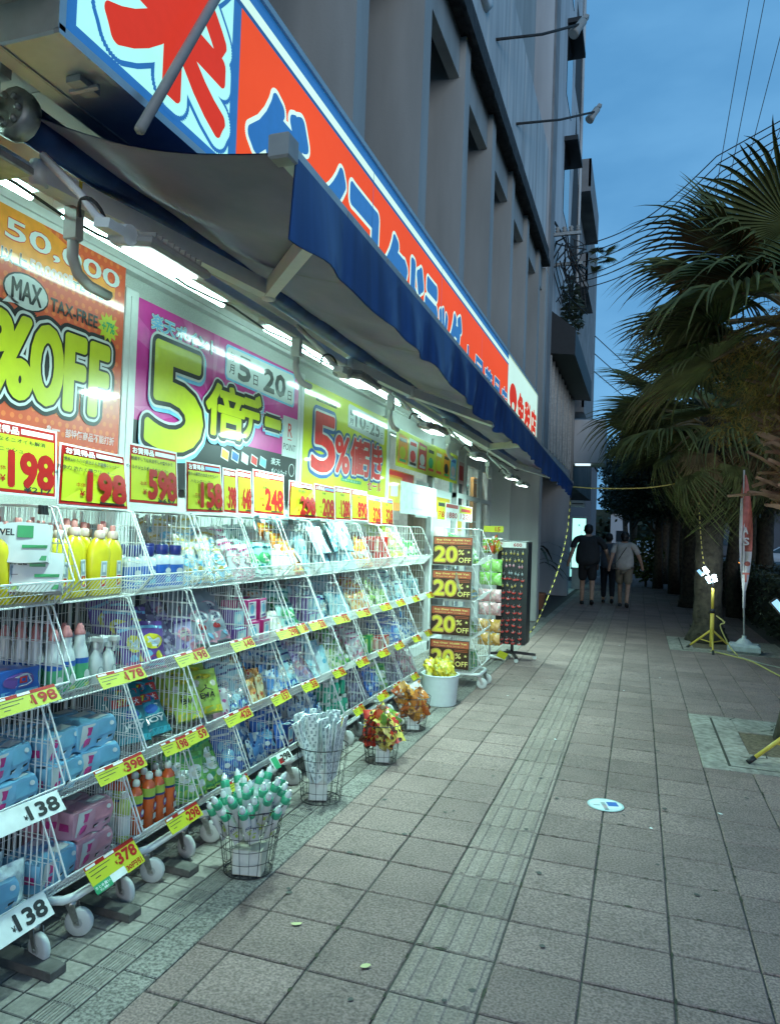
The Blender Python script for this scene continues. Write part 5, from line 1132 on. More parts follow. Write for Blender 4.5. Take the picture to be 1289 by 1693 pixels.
bags3 = [bag_mesh('snack_bag', busy('snack%d' % i, *c, sc_=13, bump=.5), .13, .17, .06, 20+i) for i, c in enumerate((((.10, .03, .015), (.62, .05, .03), (.80, .55, .05)), ((.70, .06, .04), (.80, .66, .12), (.06, .03, .02)), ((.70, .55, .12), (.12, .05, .02), (.70, .08, .05)), ((.20, .40, .06), (.70, .12, .05), (.75, .72, .6))))]
bags4 = [bag_mesh('snack_bag', busy('osnack%d' % i, *c, sc_=12, bump=.5), .13, .17, .06, 30+i) for i, c in enumerate((((.66, .22, .03), (.70, .68, .62), (.22, .07, .02)), ((.62, .33, .08), (.60, .14, .03), (.74, .74, .70)), ((.20, .08, .03), (.66, .30, .05), (.70, .68, .60))))]
ybags = [bag_mesh('snack_bag', busy('ysnack%d' % i, *c, sc_=9, bump=.4), .10, .13, .05, 40+i) for i, c in enumerate((((.78, .62, .04), (.74, .74, .20), (.68, .40, .04)), ((.70, .72, .14), (.80, .60, .03), (.76, .78, .50))))]
def heap(meshes, cx, cy2, z0, rad, n, lb, gr, dz=.035, cat='snack bag'):
    for i in range(n):
        a = i*2.399; rr = rad*math.sqrt((i % 7+.6)/7); lay = i//7
        o = link('snack_bag', meshes[i % len(meshes)], None, (cx+rr*math.cos(a), cy2+rr*math.sin(a), z0+lay*dz+rnd.uniform(-.01, .01)))
        o.rotation_euler = (rnd.uniform(-.8, .8), rnd.uniform(-.9, .4), rnd.uniform(-1.3, 1.3)); tag(o, lb, cat, gr)
heap(bags3, BIN[2][0], BIN[2][1], .17, .085, 24, 'red, yellow and brown snack bag heaped in a black wire bin', 'snack bags in the third wire bin')
heap(bags4, BIN[3][0], BIN[3][1], .16, .085, 26, 'orange and white snack bag heaped in a black wire bin', 'snack bags in the fourth wire bin')
t = thing('white_bucket', 'round ribbed white bucket heaped with yellow packs', 'bucket', (-1.64, 6.32, 0)); b = MB()
prof = [(.14, 0), (.145, .004)]
for k in range(16): prof += [(lerp(.146, .165, k/16)+.0035, .012+.0155*k), (lerp(.146, .165, k/16), .02+.0155*k)]
prof += [(.172, .262), (.172, .27), (.165, .272), (.160, .266), (.14, .02)]
b.lathe(prof, 32, 0, cap=False); b.lathe([(.139, .02), (.02, .02)], 24, 0, cap=False); b.build('tub', mat('bucket_white', (.62, .70, .70), .35, coat=.2, noise=.05), t)
heap(ybags, -1.64, 6.32, .25, .115, 34, 'yellow snack pack heaped in the white bucket', 'yellow packs in the white bucket', .022)

# ================================================================ STACK WITH TWENTY PERCENT SIGNS, RACKS
copy_tree(cart0, (-1.42, 7.04, 0), (0, 0, 0), 'wire cart standing forward, its side covered by twenty percent signs')
XF_ = XF; XF = -1.42
_c = cy_
cy_ = lambda k: {20: 7.04, 21: 7.62}[k]
ORD2 = 'of the cart with twenty percent signs'
for t_, key in enumerate(('greenp', 'gold', 'sachet4', 'boxg')): B(20, t_, [(key, 3, 3, .0, 1., 1)])
cy_ = _c; XF = XF_
d_or = mat('board_orange', (.85, .27, .03), .3, coat=.6); d_go = mat('board_gold', (.72, .60, .05), .3, coat=.6); d_dk = mat('board_black', (.05, .022, .010), .3, coat=.6); d_rd = mat('board_redbrown', (.45, .10, .05), .3, coat=.6); d_yl = mat('board_yellow', (.85, .78, .25), .3, coat=.6)
for k, (z0, z1) in enumerate(((1.20, 1.49), (.865, 1.155), (.51, .80), (.18, .47))):
    b = MB(); wd, h = .41, z1-z0; b.box(0, wd, -.004, 0, 0, h, 4); M = frame((0, -.004, 0), (1, 0, 0), (0, 0, 1))
    b.rect(M, .006, wd-.006, .006, h-.006, 0, .001); b.rect(M, .015, wd-.012, h*.72, h*.955, 1, .002); b.text(M, 'Buy Over 10,000 Yen', wd*.51, h*.865, wd*.82, h*.07, 3, .003, .02, 2); b.text(M, 'Present this coupon', wd*.49, h*.775, wd*.74, h*.045, 3, .003, .0, 1)
    for m, bo, z in ((1, .085, .002), (3, .060, .003), (0, .045, .004), (2, .028, .005)): b.text(M, '20', wd*.34, h*.38, wd*.54, h*.50, m, z, bo, 4)
    for m, bo, z in ((1, .05, .002), (0, .03, .003), (3, .008, .004)):
        b.text(M, '%', wd*.72, h*.46, wd*.14, h*.17, m, z, bo, 2); b.text(M, 'OFF', wd*.81, h*.20, wd*.30, h*.17, m, z, bo, 2); b.text(M, '★', wd*.90, h*.48, wd*.08, h*.1, m, z, bo*.5, 2)
    b.rect(M, wd*.62, wd*.95, h*.60, h*.62, 1, .002); b.rect(M, wd*.62, wd*.95, h*.65, h*.67, 1, .002)
    o = b.build('discount_board', [d_dk, d_rd, d_go, d_yl, m_steel], None, (-1.945, 7.02, z0)); o.rotation_euler = (RAD(-2), 0, 0)
    tag(o, ('topmost black and gold twenty percent off board on the cart side', 'second black and gold twenty percent off board from the top', 'third black and gold twenty percent off board from the top', 'lowest black and gold twenty percent off board above the white bucket')[k], 'board', 'twenty percent boards')
b = MB(); b.box(-.012, .012, -.002, .002, -.06, .0, 0); b.box(-.05, .05, -.001, .001, -.075, .0, 0); o = b.build('price_tag', [t_ye], None, (-1.30, 7.6, .30)); o.rotation_euler = (.3, .4, .4); tag(o, 'lone yellow tag jutting from the foot of the sign cart', 'price tag')
t = thing('strip_rack', 'white wire rack with hanging clips for round snack bags', 'rack', (-1.67, 8.75, 0)); b = MB()
b.tube([(0, 0, .05), (0, 0, 1.5)], .012, 6); b.tube([(-.12, 0, 1.47), (.12, 0, 1.47)], .008, 5)
b.build('pole', m_wire, t)
for dx, dy in ((.2, .0), (-.2, .0), (0, .2), (0, -.2)): b = MB(); b.tube([(0, 0, .06), (dx, dy, .03)], .012, 5); b.build('foot', m_wire, t)
b = MB()
for z in (.35, .55, .75, .95, 1.15, 1.35): b.tube([(-.13, -.03, z+.06), (.13, -.03, z+.06)], .005, 4)
b.build('hook_bar', m_wire, t)
for k, (c, nm) in enumerate((((.25, .55, .10), 'lime'), ((.72, .42, .42), 'pink'), ((.72, .40, .08), 'orange'))):
    m = busy('round'+nm, c, tuple(min(1, x*1.2+.1) for x in c), (.7, .7, .6), 11); me = bag_mesh('snack_bag', m, .135, .15, .08, 60+k)
    for i in range(2):
        for j in range(2):
            o = link('snack_bag', me, None, (-1.67-.07+.14*i, 8.68, 1.15-.36*k-.16*j)); o.rotation_euler = (0, 0, RAD(-90)+rnd.uniform(-.2, .2)); tag(o, 'round %s snack bag, %s %s of its four, on the strip rack' % (nm, 'lower' if j else 'upper', 'right' if i else 'left'), 'snack bag', '%s snack bags on the strip rack' % nm)
heap([me for me in (bags3[3], ybags[1])], -1.67, 8.75, 1.38, .10, 10, 'small snack packet piled on top of the strip rack', 'packets on top of the strip rack', .03)
b = MB(); b.box(-.12, .12, -.003, .003, 0, .075, 0); M = frame((0, -.003, 0), (1, 0, 0), (0, 0, 1)); b.text(M, '15', .05, .037, .06, .05, 1, .001, .03); tag(b.build('price_card', [t_ye, t_re], None, (-1.66, 8.72, 1.55)), 'bright yellow card on top of the strip rack', 'price card')
t = thing('keychain_rack', 'tall black board of small red and gold charms on a wheeled stand', 'rack', (-1.44, 9.0, 0)); b = MB()
b.box(-.185, .185, -.17, .17, .20, 1.45, 0, bv=.006); b.build('board', m_black, t); b = MB(); b.box(-.16, .16, -.176, -.171, 1.37, 1.44, 0); b.text(frame((0, -.177, 0), (1, 0, 0), (0, 0, 1)), '600', .06, 1.405, .10, .04, 1, .001, .02); b.build('header', [t_wh, t_re], t)
b = MB(); b.tube([(0, 0, .06), (0, 0, .21)], .02, 8); b.build('pole', m_black, t)
for k in range(4):
    a = k*math.pi/2+.35; b = MB(); b.tube([(0, 0, .085), (.29*math.cos(a), .29*math.sin(a), .06)], .022, 4); f = b.build('arm', m_black, t)
    b = MB(); b.lathe([(.024, -.011), (.026, 0), (.024, .011)], 12, 0, TR(.28*math.cos(a), .28*math.sin(a), .026, rx=RAD(90))); b.build('wheel', m_cast, f)
def charm(kind):
    b = MB(); c = {'red': redp, 'gold': gold, 'silver': gry, 'pinkc': pnk}[kind]
    b.tube([(0, 0, .0), (0, 0, -.02)], .0015, 4, 1)
    if kind == 'red':
        b.tube([(-.022, -.004, -.022), (-.016, -.006, -.036), (0, -.008, -.042), (.016, -.006, -.036), (.022, -.004, -.022)], [.004, .008, .009, .008, .004], 6, 0); b.lathe([(.002, -.03), (.006, -.026), (.002, -.022)], 6, 1)
    else: b.lathe([(.002, -.055), (.011, -.048), (.012, -.034), (.008, -.024), (.002, -.02)], 8, 0); b.lathe([(.004, -.03), (.014, -.028), (.004, -.024)], 6, 1)
    return b.mesh('charm', [c, w_])
CM = {k: charm(k) for k in ('red', 'gold', 'silver', 'pinkc')}
rows = [(1.34, 'gold', 6), (1.25, 'gold', 6), (1.18, 'pinkc', 6), (1.09, 'silver', 7), (1.02, 'red', 6), (.94, 'gold', 5), (.86, 'red', 4), (.79, 'red', 4), (.70, 'red', 4), (.62, 'red', 4), (.53, 'red', 4), (.46, 'red', 4), (.38, 'red', 4), (.30, 'red', 4), (.245, 'red', 4)]
for z, kd, n in rows:
    for i in range(n):
        o = link('charm', CM[kd], None, (-1.44+lerp(-.145, .145, (i+.5)/n)+rnd.uniform(-.008, .008), 8.822, z+rnd.uniform(-.012, .012))); o.rotation_euler = (0, rnd.uniform(-.3, .3), rnd.uniform(-.3, .3))
        tag(o, 'small %s charm, %s from left in the %s row of the black board' % ({'red': 'red bow', 'gold': 'gold', 'silver': 'silver', 'pinkc': 'pink'}[kd], ORD[i], (ORD+['fourteenth', 'fifteenth'])[rows.index((z, kd, n))]), 'charm', 'charms on the black board')

# ================================================================ ROPES, WORK LIGHTS, BANNER
m_ry = mat('rope_yellow', (.55, .45, .12), .8); m_rk = mat('rope_black', (.04, .035, .03), .85)
def curve(pts, n=60):   # Catmull-Rom
    P_ = [Vector(p) for p in pts]; P_ = [2*P_[0]-P_[1]]+P_+[2*P_[-1]-P_[-2]]; out = []
    for i in range(1, len(P_)-2):
        for k in range(n//(len(P_)-3)):
            t = k/(n//(len(P_)-3)); a, b_, c, d = P_[i-1:i+3]
            out.append(.5*((2*b_)+(c-a)*t+(2*a-5*b_+4*c-d)*t*t+(3*b_-a-3*c+d)*t**3))
    return out+[P_[-2]]
def rope(pts, r, lb, seg=.06, n=80, name='striped_rope'):
    P_ = curve(pts, n); b = MB(); acc = 0
    for i in range(len(P_)-1):
        b.tube([P_[i], P_[i+1]], r, 5, int(acc/seg) % 2, caps=False); acc += (P_[i+1]-P_[i]).length
    return tag(b.build(name, [m_ry, m_rk]), lb, 'rope')
rope([(-1.0, 11.47, 2.28), (-1.036, 11.4, 1.6), (-1.15, 11.3, 1.0), (-1.317, 11.2, .485), (-1.46, 11.22, .15), (-1.57, 11.1, .008), (-1.6, 10.5, .008), (-1.75, 10.2, .008)], .010, 'striped yellow and black rope hanging from the far awning corner to the ground', .05, 96)
rope([(-1.0, 11.47, 2.30), (-.62, 11.6, 2.29), (.03, 11.7, 2.31), (.5, 11.8, 2.39), (.83, 11.85, 2.50)], .009, 'thin rope strung from the awning corner to the palm trunk', 50, 60)
rope([(.83, 11.85, 2.5), (.84, 11.6, 1.9), (.87, 11.4, 1.4), (.91, 11.25, 1.1)], .008, 'cable hanging down the palm trunk to the work light', .04, 60)
m_yel = mat('tripod_yellow', (.62, .46, .06), .45, coat=.2); m_led = mat('led_face', (.9, 1, 1), .4, emit=16, ecol=(.66, .93, 1.))
def worklight(lb, loc, rz, la=.5):
    t = thing('work_light', lb, 'work light', loc, rz)
    b = MB(); b.tube([(0, 0, .06), (0, 0, .55)], .028, 8); b.tube([(0, 0, .55), (0, 0, .88)], .021, 8); b.build('pole', m_yel, t)
    b = MB(); b.tube([(0, 0, .53), (0, 0, .59)], .033, 8); b.build('collar', m_black, t); b = MB(); b.tube([(0, 0, .86), (0, 0, 1.0)], .015, 6); b.build('mast', m_black, t)
    for k in range(3):
        a = k*2.0944+la; b = MB(); b.tube([(0, 0, .30), (.34*math.cos(a), .34*math.sin(a), .02)], .015, 6); f = b.build('leg', m_yel, t)
        b = MB(); b.tube([(.31*math.cos(a), .31*math.sin(a), .045), (.36*math.cos(a), .36*math.sin(a), .005)], .019, 6); b.build('foot', m_black, f)
        b = MB(); b.tube([(0, 0, .12), (.18*math.cos(a), .18*math.sin(a), .15)], .008, 5); b.build('strut', m_yel, t)
    for k, (dx, dz, ry, on) in enumerate(((-.10, 1.13, -.6, 1), (.02, 1.02, -.3, 1), (-.17, 1.09, -.7, 0), (-.06, .99, -.4, 0))):
        M = TR(dx, -.02, dz, rx=RAD(0), ry=ry); b = MB(); b.box(-.03, .03, -.01, .04, -.055, .055, 0, M, bv=.006); h = b.build('lamp_head', m_black, t)
        b = MB(); b.box(-.022, .022, -.017, -.011, -.047, .047, 0, M); b.build('led_panel', m_led if on else mat('led_dim', (.3, .55, .7), .3, emit=.9, ecol=(.35, .65, .9)), h)
    b = MB(); b.tube([(-.12, .04, 1.12), (.0, .03, 1.0), (.02, .03, 1.02)], .008, 5); b.build('bracket', m_black, t)
    d = bpy.data.lights.new('led_light', 'AREA'); d.size = .14; d.energy = 9; d.color = (.70, .93, 1.); d.spread = RAD(150)
    o = bpy.data.objects.new('led_light', d); COL.objects.link(o); o.parent = t; o.location = (-.06, -.06, 1.08); o.rotation_euler = (RAD(75), 0, RAD(-10))
    return t
worklight('yellow tripod work light lit in front of the palm trunk', (1.0, 11.12, 0), 0)
worklight('second work light at the right edge, one yellow foot on the tree pit', (1.10, 5.68, .005), 0, 3.36)
b = MB(); P_ = curve([(.98, 11.0, .02), (1.25, 10.7, .01), (1.42, 10.35, .01), (1.55, 9.6, .01), (1.68, 9.0, .01), (2.1, 8.3, .01)], 40); b.tube(P_, .009, 5); tag(b.build('power_cable', mat('cable_yellow', (.55, .48, .16), .6)), 'yellow cable trailing over the paving from the far work light', 'cable')
b = MB(); P_ = curve([(1.30, 10.75, .01), (1.5, 10.3, .01), (1.7, 10.05, .01), (2.0, 9.75, .01)], 30); b.tube(P_, .007, 5); tag(b.build('power_cable', mat('cable_grey', (.35, .35, .30), .6)), 'thin grey cable lying behind the yellow one', 'cable')
b = MB(); P_ = curve([(1.05, 11.1, .5), (1.15, 11.05, .42), (1.1, 11.05, .36), (1.22, 11.0, .1), (1.3, 10.8, .01)], 40); b.tube(P_, .009, 5); tag(b.build('power_cable', mat('cable_yellow')), 'yellow cable looping down from the tripod', 'cable')
t = thing('banner_stand', 'furled red and white banner on a pole in a white plastic base', 'banner', (1.42, 11.2, 0), RAD(-8)); b = MB()
b.box(-.21, .21, -.15, .15, .0, .13, 0, bv=.035); b.lathe([(.12, .13), (.06, .19), (.03, .20), (.03, .24)], 12); b.build('base', mat('base_white', (.52, .54, .52), .5, noise=.15), t)
b = MB(); b.tube([(0, 0, .2), (-.03, 0, 1.4), (-.05, 0, 2.55)], .013, 7); b.build('pole', mat('pole_white', (.6, .6, .58), .4), t)
f_w = mat('flag_white', (.62, .60, .58), .8); f_r = mat('flag_red', (.46, .14, .11), .8, noise=.3, scale=9)
b = MB()
def flag(u, v):
    wd = .04+.13*math.sin(math.pi*min(1, v*1.15))**.8; z = lerp(2.48, .62, v)
    return (-.045+.03*v+wd*(u-.35), .03*math.sin(u*7+v*9), z)
b.grid(flag, 8, 40, 0)
for j in range(20):
    pass
F0 = len(b.m)//2
b.m = [1 if (i//8) < 23 and not ((i % 8) in (0, 1) and (i//8) > 6) else 0 for i in range(len(b.m))]
M = frame((0, -.035, 0), (1, 0, 0), (0, 0, 1))
b.text(M, 'T', .005, 1.05, .075, .12, 1, .0, .04); b.disc(M, .02, 1.24, .04, .035, 1, .0, 8); b.text(M, 'S', .0, 1.55, .07, .1, 0, .0, .04); b.text(M, 'A', -.01, 1.7, .06, .09, 0, .0, .04)
b.build('flag', [f_w, f_r], t)

# ================================================================ PALMS AND OTHER PLANTING
m_palm = mat('palm_leaf', (.15, .175, .058), .7, col2=(.06, .074, .026), scale=6, spec=.25)
m_palmd = mat('palm_leaf_dry', (.20, .15, .07), .8, col2=(.10, .075, .03), scale=8)
m_boot = mat('palm_boot', (.46, .29, .18), .85, col2=(.20, .11, .065), scale=9, bump=.4)  # warm lamp glow on the brown leaf bases is put into this colour
m_bark = mat('palm_bark', (.075, .062, .042), .95, col2=(.025, .021, .014), scale=12, bump=1., bscale=28)
m_fuzz = mat('palm_flower', (.36, .25, .05), .9, col2=(.14, .10, .03), scale=10)
def frond_mesh(seed, petl=.7, blr=.85, droop=.35, nseg=44, split=.45, m=None, span=2.15):
    r = random.Random(seed); b = MB()
    b.tube([(0, 0, 0), (petl*.5, 0, petl*.05), (petl, 0, 0)], [.022, .016, .010], 5, 1)
    dth = 2*span/nseg
    for i in range(nseg):
        th = lerp(-span, span, (i+.5)/nseg); ln = blr*(.72+.28*math.cos(th*.8))*r.uniform(.92, 1.05); jit = r.uniform(-.04, .04); dr = droop*r.uniform(.7, 1.4)
        V = []; S = (0.03, .25, split, .62, .78, .9, 1.)
        bend = r.uniform(-.25, .25)
        for s in S:
            hw = s*ln*math.tan(dth*.5) if s <= split else split*ln*math.tan(dth*.5)*(1-(s-split)/(1-split))**.8
            ex = max(0, s-split)
            a2 = th+jit*ex*3+bend*ex*ex
            z = -dr*ln*(.30*s*s+1.5*ex*ex)+.10*ln*s*math.cos(th)*0
            rad = ln*s*(1-.55*dr*ex)
            c = Vector((petl+rad*math.cos(a2), rad*math.sin(a2), z)); n_ = Vector((-math.sin(a2), math.cos(a2), 0))
            V += [c-n_*hw-Vector((0, 0, hw*.5)), c+Vector((0, 0, hw*.5)), c+n_*hw-Vector((0, 0, hw*.5))]
        F = []
        for k in range(len(S)-1): q = 3*k; F += [(q, q+1, q+4, q+3), (q+1, q+2, q+5, q+4)]
        b.add(V, F, 0)
    return b.mesh('frond', [m or m_palm, m_palmd])
FR = [frond_mesh(i, .7, .9, (.14, .26, .5)[i]) for i in range(3)]
FRD = [frond_mesh(9, .5, .75, 1.3, 34, .35, m_palmd), frond_mesh(10, .6, .85, 1.1, 36, .3)]
def palm(lb, loc, h, r0, seed, nf=30, fs=1., dead=14, boots=0, flowers=0, lean=(0, 0), flare=1.35, group=None, azs=None, elmax=1.25):
    r = random.Random(seed); t = thing('palm_tree', lb, 'palm tree', loc, 0, group)
    b = MB(); n = 26; pts = [(lean[0]*(i/n)**2, lean[1]*(i/n)**2, h*i/n) for i in range(n+1)]
    rr = [r0*(1+(flare-1)*math.exp(-i*.9))*(1+.035*math.sin(i*2.1)+r.uniform(-.02, .02)) for i in range(n+1)]
    b.tube(pts, rr, 12)
    for i in range(int(h/.085)):    # ring scars and frayed bark
        z = .1+.085*i; q = z/h*n; k = min(n-1, int(q)); R_ = lerp(rr[k], rr[k+1], q-k)
        for j in range(9):
            a = r.uniform(0, 6.283); wv = r.uniform(.08, .3); hh = r.uniform(.02, .06); o_ = r.uniform(.004, .016); cx, cy2 = lean[0]*(z/h)**2, lean[1]*(z/h)**2
            b.add([(cx+(R_+.001)*math.cos(a), cy2+(R_+.001)*math.sin(a), z), (cx+(R_+.001)*math.cos(a+wv), cy2+(R_+.001)*math.sin(a+wv), z), (cx+(R_+o_)*math.cos(a+wv*.9), cy2+(R_+o_)*math.sin(a+wv*.9), z+hh), (cx+(R_+o_)*math.cos(a+wv*.15), cy2+(R_+o_)*math.sin(a+wv*.15), z+hh*.8)], [(0, 1, 2, 3)])
    b.build('trunk', m_bark, t)
    top = Vector((lean[0], lean[1], h))
    for i in range(nf):
        az = (i*2.399+r.uniform(-.2, .2)) if azs is None else azs[i % len(azs)][0]; el = lerp(elmax, -.45, (i/nf)**.9)+r.uniform(-.12, .12) if azs is None or i >= len(azs) else azs[i][1]
        if azs is not None and i >= len(azs): az = i*2.399
        o = link('frond', FR[i % 3], t); o.location = top+Vector((.1*math.cos(az), .1*math.sin(az), r.uniform(-.15, .1))); s = fs*r.uniform(.85, 1.12); o.scale = (s, s, s); o.rotation_euler = (r.uniform(-.35, .35), -el, az)
    for i in range(dead):
        az = i*2.399+1; o = link('frond', FRD[i % 2], t); o.location = top+Vector((.12*math.cos(az), .12*math.sin(az), r.uniform(-.5, -.15))); s = fs*r.uniform(.8, 1.05); o.scale = (s, s, s); o.rotation_euler = (r.uniform(-.3, .3), r.uniform(.5, 1.15), az)
    for i in range(boots):
        b = MB(); az = r.uniform(0, 6.283); z = h-.35-r.random()*1.2; ln = r.uniform(.2, .5); w0 = r.uniform(.035, .075); up = r.uniform(.2, 1.2)
        V = []
        for s in (0, .35, .7, 1.):
            wv = w0*(1-.8*s)*(1+.35*r.random()); q = Vector((r0*.8+ln*s*math.cos(up)+.03*s, 0, ln*s*math.sin(up)*(1-.3*s)))
            jx = r.uniform(-.012, .012); V += [q+Vector((jx, -wv, .008)), q+Vector((.010, 0, -.006)), q+Vector((0, wv, .008+jx)), q+Vector((jx, wv*.7, .014)), q+Vector((0, -wv*.6, .014))]
        F = []
        for k in range(3):
            for j in range(5): F.append((5*k+j, 5*k+(j+1) % 5, 5*k+5+(j+1) % 5, 5*k+5+j))
        F += [(4, 3, 2, 1, 0), (15, 16, 17, 18, 19)]
        b.add(V, F); o = b.build('leaf_base', m_boot, t); o.location = (lean[0]*(z/h)**2, lean[1]*(z/h)**2, z); o.rotation_euler = (r.uniform(-.4, .4), r.uniform(-.3, .5), az)
    if boots:
        b = MB()
        for i in range(4200):   # brown fibre between the leaf bases
            az = r.uniform(0, 6.283); z = h-.15-r.random()*1.2; q = Vector((r0*1.0*math.cos(az)+lean[0]*(z/h)**2, r0*1.0*math.sin(az)+lean[1]*(z/h)**2, z)); ro_ = r.uniform(.05, .34); d_ = Vector((math.cos(az)*ro_, math.sin(az)*ro_, r.uniform(-.34, .22))); sd_ = d_.cross(Vector((0, 0, 1))).normalized()*.004
            b.add([q-sd_, q+sd_, q+d_], [(0, 1, 2)])
        o = b.build('trunk_fibre', m_boot, t); o['kind'] = 'stuff'
    if flowers:
        b = MB()
        for i in range(flowers):
            az = r.uniform(0, 6.283); rd_ = r.uniform(.1, .75); q = top+Vector((rd_*math.cos(az), rd_*math.sin(az), r.uniform(-.75, .15)-.3*rd_))
            for k in range(7):
                d_ = Vector((r.uniform(-1, 1), r.uniform(-1, 1), r.uniform(-1, .6)))*.05; sd_ = d_.cross(Vector((.3, .2, 1))).normalized()*.004; b.add([q-sd_, q+sd_, q+d_+sd_*.5, q+d_-sd_*.5], [(0, 1, 2, 3)]); q = q+d_*.6
        o = b.build('flower_cluster', m_fuzz, t); o['kind'] = 'stuff'
    return t
near_az = [(2.7, .95), (2.45, .45), (3.25, .42), (2.2, 1.15), (3.0, .12), (3.55, .7), (1.9, .75), (1.6, 1.3), (4.2, .9), (2.85, -.25), (3.4, -.15), (4.0, .3), (2.3, .05)]
palm('near fan palm at the right edge with shaggy brown leaf bases', (1.26, 6.40, 0), 3.32, .17, 5, 26, 1.05, 0, 130, 2600, (0, 0), 1.35, None, near_az)
palm('second fan palm behind the lit work light', (1.03, 12.2, 0), 3.45, .20, 8, 28, 1.2, 18, 0, 300, (0, 0), 1.7, None, None, .75)
PL = [(1.15, 18.2, 3.9, 'fan palm third along the pavement behind the second palm'), (1.3, 24, 4.3, 'fan palm deeper in the dark avenue'), (1.1, 31, 4.4, 'small dark fan palm far along the pavement'), (2.9, 15.5, 4.0, 'fan palm growing in the verge behind the furled banner'), (3.1, 21.0, 4.2, 'fan palm in the verge beyond the hedge')]
pp = None
for i, (x, y, h, lb) in enumerate(PL):
    if pp is None: pp = palm(lb, (x, y, 0), 3.9, .19, 20, 26, 1.2, 18, 0, 0, (0, 0), 1.4, 'fan palms along the dark avenue', None, .8)
    else: copy_tree(pp, (x, y, 0), (0, 0, i*1.3), lb, 'fan palms along the dark avenue', h/3.9)
m_leafd = mat('evergreen_leaf', (.035, .05, .022), .6, col2=(.016, .024, .011), scale=2)
m_leafg = mat('shrub_leaf', (.10, .13, .025), .6, col2=(.05, .07, .015), scale=3)
def cloud(b, n, fn, s0, s1, r, m=0):
    for _ in range(n):
        c = Vector(fn(r)); s = r.uniform(s0, s1); u = Vector((r.uniform(-1, 1), r.uniform(-1, 1), r.uniform(-.6, .6))).normalized(); v = u.orthogonal().normalized(); v = v*math.cos(k_ := r.uniform(0, 6))+u.cross(v)*math.sin(k_)
        b.add([c-u*s, c+v*s*.45, c+u*s, c-v*s*.45], [(0, 1, 2, 3)], m)
def ball(cx, cy2, cz, rx, ry, rz):
    def fn(r):
        while True:
            p = Vector((r.uniform(-1, 1), r.uniform(-1, 1), r.uniform(-1, 1)))
            if .25 < p.length < 1 + .12*math.sin(p.x*9)*math.sin(p.z*8): return (cx+p.x*rx, cy2+p.y*ry, cz+p.z*rz)
    return fn
def evergreen(lb, loc, seed, group=None):
    r = random.Random(seed); t = thing('evergreen_tree', lb, 'tree', loc, 0, group); b = MB()
    b.tube([(0, 0, 0), (.05, .1, 1.2), (0, 0, 2.6), (.1, 0, 4.5)], [.22, .17, .14, .05], 9)
    for k in range(5): a = k*1.3; b.tube([(0, 0, 2.0+.3*k), (.7*math.cos(a), .7*math.sin(a), 2.8+.35*k), (1.3*math.cos(a), 1.3*math.sin(a), 3.2+.4*k)], [.08, .05, .02], 6)
    b.build('trunk', m_bark, t); b = MB()
    for k in range(9):
        a = k*2.4; q = r.uniform(.3, 1.3); cloud(b, 750, ball(q*math.cos(a), q*math.sin(a), r.uniform(2.7, 5.6), r.uniform(.8, 1.3), r.uniform(.8, 1.3), r.uniform(.6, 1.0)), .05, .13, r)
    b.build('crown', m_leafd, t); return t
ev = evergreen('dark evergreen tree overhanging the pavement beyond the people', (.9, 30, 0), 3, 'dark evergreen trees along the avenue')
for i, (x, y, s, lb) in enumerate(((4.6, 17, 1., 'dark evergreen tree behind the furled banner'), (5.6, 24, 1.15, 'dark evergreen tree beyond the road verge'), (2.2, 36, 1.1, 'dark evergreen tree closing the avenue on the right'), (-.2, 42, 1.2, 'dark evergreen tree arching over the far pavement'), (4.0, 30, 1.2, 'dark evergreen tree left of the parked car'), (1.0, 50, 1.3, 'tallest dark evergreen far down the avenue'), (-1.0, 56, 1.2, 'far dark evergreen beside the pale building'), (5, 44, 1.3, 'far dark evergreen by the road'), (2.6, 27, 1.0, 'dark evergreen tree between the avenue palms'), (1.9, 16.4, .78, 'dark evergreen crown just behind the second palm'), (1.5, 20.5, .85, 'dark evergreen crown over the pavement before the far walkers'), (.6, 24.5, .8, 'dark evergreen tree shading the green bush'), (3.6, 12.8, .8, 'dark evergreen tree leaning over the hedge end'), (-.3, 34, .95, 'dark evergreen tree over the far left pavement edge'), (1.15, 19.4, .80, 'dark evergreen behind the walkers, nearest of the row'), (1.0, 22.4, .84, 'dark evergreen second behind the walkers'), (.9, 27.3, .9, 'dark evergreen between the green bush and the distant walkers'))):
    copy_tree(ev, (x, y, 0), (0, 0, i*.9), lb, 'dark evergreen trees along the avenue', s)
r_ = random.Random(4)
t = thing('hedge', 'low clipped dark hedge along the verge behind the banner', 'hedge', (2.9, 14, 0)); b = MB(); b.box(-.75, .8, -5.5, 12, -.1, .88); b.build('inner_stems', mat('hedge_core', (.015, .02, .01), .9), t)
b = MB(); cloud(b, 9000, lambda r: (r.choice((r.uniform(-.9, -.7), r.uniform(-.9, .9))), r.uniform(-5.7, 12), r.choice((r.uniform(.85, 1.02), r.uniform(0, .95)))), .025, .06, r_); b.build('foliage', m_leafd, t)
t = thing('green_bush', 'small green bush beside the walkers', 'bush', (.25, 25, 0)); b = MB(); cloud(b, 900, ball(0, 0, .9, .55, .5, .8), .05, .11, r_); b.build('foliage', m_leafg, t); b = MB(); b.tube([(0, 0, 0), (0, 0, .9)], .04, 6); b.build('stem', m_bark, t)
t = thing('potted_plant', 'tall dark potted palm plant in the recessed doorway', 'plant', (-2.0, 15.4, 0)); b = MB(); b.lathe([(.15, 0), (.2, .3), (.21, .34), (.19, .34), (.17, .3)], 14, cap=False); b.build('pot', mat('terracotta', (.28, .13, .07), .8), t)
b = MB(); b.tube([(0, 0, .25), (.02, 0, 1.3)], .03, 6); b.build('stem', m_bark, t)
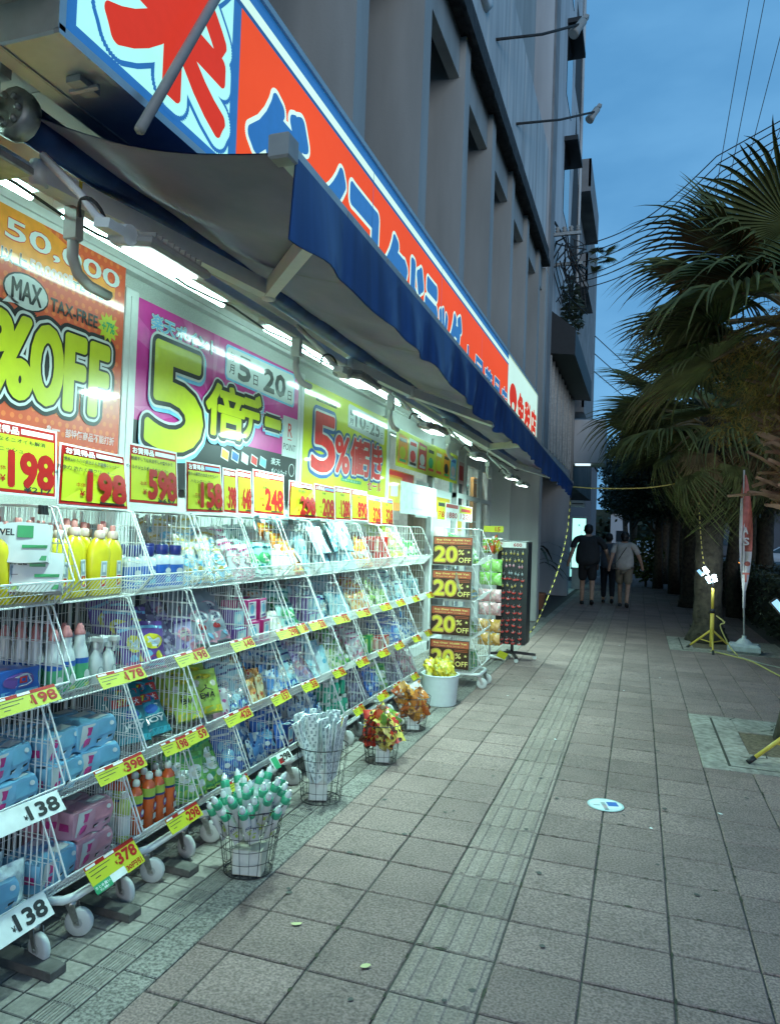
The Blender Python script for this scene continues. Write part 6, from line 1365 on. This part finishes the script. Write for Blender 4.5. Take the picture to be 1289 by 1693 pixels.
for k in range(14):
    a = k*2.4; b = MB(); V = []
    for s in (0, .3, .6, .85, 1.): hw = .035*math.sin(math.pi*(.15+.85*s))+.002; c = Vector((.75*s, 0, .25*s-.75*s*s)); V += [c+Vector((0, -hw, 0)), c+Vector((0, hw, 0))]
    b.add(V, [(2*i, 2*i+1, 2*i+3, 2*i+2) for i in range(4)]); o = b.build('leaf', m_leafd, t); o.location = (0, 0, .8+.6*(k/14)); o.rotation_euler = (0, -.2, a)

# ================================================================ PEOPLE (walking away, seen from behind)
def skin(name, verts, edges, radii, mats, parent, sub=2):
    me = bpy.data.meshes.new('skinbase'); me.from_pydata([Vector(v) for v in verts], edges, []); o = bpy.data.objects.new('skinbase', me); COL.objects.link(o)
    md = o.modifiers.new('s', 'SKIN'); md.use_smooth_shade = True; o.modifiers.new('d', 'SUBSURF').levels = sub
    for i, r in enumerate(radii):
        sv = me.skin_vertices[0].data[i]; sv.radius = r if isinstance(r, tuple) else (r, r); sv.use_root = i == 0
    dg = bpy.context.evaluated_depsgraph_get(); m2 = bpy.data.meshes.new_from_object(o.evaluated_get(dg)); bpy.data.objects.remove(o)
    m2.materials.clear(); m2.name = name
    for m in mats: m2.materials.append(m)
    for p in m2.polygons: p.use_smooth = True
    return link(name, m2, parent)
m_skin = mat('skin', (.42, .26, .19), .6)
def person(label, loc, rz, H, shirt, lower, hair, shoe, shorts=True, sleeve=.6, step=.16, longhair=False, strap=False, wide=1., skirt=False, armout=.0):
    t = thing('person', label, 'person', loc, rz); s = H/1.7
    def S(L_): return [tuple(c*s for c in p) for p in L_]
    # y forward; left foot ahead
    V = [(0, 0, .93), (0, 0, 1.10), (0, .01, 1.30), (0, .0, 1.42), (0, .01, 1.50), (0, .02, 1.56),
         (-.19*wide, 0, 1.39), (-.24*wide, -.02-step*.5, 1.13), (-.25*wide-armout, .02-step*.4, .90), (.19*wide, 0, 1.39), (.25*wide+armout, .02+step*.3, 1.13), (.26*wide+armout*1.6, .12+step*.5, .93),
         (-.09, 0, .88), (-.10, step*.6+.03, .49), (-.10, step, .09), (.09, 0, .88), (.10, -step*.3+.02, .49), (.10, -step*1.3, .14), (-.10, step+.13, .03), (.10, -step*1.3+.12, .06), (-.26*wide-armout, .04-step*.35, .80), (.27*wide+armout*1.7, .15+step*.5, .84)]
    E = [(0, 1), (1, 2), (2, 3), (3, 4), (4, 5), (3, 6), (6, 7), (7, 8), (8, 20), (3, 9), (9, 10), (10, 11), (11, 21), (0, 12), (12, 13), (13, 14), (14, 18), (0, 15), (15, 16), (16, 17), (17, 19)]
    r = [(.15*wide, .11), (.13*wide, .10), (.16*wide, .11), (.13, .09), .055, .05, .06, .045, .035, .06, .045, .035, .085, .06, .042, .085, .06, .042, .035, .035, .032, .032]
    r = [tuple(x*s for x in q) if isinstance(q, tuple) else q*s for q in r]
    skin('body', S(V), E, r, [m_skin], t)
    b = MB(); b.lathe([(.02, -.12), (.06, -.10), (.078, -.05), (.088, .0), (.09, .04), (.075, .085), (.04, .11), (.01, .117)], 14, 0, TR(0, .03*s, 1.60*s, s=s), .92, 1.08)
    b.box(-.014, .014, .085, .125, -.03, .01, 0, TR(0, .03*s, 1.60*s, s=s), bv=.004)
    for sx in (-1, 1): b.lathe([(.008, -.025), (.018, 0), (.008, .025)], 6, 0, TR(sx*.086*s, .03*s, 1.595*s, s=s))
    b.build('head', m_skin, t)
    b = MB(); b.lathe([(.05, -.09 if not longhair else -.15), (.085, -.05), (.098, .0), (.099, .05), (.085, .095), (.045, .125), (.01, .13)], 14, 0, TR(0, .012*s, 1.605*s, s=s), .95, 1.02)
    if longhair: b.lathe([(.02, -.06), (.055, -.02), (.05, .03), (.02, .06)], 10, 0, TR(0, -.05*s, 1.56*s, s=s))
    b.build('hair', hair, t)
    sv = S([(0, 0, .80), (0, 0, 1.06), (0, .0, 1.30), (0, .0, 1.44), (-.19*wide, 0, 1.40), (-.24*wide, -.02-step*.35, lerp(1.40, 1.13, sleeve)), (.19*wide, 0, 1.40), (.25*wide+armout*.6, .02+step*.2, lerp(1.40, 1.13, sleeve))])
    skin('shirt', sv, [(0, 1), (1, 2), (2, 3), (3, 4), (4, 5), (3, 6), (6, 7)], [tuple(x*s for x in q) for q in ((.225*wide, .18), (.205*wide, .16), (.19*wide, .14), (.12, .095), (.078, .078), (.068, .068), (.078, .078), (.068, .068))], [shirt], t)
    if skirt:
        b = MB(); b.lathe([(.21, .48), (.19, .7), (.16, .98)], 14, 0, TR(0, 0, 0, s=s), 1, .75); b.build('skirt', lower, t)
    else:
        k = .55 if shorts else 1.; kz = lerp(.88, .10, k*.95)
        lv = S([(0, 0, .98), (-.09, 0, .86), (-.10, step*.5*1.0 if shorts else step*.6, .50), (.09, 0, .86), (.10, -step*.3, .50)]+([] if shorts else [(-.10, step, .12), (.10, -step*1.2, .15)]))
        ed = [(0, 1), (1, 2), (0, 3), (3, 4)]+([] if shorts else [(2, 5), (4, 6)])
        skin('shorts' if shorts else 'trousers', lv, ed, [x*s for x in (.165, .118, .098 if shorts else .08, .118, .098 if shorts else .08)]+([] if shorts else [.062*s, .062*s]), [lower], t)
    for sx, yy, zz, rx in ((-.10, step+.05, 0, 0), (.10, -step*1.3+.04, .04, .5)):
        b = MB(); b.lathe([(.035, 0), (.045, .01), (.045, .04), (.03, .075)], 10, 0, TR(sx*s, yy*s, zz*s, rx=-rx, s=s), 1., 2.4); b.build('shoe', shoe, t)
    if strap:
        b = MB(); P_ = [(.12, -.02, 1.46), (.05, -.125, 1.36), (-.06, -.145, 1.18), (-.16, -.10, 1.02), (-.2, 0, .93)]; b.tube([tuple(c*s for c in p) for p in P_], .008, 4); b.build('bag_strap', m_black, t)
        b = MB(); b.box(-.25*s, -.18*s, -.08*s, .1*s, .84*s, 1.0*s, 0, bv=.015); b.build('bag', m_black, t)
    return t
C = lambda n, c: mat('cloth_'+n, c, .85, noise=.15, scale=12)
hair = mat('hair_black', (.012, .011, .011), .5)
person('tall walker in dark loose shirt and shorts with arms held away', (-1.08, 17.1, 0), RAD(4), 1.80, C('charcoal', (.022, .026, .030)), C('black', (.014, .015, .018)), hair, m_black, True, .8, .12, False, False, 1.35, False, .06)
person('walker in grey shirt and dark trousers between the other two', (-.66, 17.9, 0), RAD(2), 1.62, C('greyrose', (.17, .155, .17)), C('darknavy', (.018, .02, .028)), hair, m_black, False, .7, .14)
person('walker in white shirt and khaki shorts with cross body strap', (-.29, 17.1, 0), RAD(-6), 1.66, C('white', (.42, .41, .39)), C('khaki', (.20, .17, .13)), hair, mat('shoe_dark', (.04, .04, .04), .6), True, .75, .2, True, True, 1.1, False, .05)
person('distant walker in reddish top and pale trousers under the trees', (.9, 33.5, 0), RAD(170), 1.62, C('maroon', (.16, .07, .06)), C('pale', (.42, .40, .38)), hair, m_black, False, .7, .1)
person('distant walker in dark clothes beside the pale trousered one', (1.45, 34.3, 0), RAD(178), 1.58, C('dim', (.06, .06, .07)), C('dimgrey', (.2, .2, .21)), hair, m_black, False, .7, .1)
# ================================================================ NEIGHBOURING BUILDINGS
m_b2 = mat('render_blue_white', (.62, .63, .64), .8, col2=(.43, .44, .45), scale=1.6, bump=.1, bscale=30, stretch=(1.5, 1.5, .2))
m_b3 = mat('render_grey', (.30, .30, .30), .85, col2=(.2, .2, .2), scale=2, bump=.1)
bd = thing('apartment_building', 'pale concrete building with a black window hood beyond the shop', 'building', (-1.72, 16.5, 0))
b = MB(); b.box(-7, -1.74, 13.55, 19.6, 3.0, 16.5, 0, bv=.02); b.box(-7, -2.7, 13.55, 19.6, 0, 3.0); part(b, 'wall', m_b2, bd)
b = MB(); b.box(-2.7, -1.72, 19.25, 19.62, 0, 3.0, 0, bv=.01); part(b, 'corner_pier', m_b2, bd)
b = MB(); b.box(-1.74, -1.70, 13.6, 14.2, 3, 16.4, 0); part(b, 'pilaster', m_b3, bd)
b = MB(); b.add([(-1.74, 14.3, 5.95), (-1.74, 19.3, 5.95), (-1.25, 19.3, 5.55), (-1.25, 14.3, 5.55), (-1.74, 14.3, 5.1), (-1.74, 19.3, 5.1), (-1.25, 19.3, 5.05), (-1.25, 14.3, 5.05)], [(0, 1, 2, 3), (7, 6, 5, 4), (3, 2, 6, 7), (0, 3, 7, 4), (2, 1, 5, 6)]); part(b, 'window_hood', mat('hood_black', (.02, .022, .024), .6), bd)
for k in range(4):
    y = 14.4+1.2*k; b = MB(); b.box(-1.738, -1.725, y, y+1.05, 3.25, 5.05); f = part(b, 'window', m_glassd, bd)
    b = MB()
    for yy in (y-.03, y+.5, y+1.04): b.box(-1.725, -1.69, yy, yy+.05, 3.2, 5.08)
    o = b.build('window_frame', m_steel, f)
for z in (8.6, 11.2, 13.8):
    b = MB(); b.box(-1.738, -1.726, 15.9, 17.0, z, z+1.5); f = part(b, 'window', m_glassd, bd)
    b = MB(); b.box(-1.74, -1.45, 15.8, 17.1, z+1.5, z+1.6); o = b.build('window_shade', mat('hood_black'), f)
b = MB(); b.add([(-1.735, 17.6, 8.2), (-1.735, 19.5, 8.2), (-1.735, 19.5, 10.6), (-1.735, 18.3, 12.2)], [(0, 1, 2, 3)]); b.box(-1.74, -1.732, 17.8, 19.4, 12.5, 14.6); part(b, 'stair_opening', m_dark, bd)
b = MB(); b.tube([(-1.70, 19.4, 3), (-1.70, 19.4, 16)], .04, 6); part(b, 'drain_pipe', m_white, bd)
b = MB(); b.box(-2.69, -2.66, 14.2, 19.2, .1, 2.6); part(b, 'doorway_panel', m_dark, bd)
b3 = thing('balcony_building', 'dark grey balcony building farther along the pavement', 'building', (-1.8, 24, 0))
b = MB(); b.box(-9, -1.85, 19.8, 30, 3.0, 12.6); b.box(-9, -2.9, 19.8, 30, 0, 3); part(b, 'wall', m_b3, b3)
for z, y0, y1 in ((4.9, 20, 21.2), (8.3, 20.0, 22.5), (11.0, 20.2, 24)):
    b = MB(); b.box(-1.85, -1.48, y0, y1, z, z+.12); b.box(-1.54, -1.48, y0, y1, z+.12, z+.9); b.box(-1.85, -1.48, y0, y0+.06, z+.12, z+.9); part(b, 'balcony', m_b3, b3)
for z in (5.0, 7.2, 9.5):
    b = MB(); b.box(-1.86, -1.84, 20.4, 21.6, z, z+1.4); part(b, 'window', m_glassd, b3)
b = MB(); b.box(-1.95, -.93, 20.4, 21.6, 3.55, 4.75, 0, bv=.02); part(b, 'canopy_box', m_b2, b3)
b = MB(); b.box(-1.7, -1.3, 20.45, 20.6, 3.50, 3.548); part(b, 'canopy_lamp', mat('canopy_lamp_face', (.8, .9, 1), .5, emit=1.2, ecol=(.7, .9, 1.)), b3)
t = thing('rooftop_palm', 'little palm sprouting on a balcony of the far building', 'plant', (-1.4, 22.4, 9.9))
for k in range(8):
    o = link('frond', FR[k % 3], t); o.scale = (.5,)*3; o.rotation_euler = (0, -.6+.15*k, k*2.4)
t = thing('balcony_plants', 'shrubs growing on a ledge of the pale building', 'plant', (-1.55, 16.4, 6.6)); b = MB(); cloud(b, 500, ball(0, .3, .1, .25, 1.1, .6), .04, .1, r_); b.build('foliage', m_leafd, t)
for x0, x1, y0, h, c, lb in ((-2.9, -.3, 82, 4.2, (.45, .46, .48), 'pale far house at the end of the avenue'), (6, 30, 92, 7., (.10, .10, .11), 'dark far block beyond the road'), (-14, -4, 66, 8, (.14, .14, .15), 'grey far block left of the avenue end'), (30, 60, 100, 9, (.12, .12, .13), 'dark far block at the right horizon')):
    t = thing('far_building', lb, 'building', ((x0+x1)/2, y0, 0)); b = MB(); hw = (x1-x0)/2; b.box(-hw, hw, 0, 8, 0, h, 0, bv=.05); b.build('wall', mat('far_%d' % (y0+x0), c, .9), t)
    for i in range(max(2, int(hw*2/2.2))):
        for z in range(1, max(2, int(h/2.6))):
            x = -hw+.6+i*2.2
            if x+1.0 < hw: b = MB(); b.box(x, x+1., -.06, -.01, z*2.4-1.2, z*2.4); b.build('window', m_glassd, t)
    b = MB(); b.box(-hw-.1, hw+.1, -.15, 8.1, h, h+.2); b.build('roof', m_dark, t)

# illuminated standing sign by the next doorway
t = thing('light_box_sign', 'tall glowing pale green light box sign by the far doorway', 'sign', (-1.66, 22, 0)); b = MB(); b.box(-.22, .22, 0, .14, .58, 2.14, 0, bv=.01); b.box(-.18, .18, .02, .12, 0, .58); b.build('case', m_alu, t)
b = MB(); M = frame((0, -.003, 0), (1, 0, 0), (0, 0, 1)); b.rect(M, -.19, .19, .64, 2.08, 0, 0); b.text(M, '美', .0, 1.88, .08, .08, 1, .002); b.text(M, '容', .07, 1.68, .05, .05, 1, .002); b.text(M, '室', .07, 1.60, .05, .05, 1, .002)
b.build('lit_face', [mat('litbox', (.8, 1, .95), .4, emit=1.5, ecol=(.40, .95, .85)), p_bk], t)
area('litbox_light', (0, -.05, 1.3), .35, 6, (.5, 1, .9), (0, -3, .6), 1.3, parent=t)
b = MB(); b.box(-.02, .02, 0, 1.0, .2, 1.1); tag(b.build('lit_window', mat('litwin', (.6, 1, .95), .4, emit=.9, ecol=(.35, .9, .85)), None, (-1.98, 23.2, .1)), 'small glowing glass pane below the tall light box', 'window')
b = MB(); b.box(-1.02, 0, -3, 3, 0, .02); struct(b.build('lit_floor_strip', mat('lit_floor_pale', (.5, .52, .5), .7), None, (-1.72, 22.8, .0)))  # pale slab: light lying on the floor is put into its colour
t = thing('projecting_sign', 'small grey blank sign projecting above the light box', 'sign', (-1.6, 20.4, 2.36)); b = MB(); b.box(-.19, .19, 0, .08, 0, .17, 0, bv=.01); b.build('panel', mat('sign_grey', (.34, .38, .38), .5), t); b = MB(); b.box(-.15, .15, -.004, -.001, .07, .10); b.build('lettering', m_dark, t)

# spotlights on arms over the parapet
for k, (p0, p1, lb) in enumerate((((-1.66, 7.95, 7.11), (-.9, 9.75, 8.37), 'upper spotlight on a long arm from the shop parapet'), ((-1.66, 9.4, 6.94), (-.86, 12.3, 8.62), 'lower spotlight on a long arm against the sky'))):
    t = thing('spotlight', lb, 'spotlight', p0, 0, 'spotlights on long arms'); d_ = Vector(p1)-Vector(p0)
    b = MB(); b.tube([(0, 0, 0), tuple(d_*.5+Vector((0, 0, -.04))), tuple(d_)], .017, 6); b.build('arm', m_trim, t)
    b = MB(); M = Matrix.Translation(d_) @ Matrix.Rotation(.5, 4, 'Y') @ Matrix.Rotation(-.35, 4, 'X'); b.lathe([(.04, .07), (.055, .06), (.055, -.07), (.07, -.16), (.075, -.2), (.06, -.205)], 12, 0, M); b.box(-.03, .03, -.03, .03, .09, .16, 0, M); b.build('lamp_head', m_grey, t)
# overhead lines and the bracket they come from
t = thing('cable_bracket', 'tangle of cables and insulators on the corner of the pale building', 'cable bracket', (-1.55, 14.3, 7.1)); b = MB(); rr_ = random.Random(3)
for k in range(26):
    q = Vector((rr_.uniform(-.2, .2), rr_.uniform(-.2, .9), rr_.uniform(-.5, .5))); P_ = curve([q, q+Vector((rr_.uniform(-.2, .3), rr_.uniform(-.2, .3), rr_.uniform(-.5, .2))), q+Vector((rr_.uniform(-.2, .4), rr_.uniform(0, .8), rr_.uniform(-.9, .1)))], 12); b.tube(P_, rr_.uniform(.008, .02), 4)
b.build('cable_loops', m_cable, t); b = MB(); b.box(-.2, .35, -.03, .03, .30, .36); b.build('crossarm', m_steel, t); b = MB(); b.box(-.2, .35, .5, .56, -.1, -.04); b.build('crossarm', m_steel, t)
for k in range(4): b = MB(); b.lathe([(.02, 0), (.05, .03), (.03, .06), (.05, .09), (.02, .12)], 8, 0, TR(-.1+.13*k, 0, .36)); b.build('insulator', m_grey, t)
ends = [((-1.45, 15.4, 7.58), (1.2, 14.6, 8.75)), ((-1.45, 15.4, 7.40), (1.25, 14.6, 8.62)), ((-1.45, 15.4, 7.22), (1.3, 14.6, 8.45)), ((-1.45, 15.5, 6.95), (1.3, 14.6, 8.3)), ((-1.45, 15.5, 6.85), (1.3, 14.6, 8.1)), ((-1.45, 15.5, 6.7), (1.3, 14.6, 7.9))]
for k, (p, q) in enumerate(ends):
    b = MB(); b.tube([tuple(Vector(p).lerp(Vector(q), s)+Vector((0, 0, -.35*math.sin(math.pi*s)))) for s in [i/20 for i in range(21)]]+[(9, 12.5, 11.6)], .011, 4); tag(b.build('overhead_line', m_cable), '%s of six thin cables sagging from the cable bracket to the right' % ('topmost', 'second from top', 'third from top', 'fourth from top', 'fifth from top', 'lowest')[k], 'cable', 'overhead cables across the sky')
for k, (x0, z0, x1, z1) in enumerate(((2.32, 15.4, 1.78, 11.5), (3.05, 14.3, 2.4, 11.3), (2.67, 15.3, 2.0, 11.0), (3.6, 13.5, 2.6, 10.4))):
    b = MB(); P0 = Vector((x0, 20, z0)); P1 = Vector((x1, 20, z1)); d_ = P0-P1; b.tube([P1-d_*1.6, P1, P0, P0+d_*3], .013, 4)
    if k == 0: pass
    tag(b.build('power_line', m_cable), '%s steep power line above the near palm' % ('leftmost', 'third from left', 'second from left', 'rightmost')[k], 'cable', 'steep power lines at the upper right')
for k in range(3):
    b = MB(); b.tube([tuple(Vector((-1.3, 21, 7.2-.5*k)).lerp(Vector((3.0, 26, 4.6-.4*k)), s)+Vector((0, 0, -.2*math.sin(math.pi*s)))) for s in [i/10 for i in range(11)]], .012, 4); tag(b.build('overhead_line', m_cable), '%s faint cable running down behind the palm crowns' % ('upper', 'middle', 'lower')[k], 'cable', 'faint cables from the balcony building')

# parked cars and motorbikes across the road
def car(lb, loc, rz, col, cat_='car'):
    t = thing('parked_car', lb, cat_, loc, rz); b = MB()
    P_ = [(-2.0, .35), (-2.0, .72), (-1.85, .86), (-1.45, .95), (-.75, 1.42), (.6, 1.46), (1.45, .98), (1.85, .9), (2.0, .7), (2.0, .35)]
    V = []
    for sx, ins in ((-.80, 0), (.80, 0)):
        for x, z in P_: V.append((x, sx*(1-.16*max(0, (z-.9)/.55)), z))
    n = len(P_); F = [tuple(range(n)), tuple(range(2*n-1, n-1, -1))]+[(i, i+n, (i+1) % n+n, (i+1) % n) for i in range(n)]
    b.add(V, F); b.build('body', mat('car_'+lb[:5], col, .3, metal=.3, coat=.8, noise=.03), t)
    b = MB()
    for sx in (-1, 1):
        y = sx*.745
        b.add([(-1.25, sx*.795, .98), (-.72, sx*.70, 1.36), (-.05, sx*.695, 1.39), (-.05, sx*.795, .98)], [(0, 1, 2, 3)]); b.add([(.02, sx*.795, .98), (.02, sx*.695, 1.39), (.6, sx*.695, 1.39), (1.25, sx*.79, .99)], [(0, 1, 2, 3)])
    b.v = [(p[0], p[1]*1.012, p[2]) for p in b.v]; b.add([(1.42, -.6, 1.0), (1.42, .6, 1.0), (.66, .55, 1.44), (.66, -.55, 1.44)], [(0, 1, 2, 3)]); b.build('window', m_glassd, t)
    for x in (-1.25, 1.25):
        for sx in (-1, 1):
            b = MB(); b.lathe([(.2, -.09), (.31, -.085), (.32, 0), (.31, .085), (.2, .09)], 16, 0, TR(x, sx*.74, .32, rx=RAD(90))); f = b.build('wheel', m_black, t); b = MB(); b.lathe([(.05, -.095), (.2, -.092), (.2, .092), (.05, .095)], 12, 0, TR(x, sx*.74, .32, rx=RAD(90))); b.build('rim', m_alu, f)
    for sx in (-1, 1): b = MB(); b.box(1.96, 2.01, sx*.6-.14, sx*.6+.14, .66, .78, 0, bv=.01); b.build('headlight', m_white, t); b = MB(); b.box(-2.01, -1.97, sx*.6-.12, sx*.6+.12, .7, .84, 0, bv=.01); b.build('tail_light', redp, t)
    return t
car('silver compact car parked across the road at the right edge', (10.7, 62, -.12), RAD(176), (.45, .46, .48))
car('white car parked far down the avenue beyond the walkers', (.55, 50, 0), RAD(80), (.55, .56, .58))
def bike(lb, loc, rz):
    t = thing('motorbike', lb, 'motorbike', loc, rz, 'motorbikes parked at the roadside'); 
    for x in (-.6, .6):
        b = MB(); b.tube([(x+.27*math.cos(6.283*i/18), 0, .3+.27*math.sin(6.283*i/18)) for i in range(18)], .045, 6, closed=True); b.build('wheel', m_black, t)
    b = MB(); b.tube([(-.6, 0, .3), (-.15, 0, .45), (.3, 0, .5), (.45, 0, .8)], .06, 6); b.tube([(.6, 0, .3), (.42, 0, .95)], .035, 6); b.box(-.2, .2, -.12, .12, .3, .6, 0, bv=.05); b.build('frame', m_steel, t)
    b = MB(); b.box(-.7, .1, -.13, .13, .70, .82, 0, bv=.04); b.build('seat', m_black, t); b = MB(); b.box(.0, .4, -.13, .13, .66, .88, 0, bv=.06); b.build('tank', m_alu, t)
    b = MB(); b.tube([(.4, -.35, .98), (.45, 0, 1.0), (.4, .35, .98)], .02, 5); b.lathe([(.02, -.05), (.09, 0), (.09, .05)], 10, 0, TR(.5, 0, .88, ry=RAD(90))); b.build('handlebar', m_steel, t)
    for sy in (-1, 1): b = MB(); b.lathe([(.02, -.03), (.045, 0), (.02, .03)], 8, 0, TR(-.66, sy*.17, .72)); b.build('indicator', mat('amber_lamp', (.9, .4, .05), .4, emit=9, ecol=(1., .36, .04)), t)
    return t
bk = bike('motorbike with lit amber indicators behind the furled banner', (3.9, 33, -.0), RAD(70)); copy_tree(bk, (4.5, 33.6, 0), (0, 0, RAD(60)), 'second motorbike parked right of the first one')
t = thing('distant_lamp', 'small warm lamps glowing far beyond the palm trunk', 'lamp', (2.1, 46, 1.7)); b = MB(); b.lathe([(.03, -.05), (.07, 0), (.03, .05)], 8); b.lathe([(.03, -.05), (.07, 0), (.03, .05)], 8, 0, TR(-.1, 0, -.5)); b.build('bulb', mat('warm_bulb', (1, .8, .5), .4, emit=7, ecol=(1., .75, .45)), t)
# sky is the world; a far ridge of trees closes the horizon
b = MB(); rr_ = random.Random(8)
cloud(b, 9000, lambda r: ((x := r.uniform(-60, 110)), 128+r.uniform(-4, 4), r.random()**1.4*(9+3*math.sin(x*.11)+2*math.sin(x*.37))-.5), .5, 1.1, rr_)
b.box(-70, 120, 131, 133, -1, 6.5); o = b.build('distant_treeline', m_leafd); o['kind'] = 'stuff'
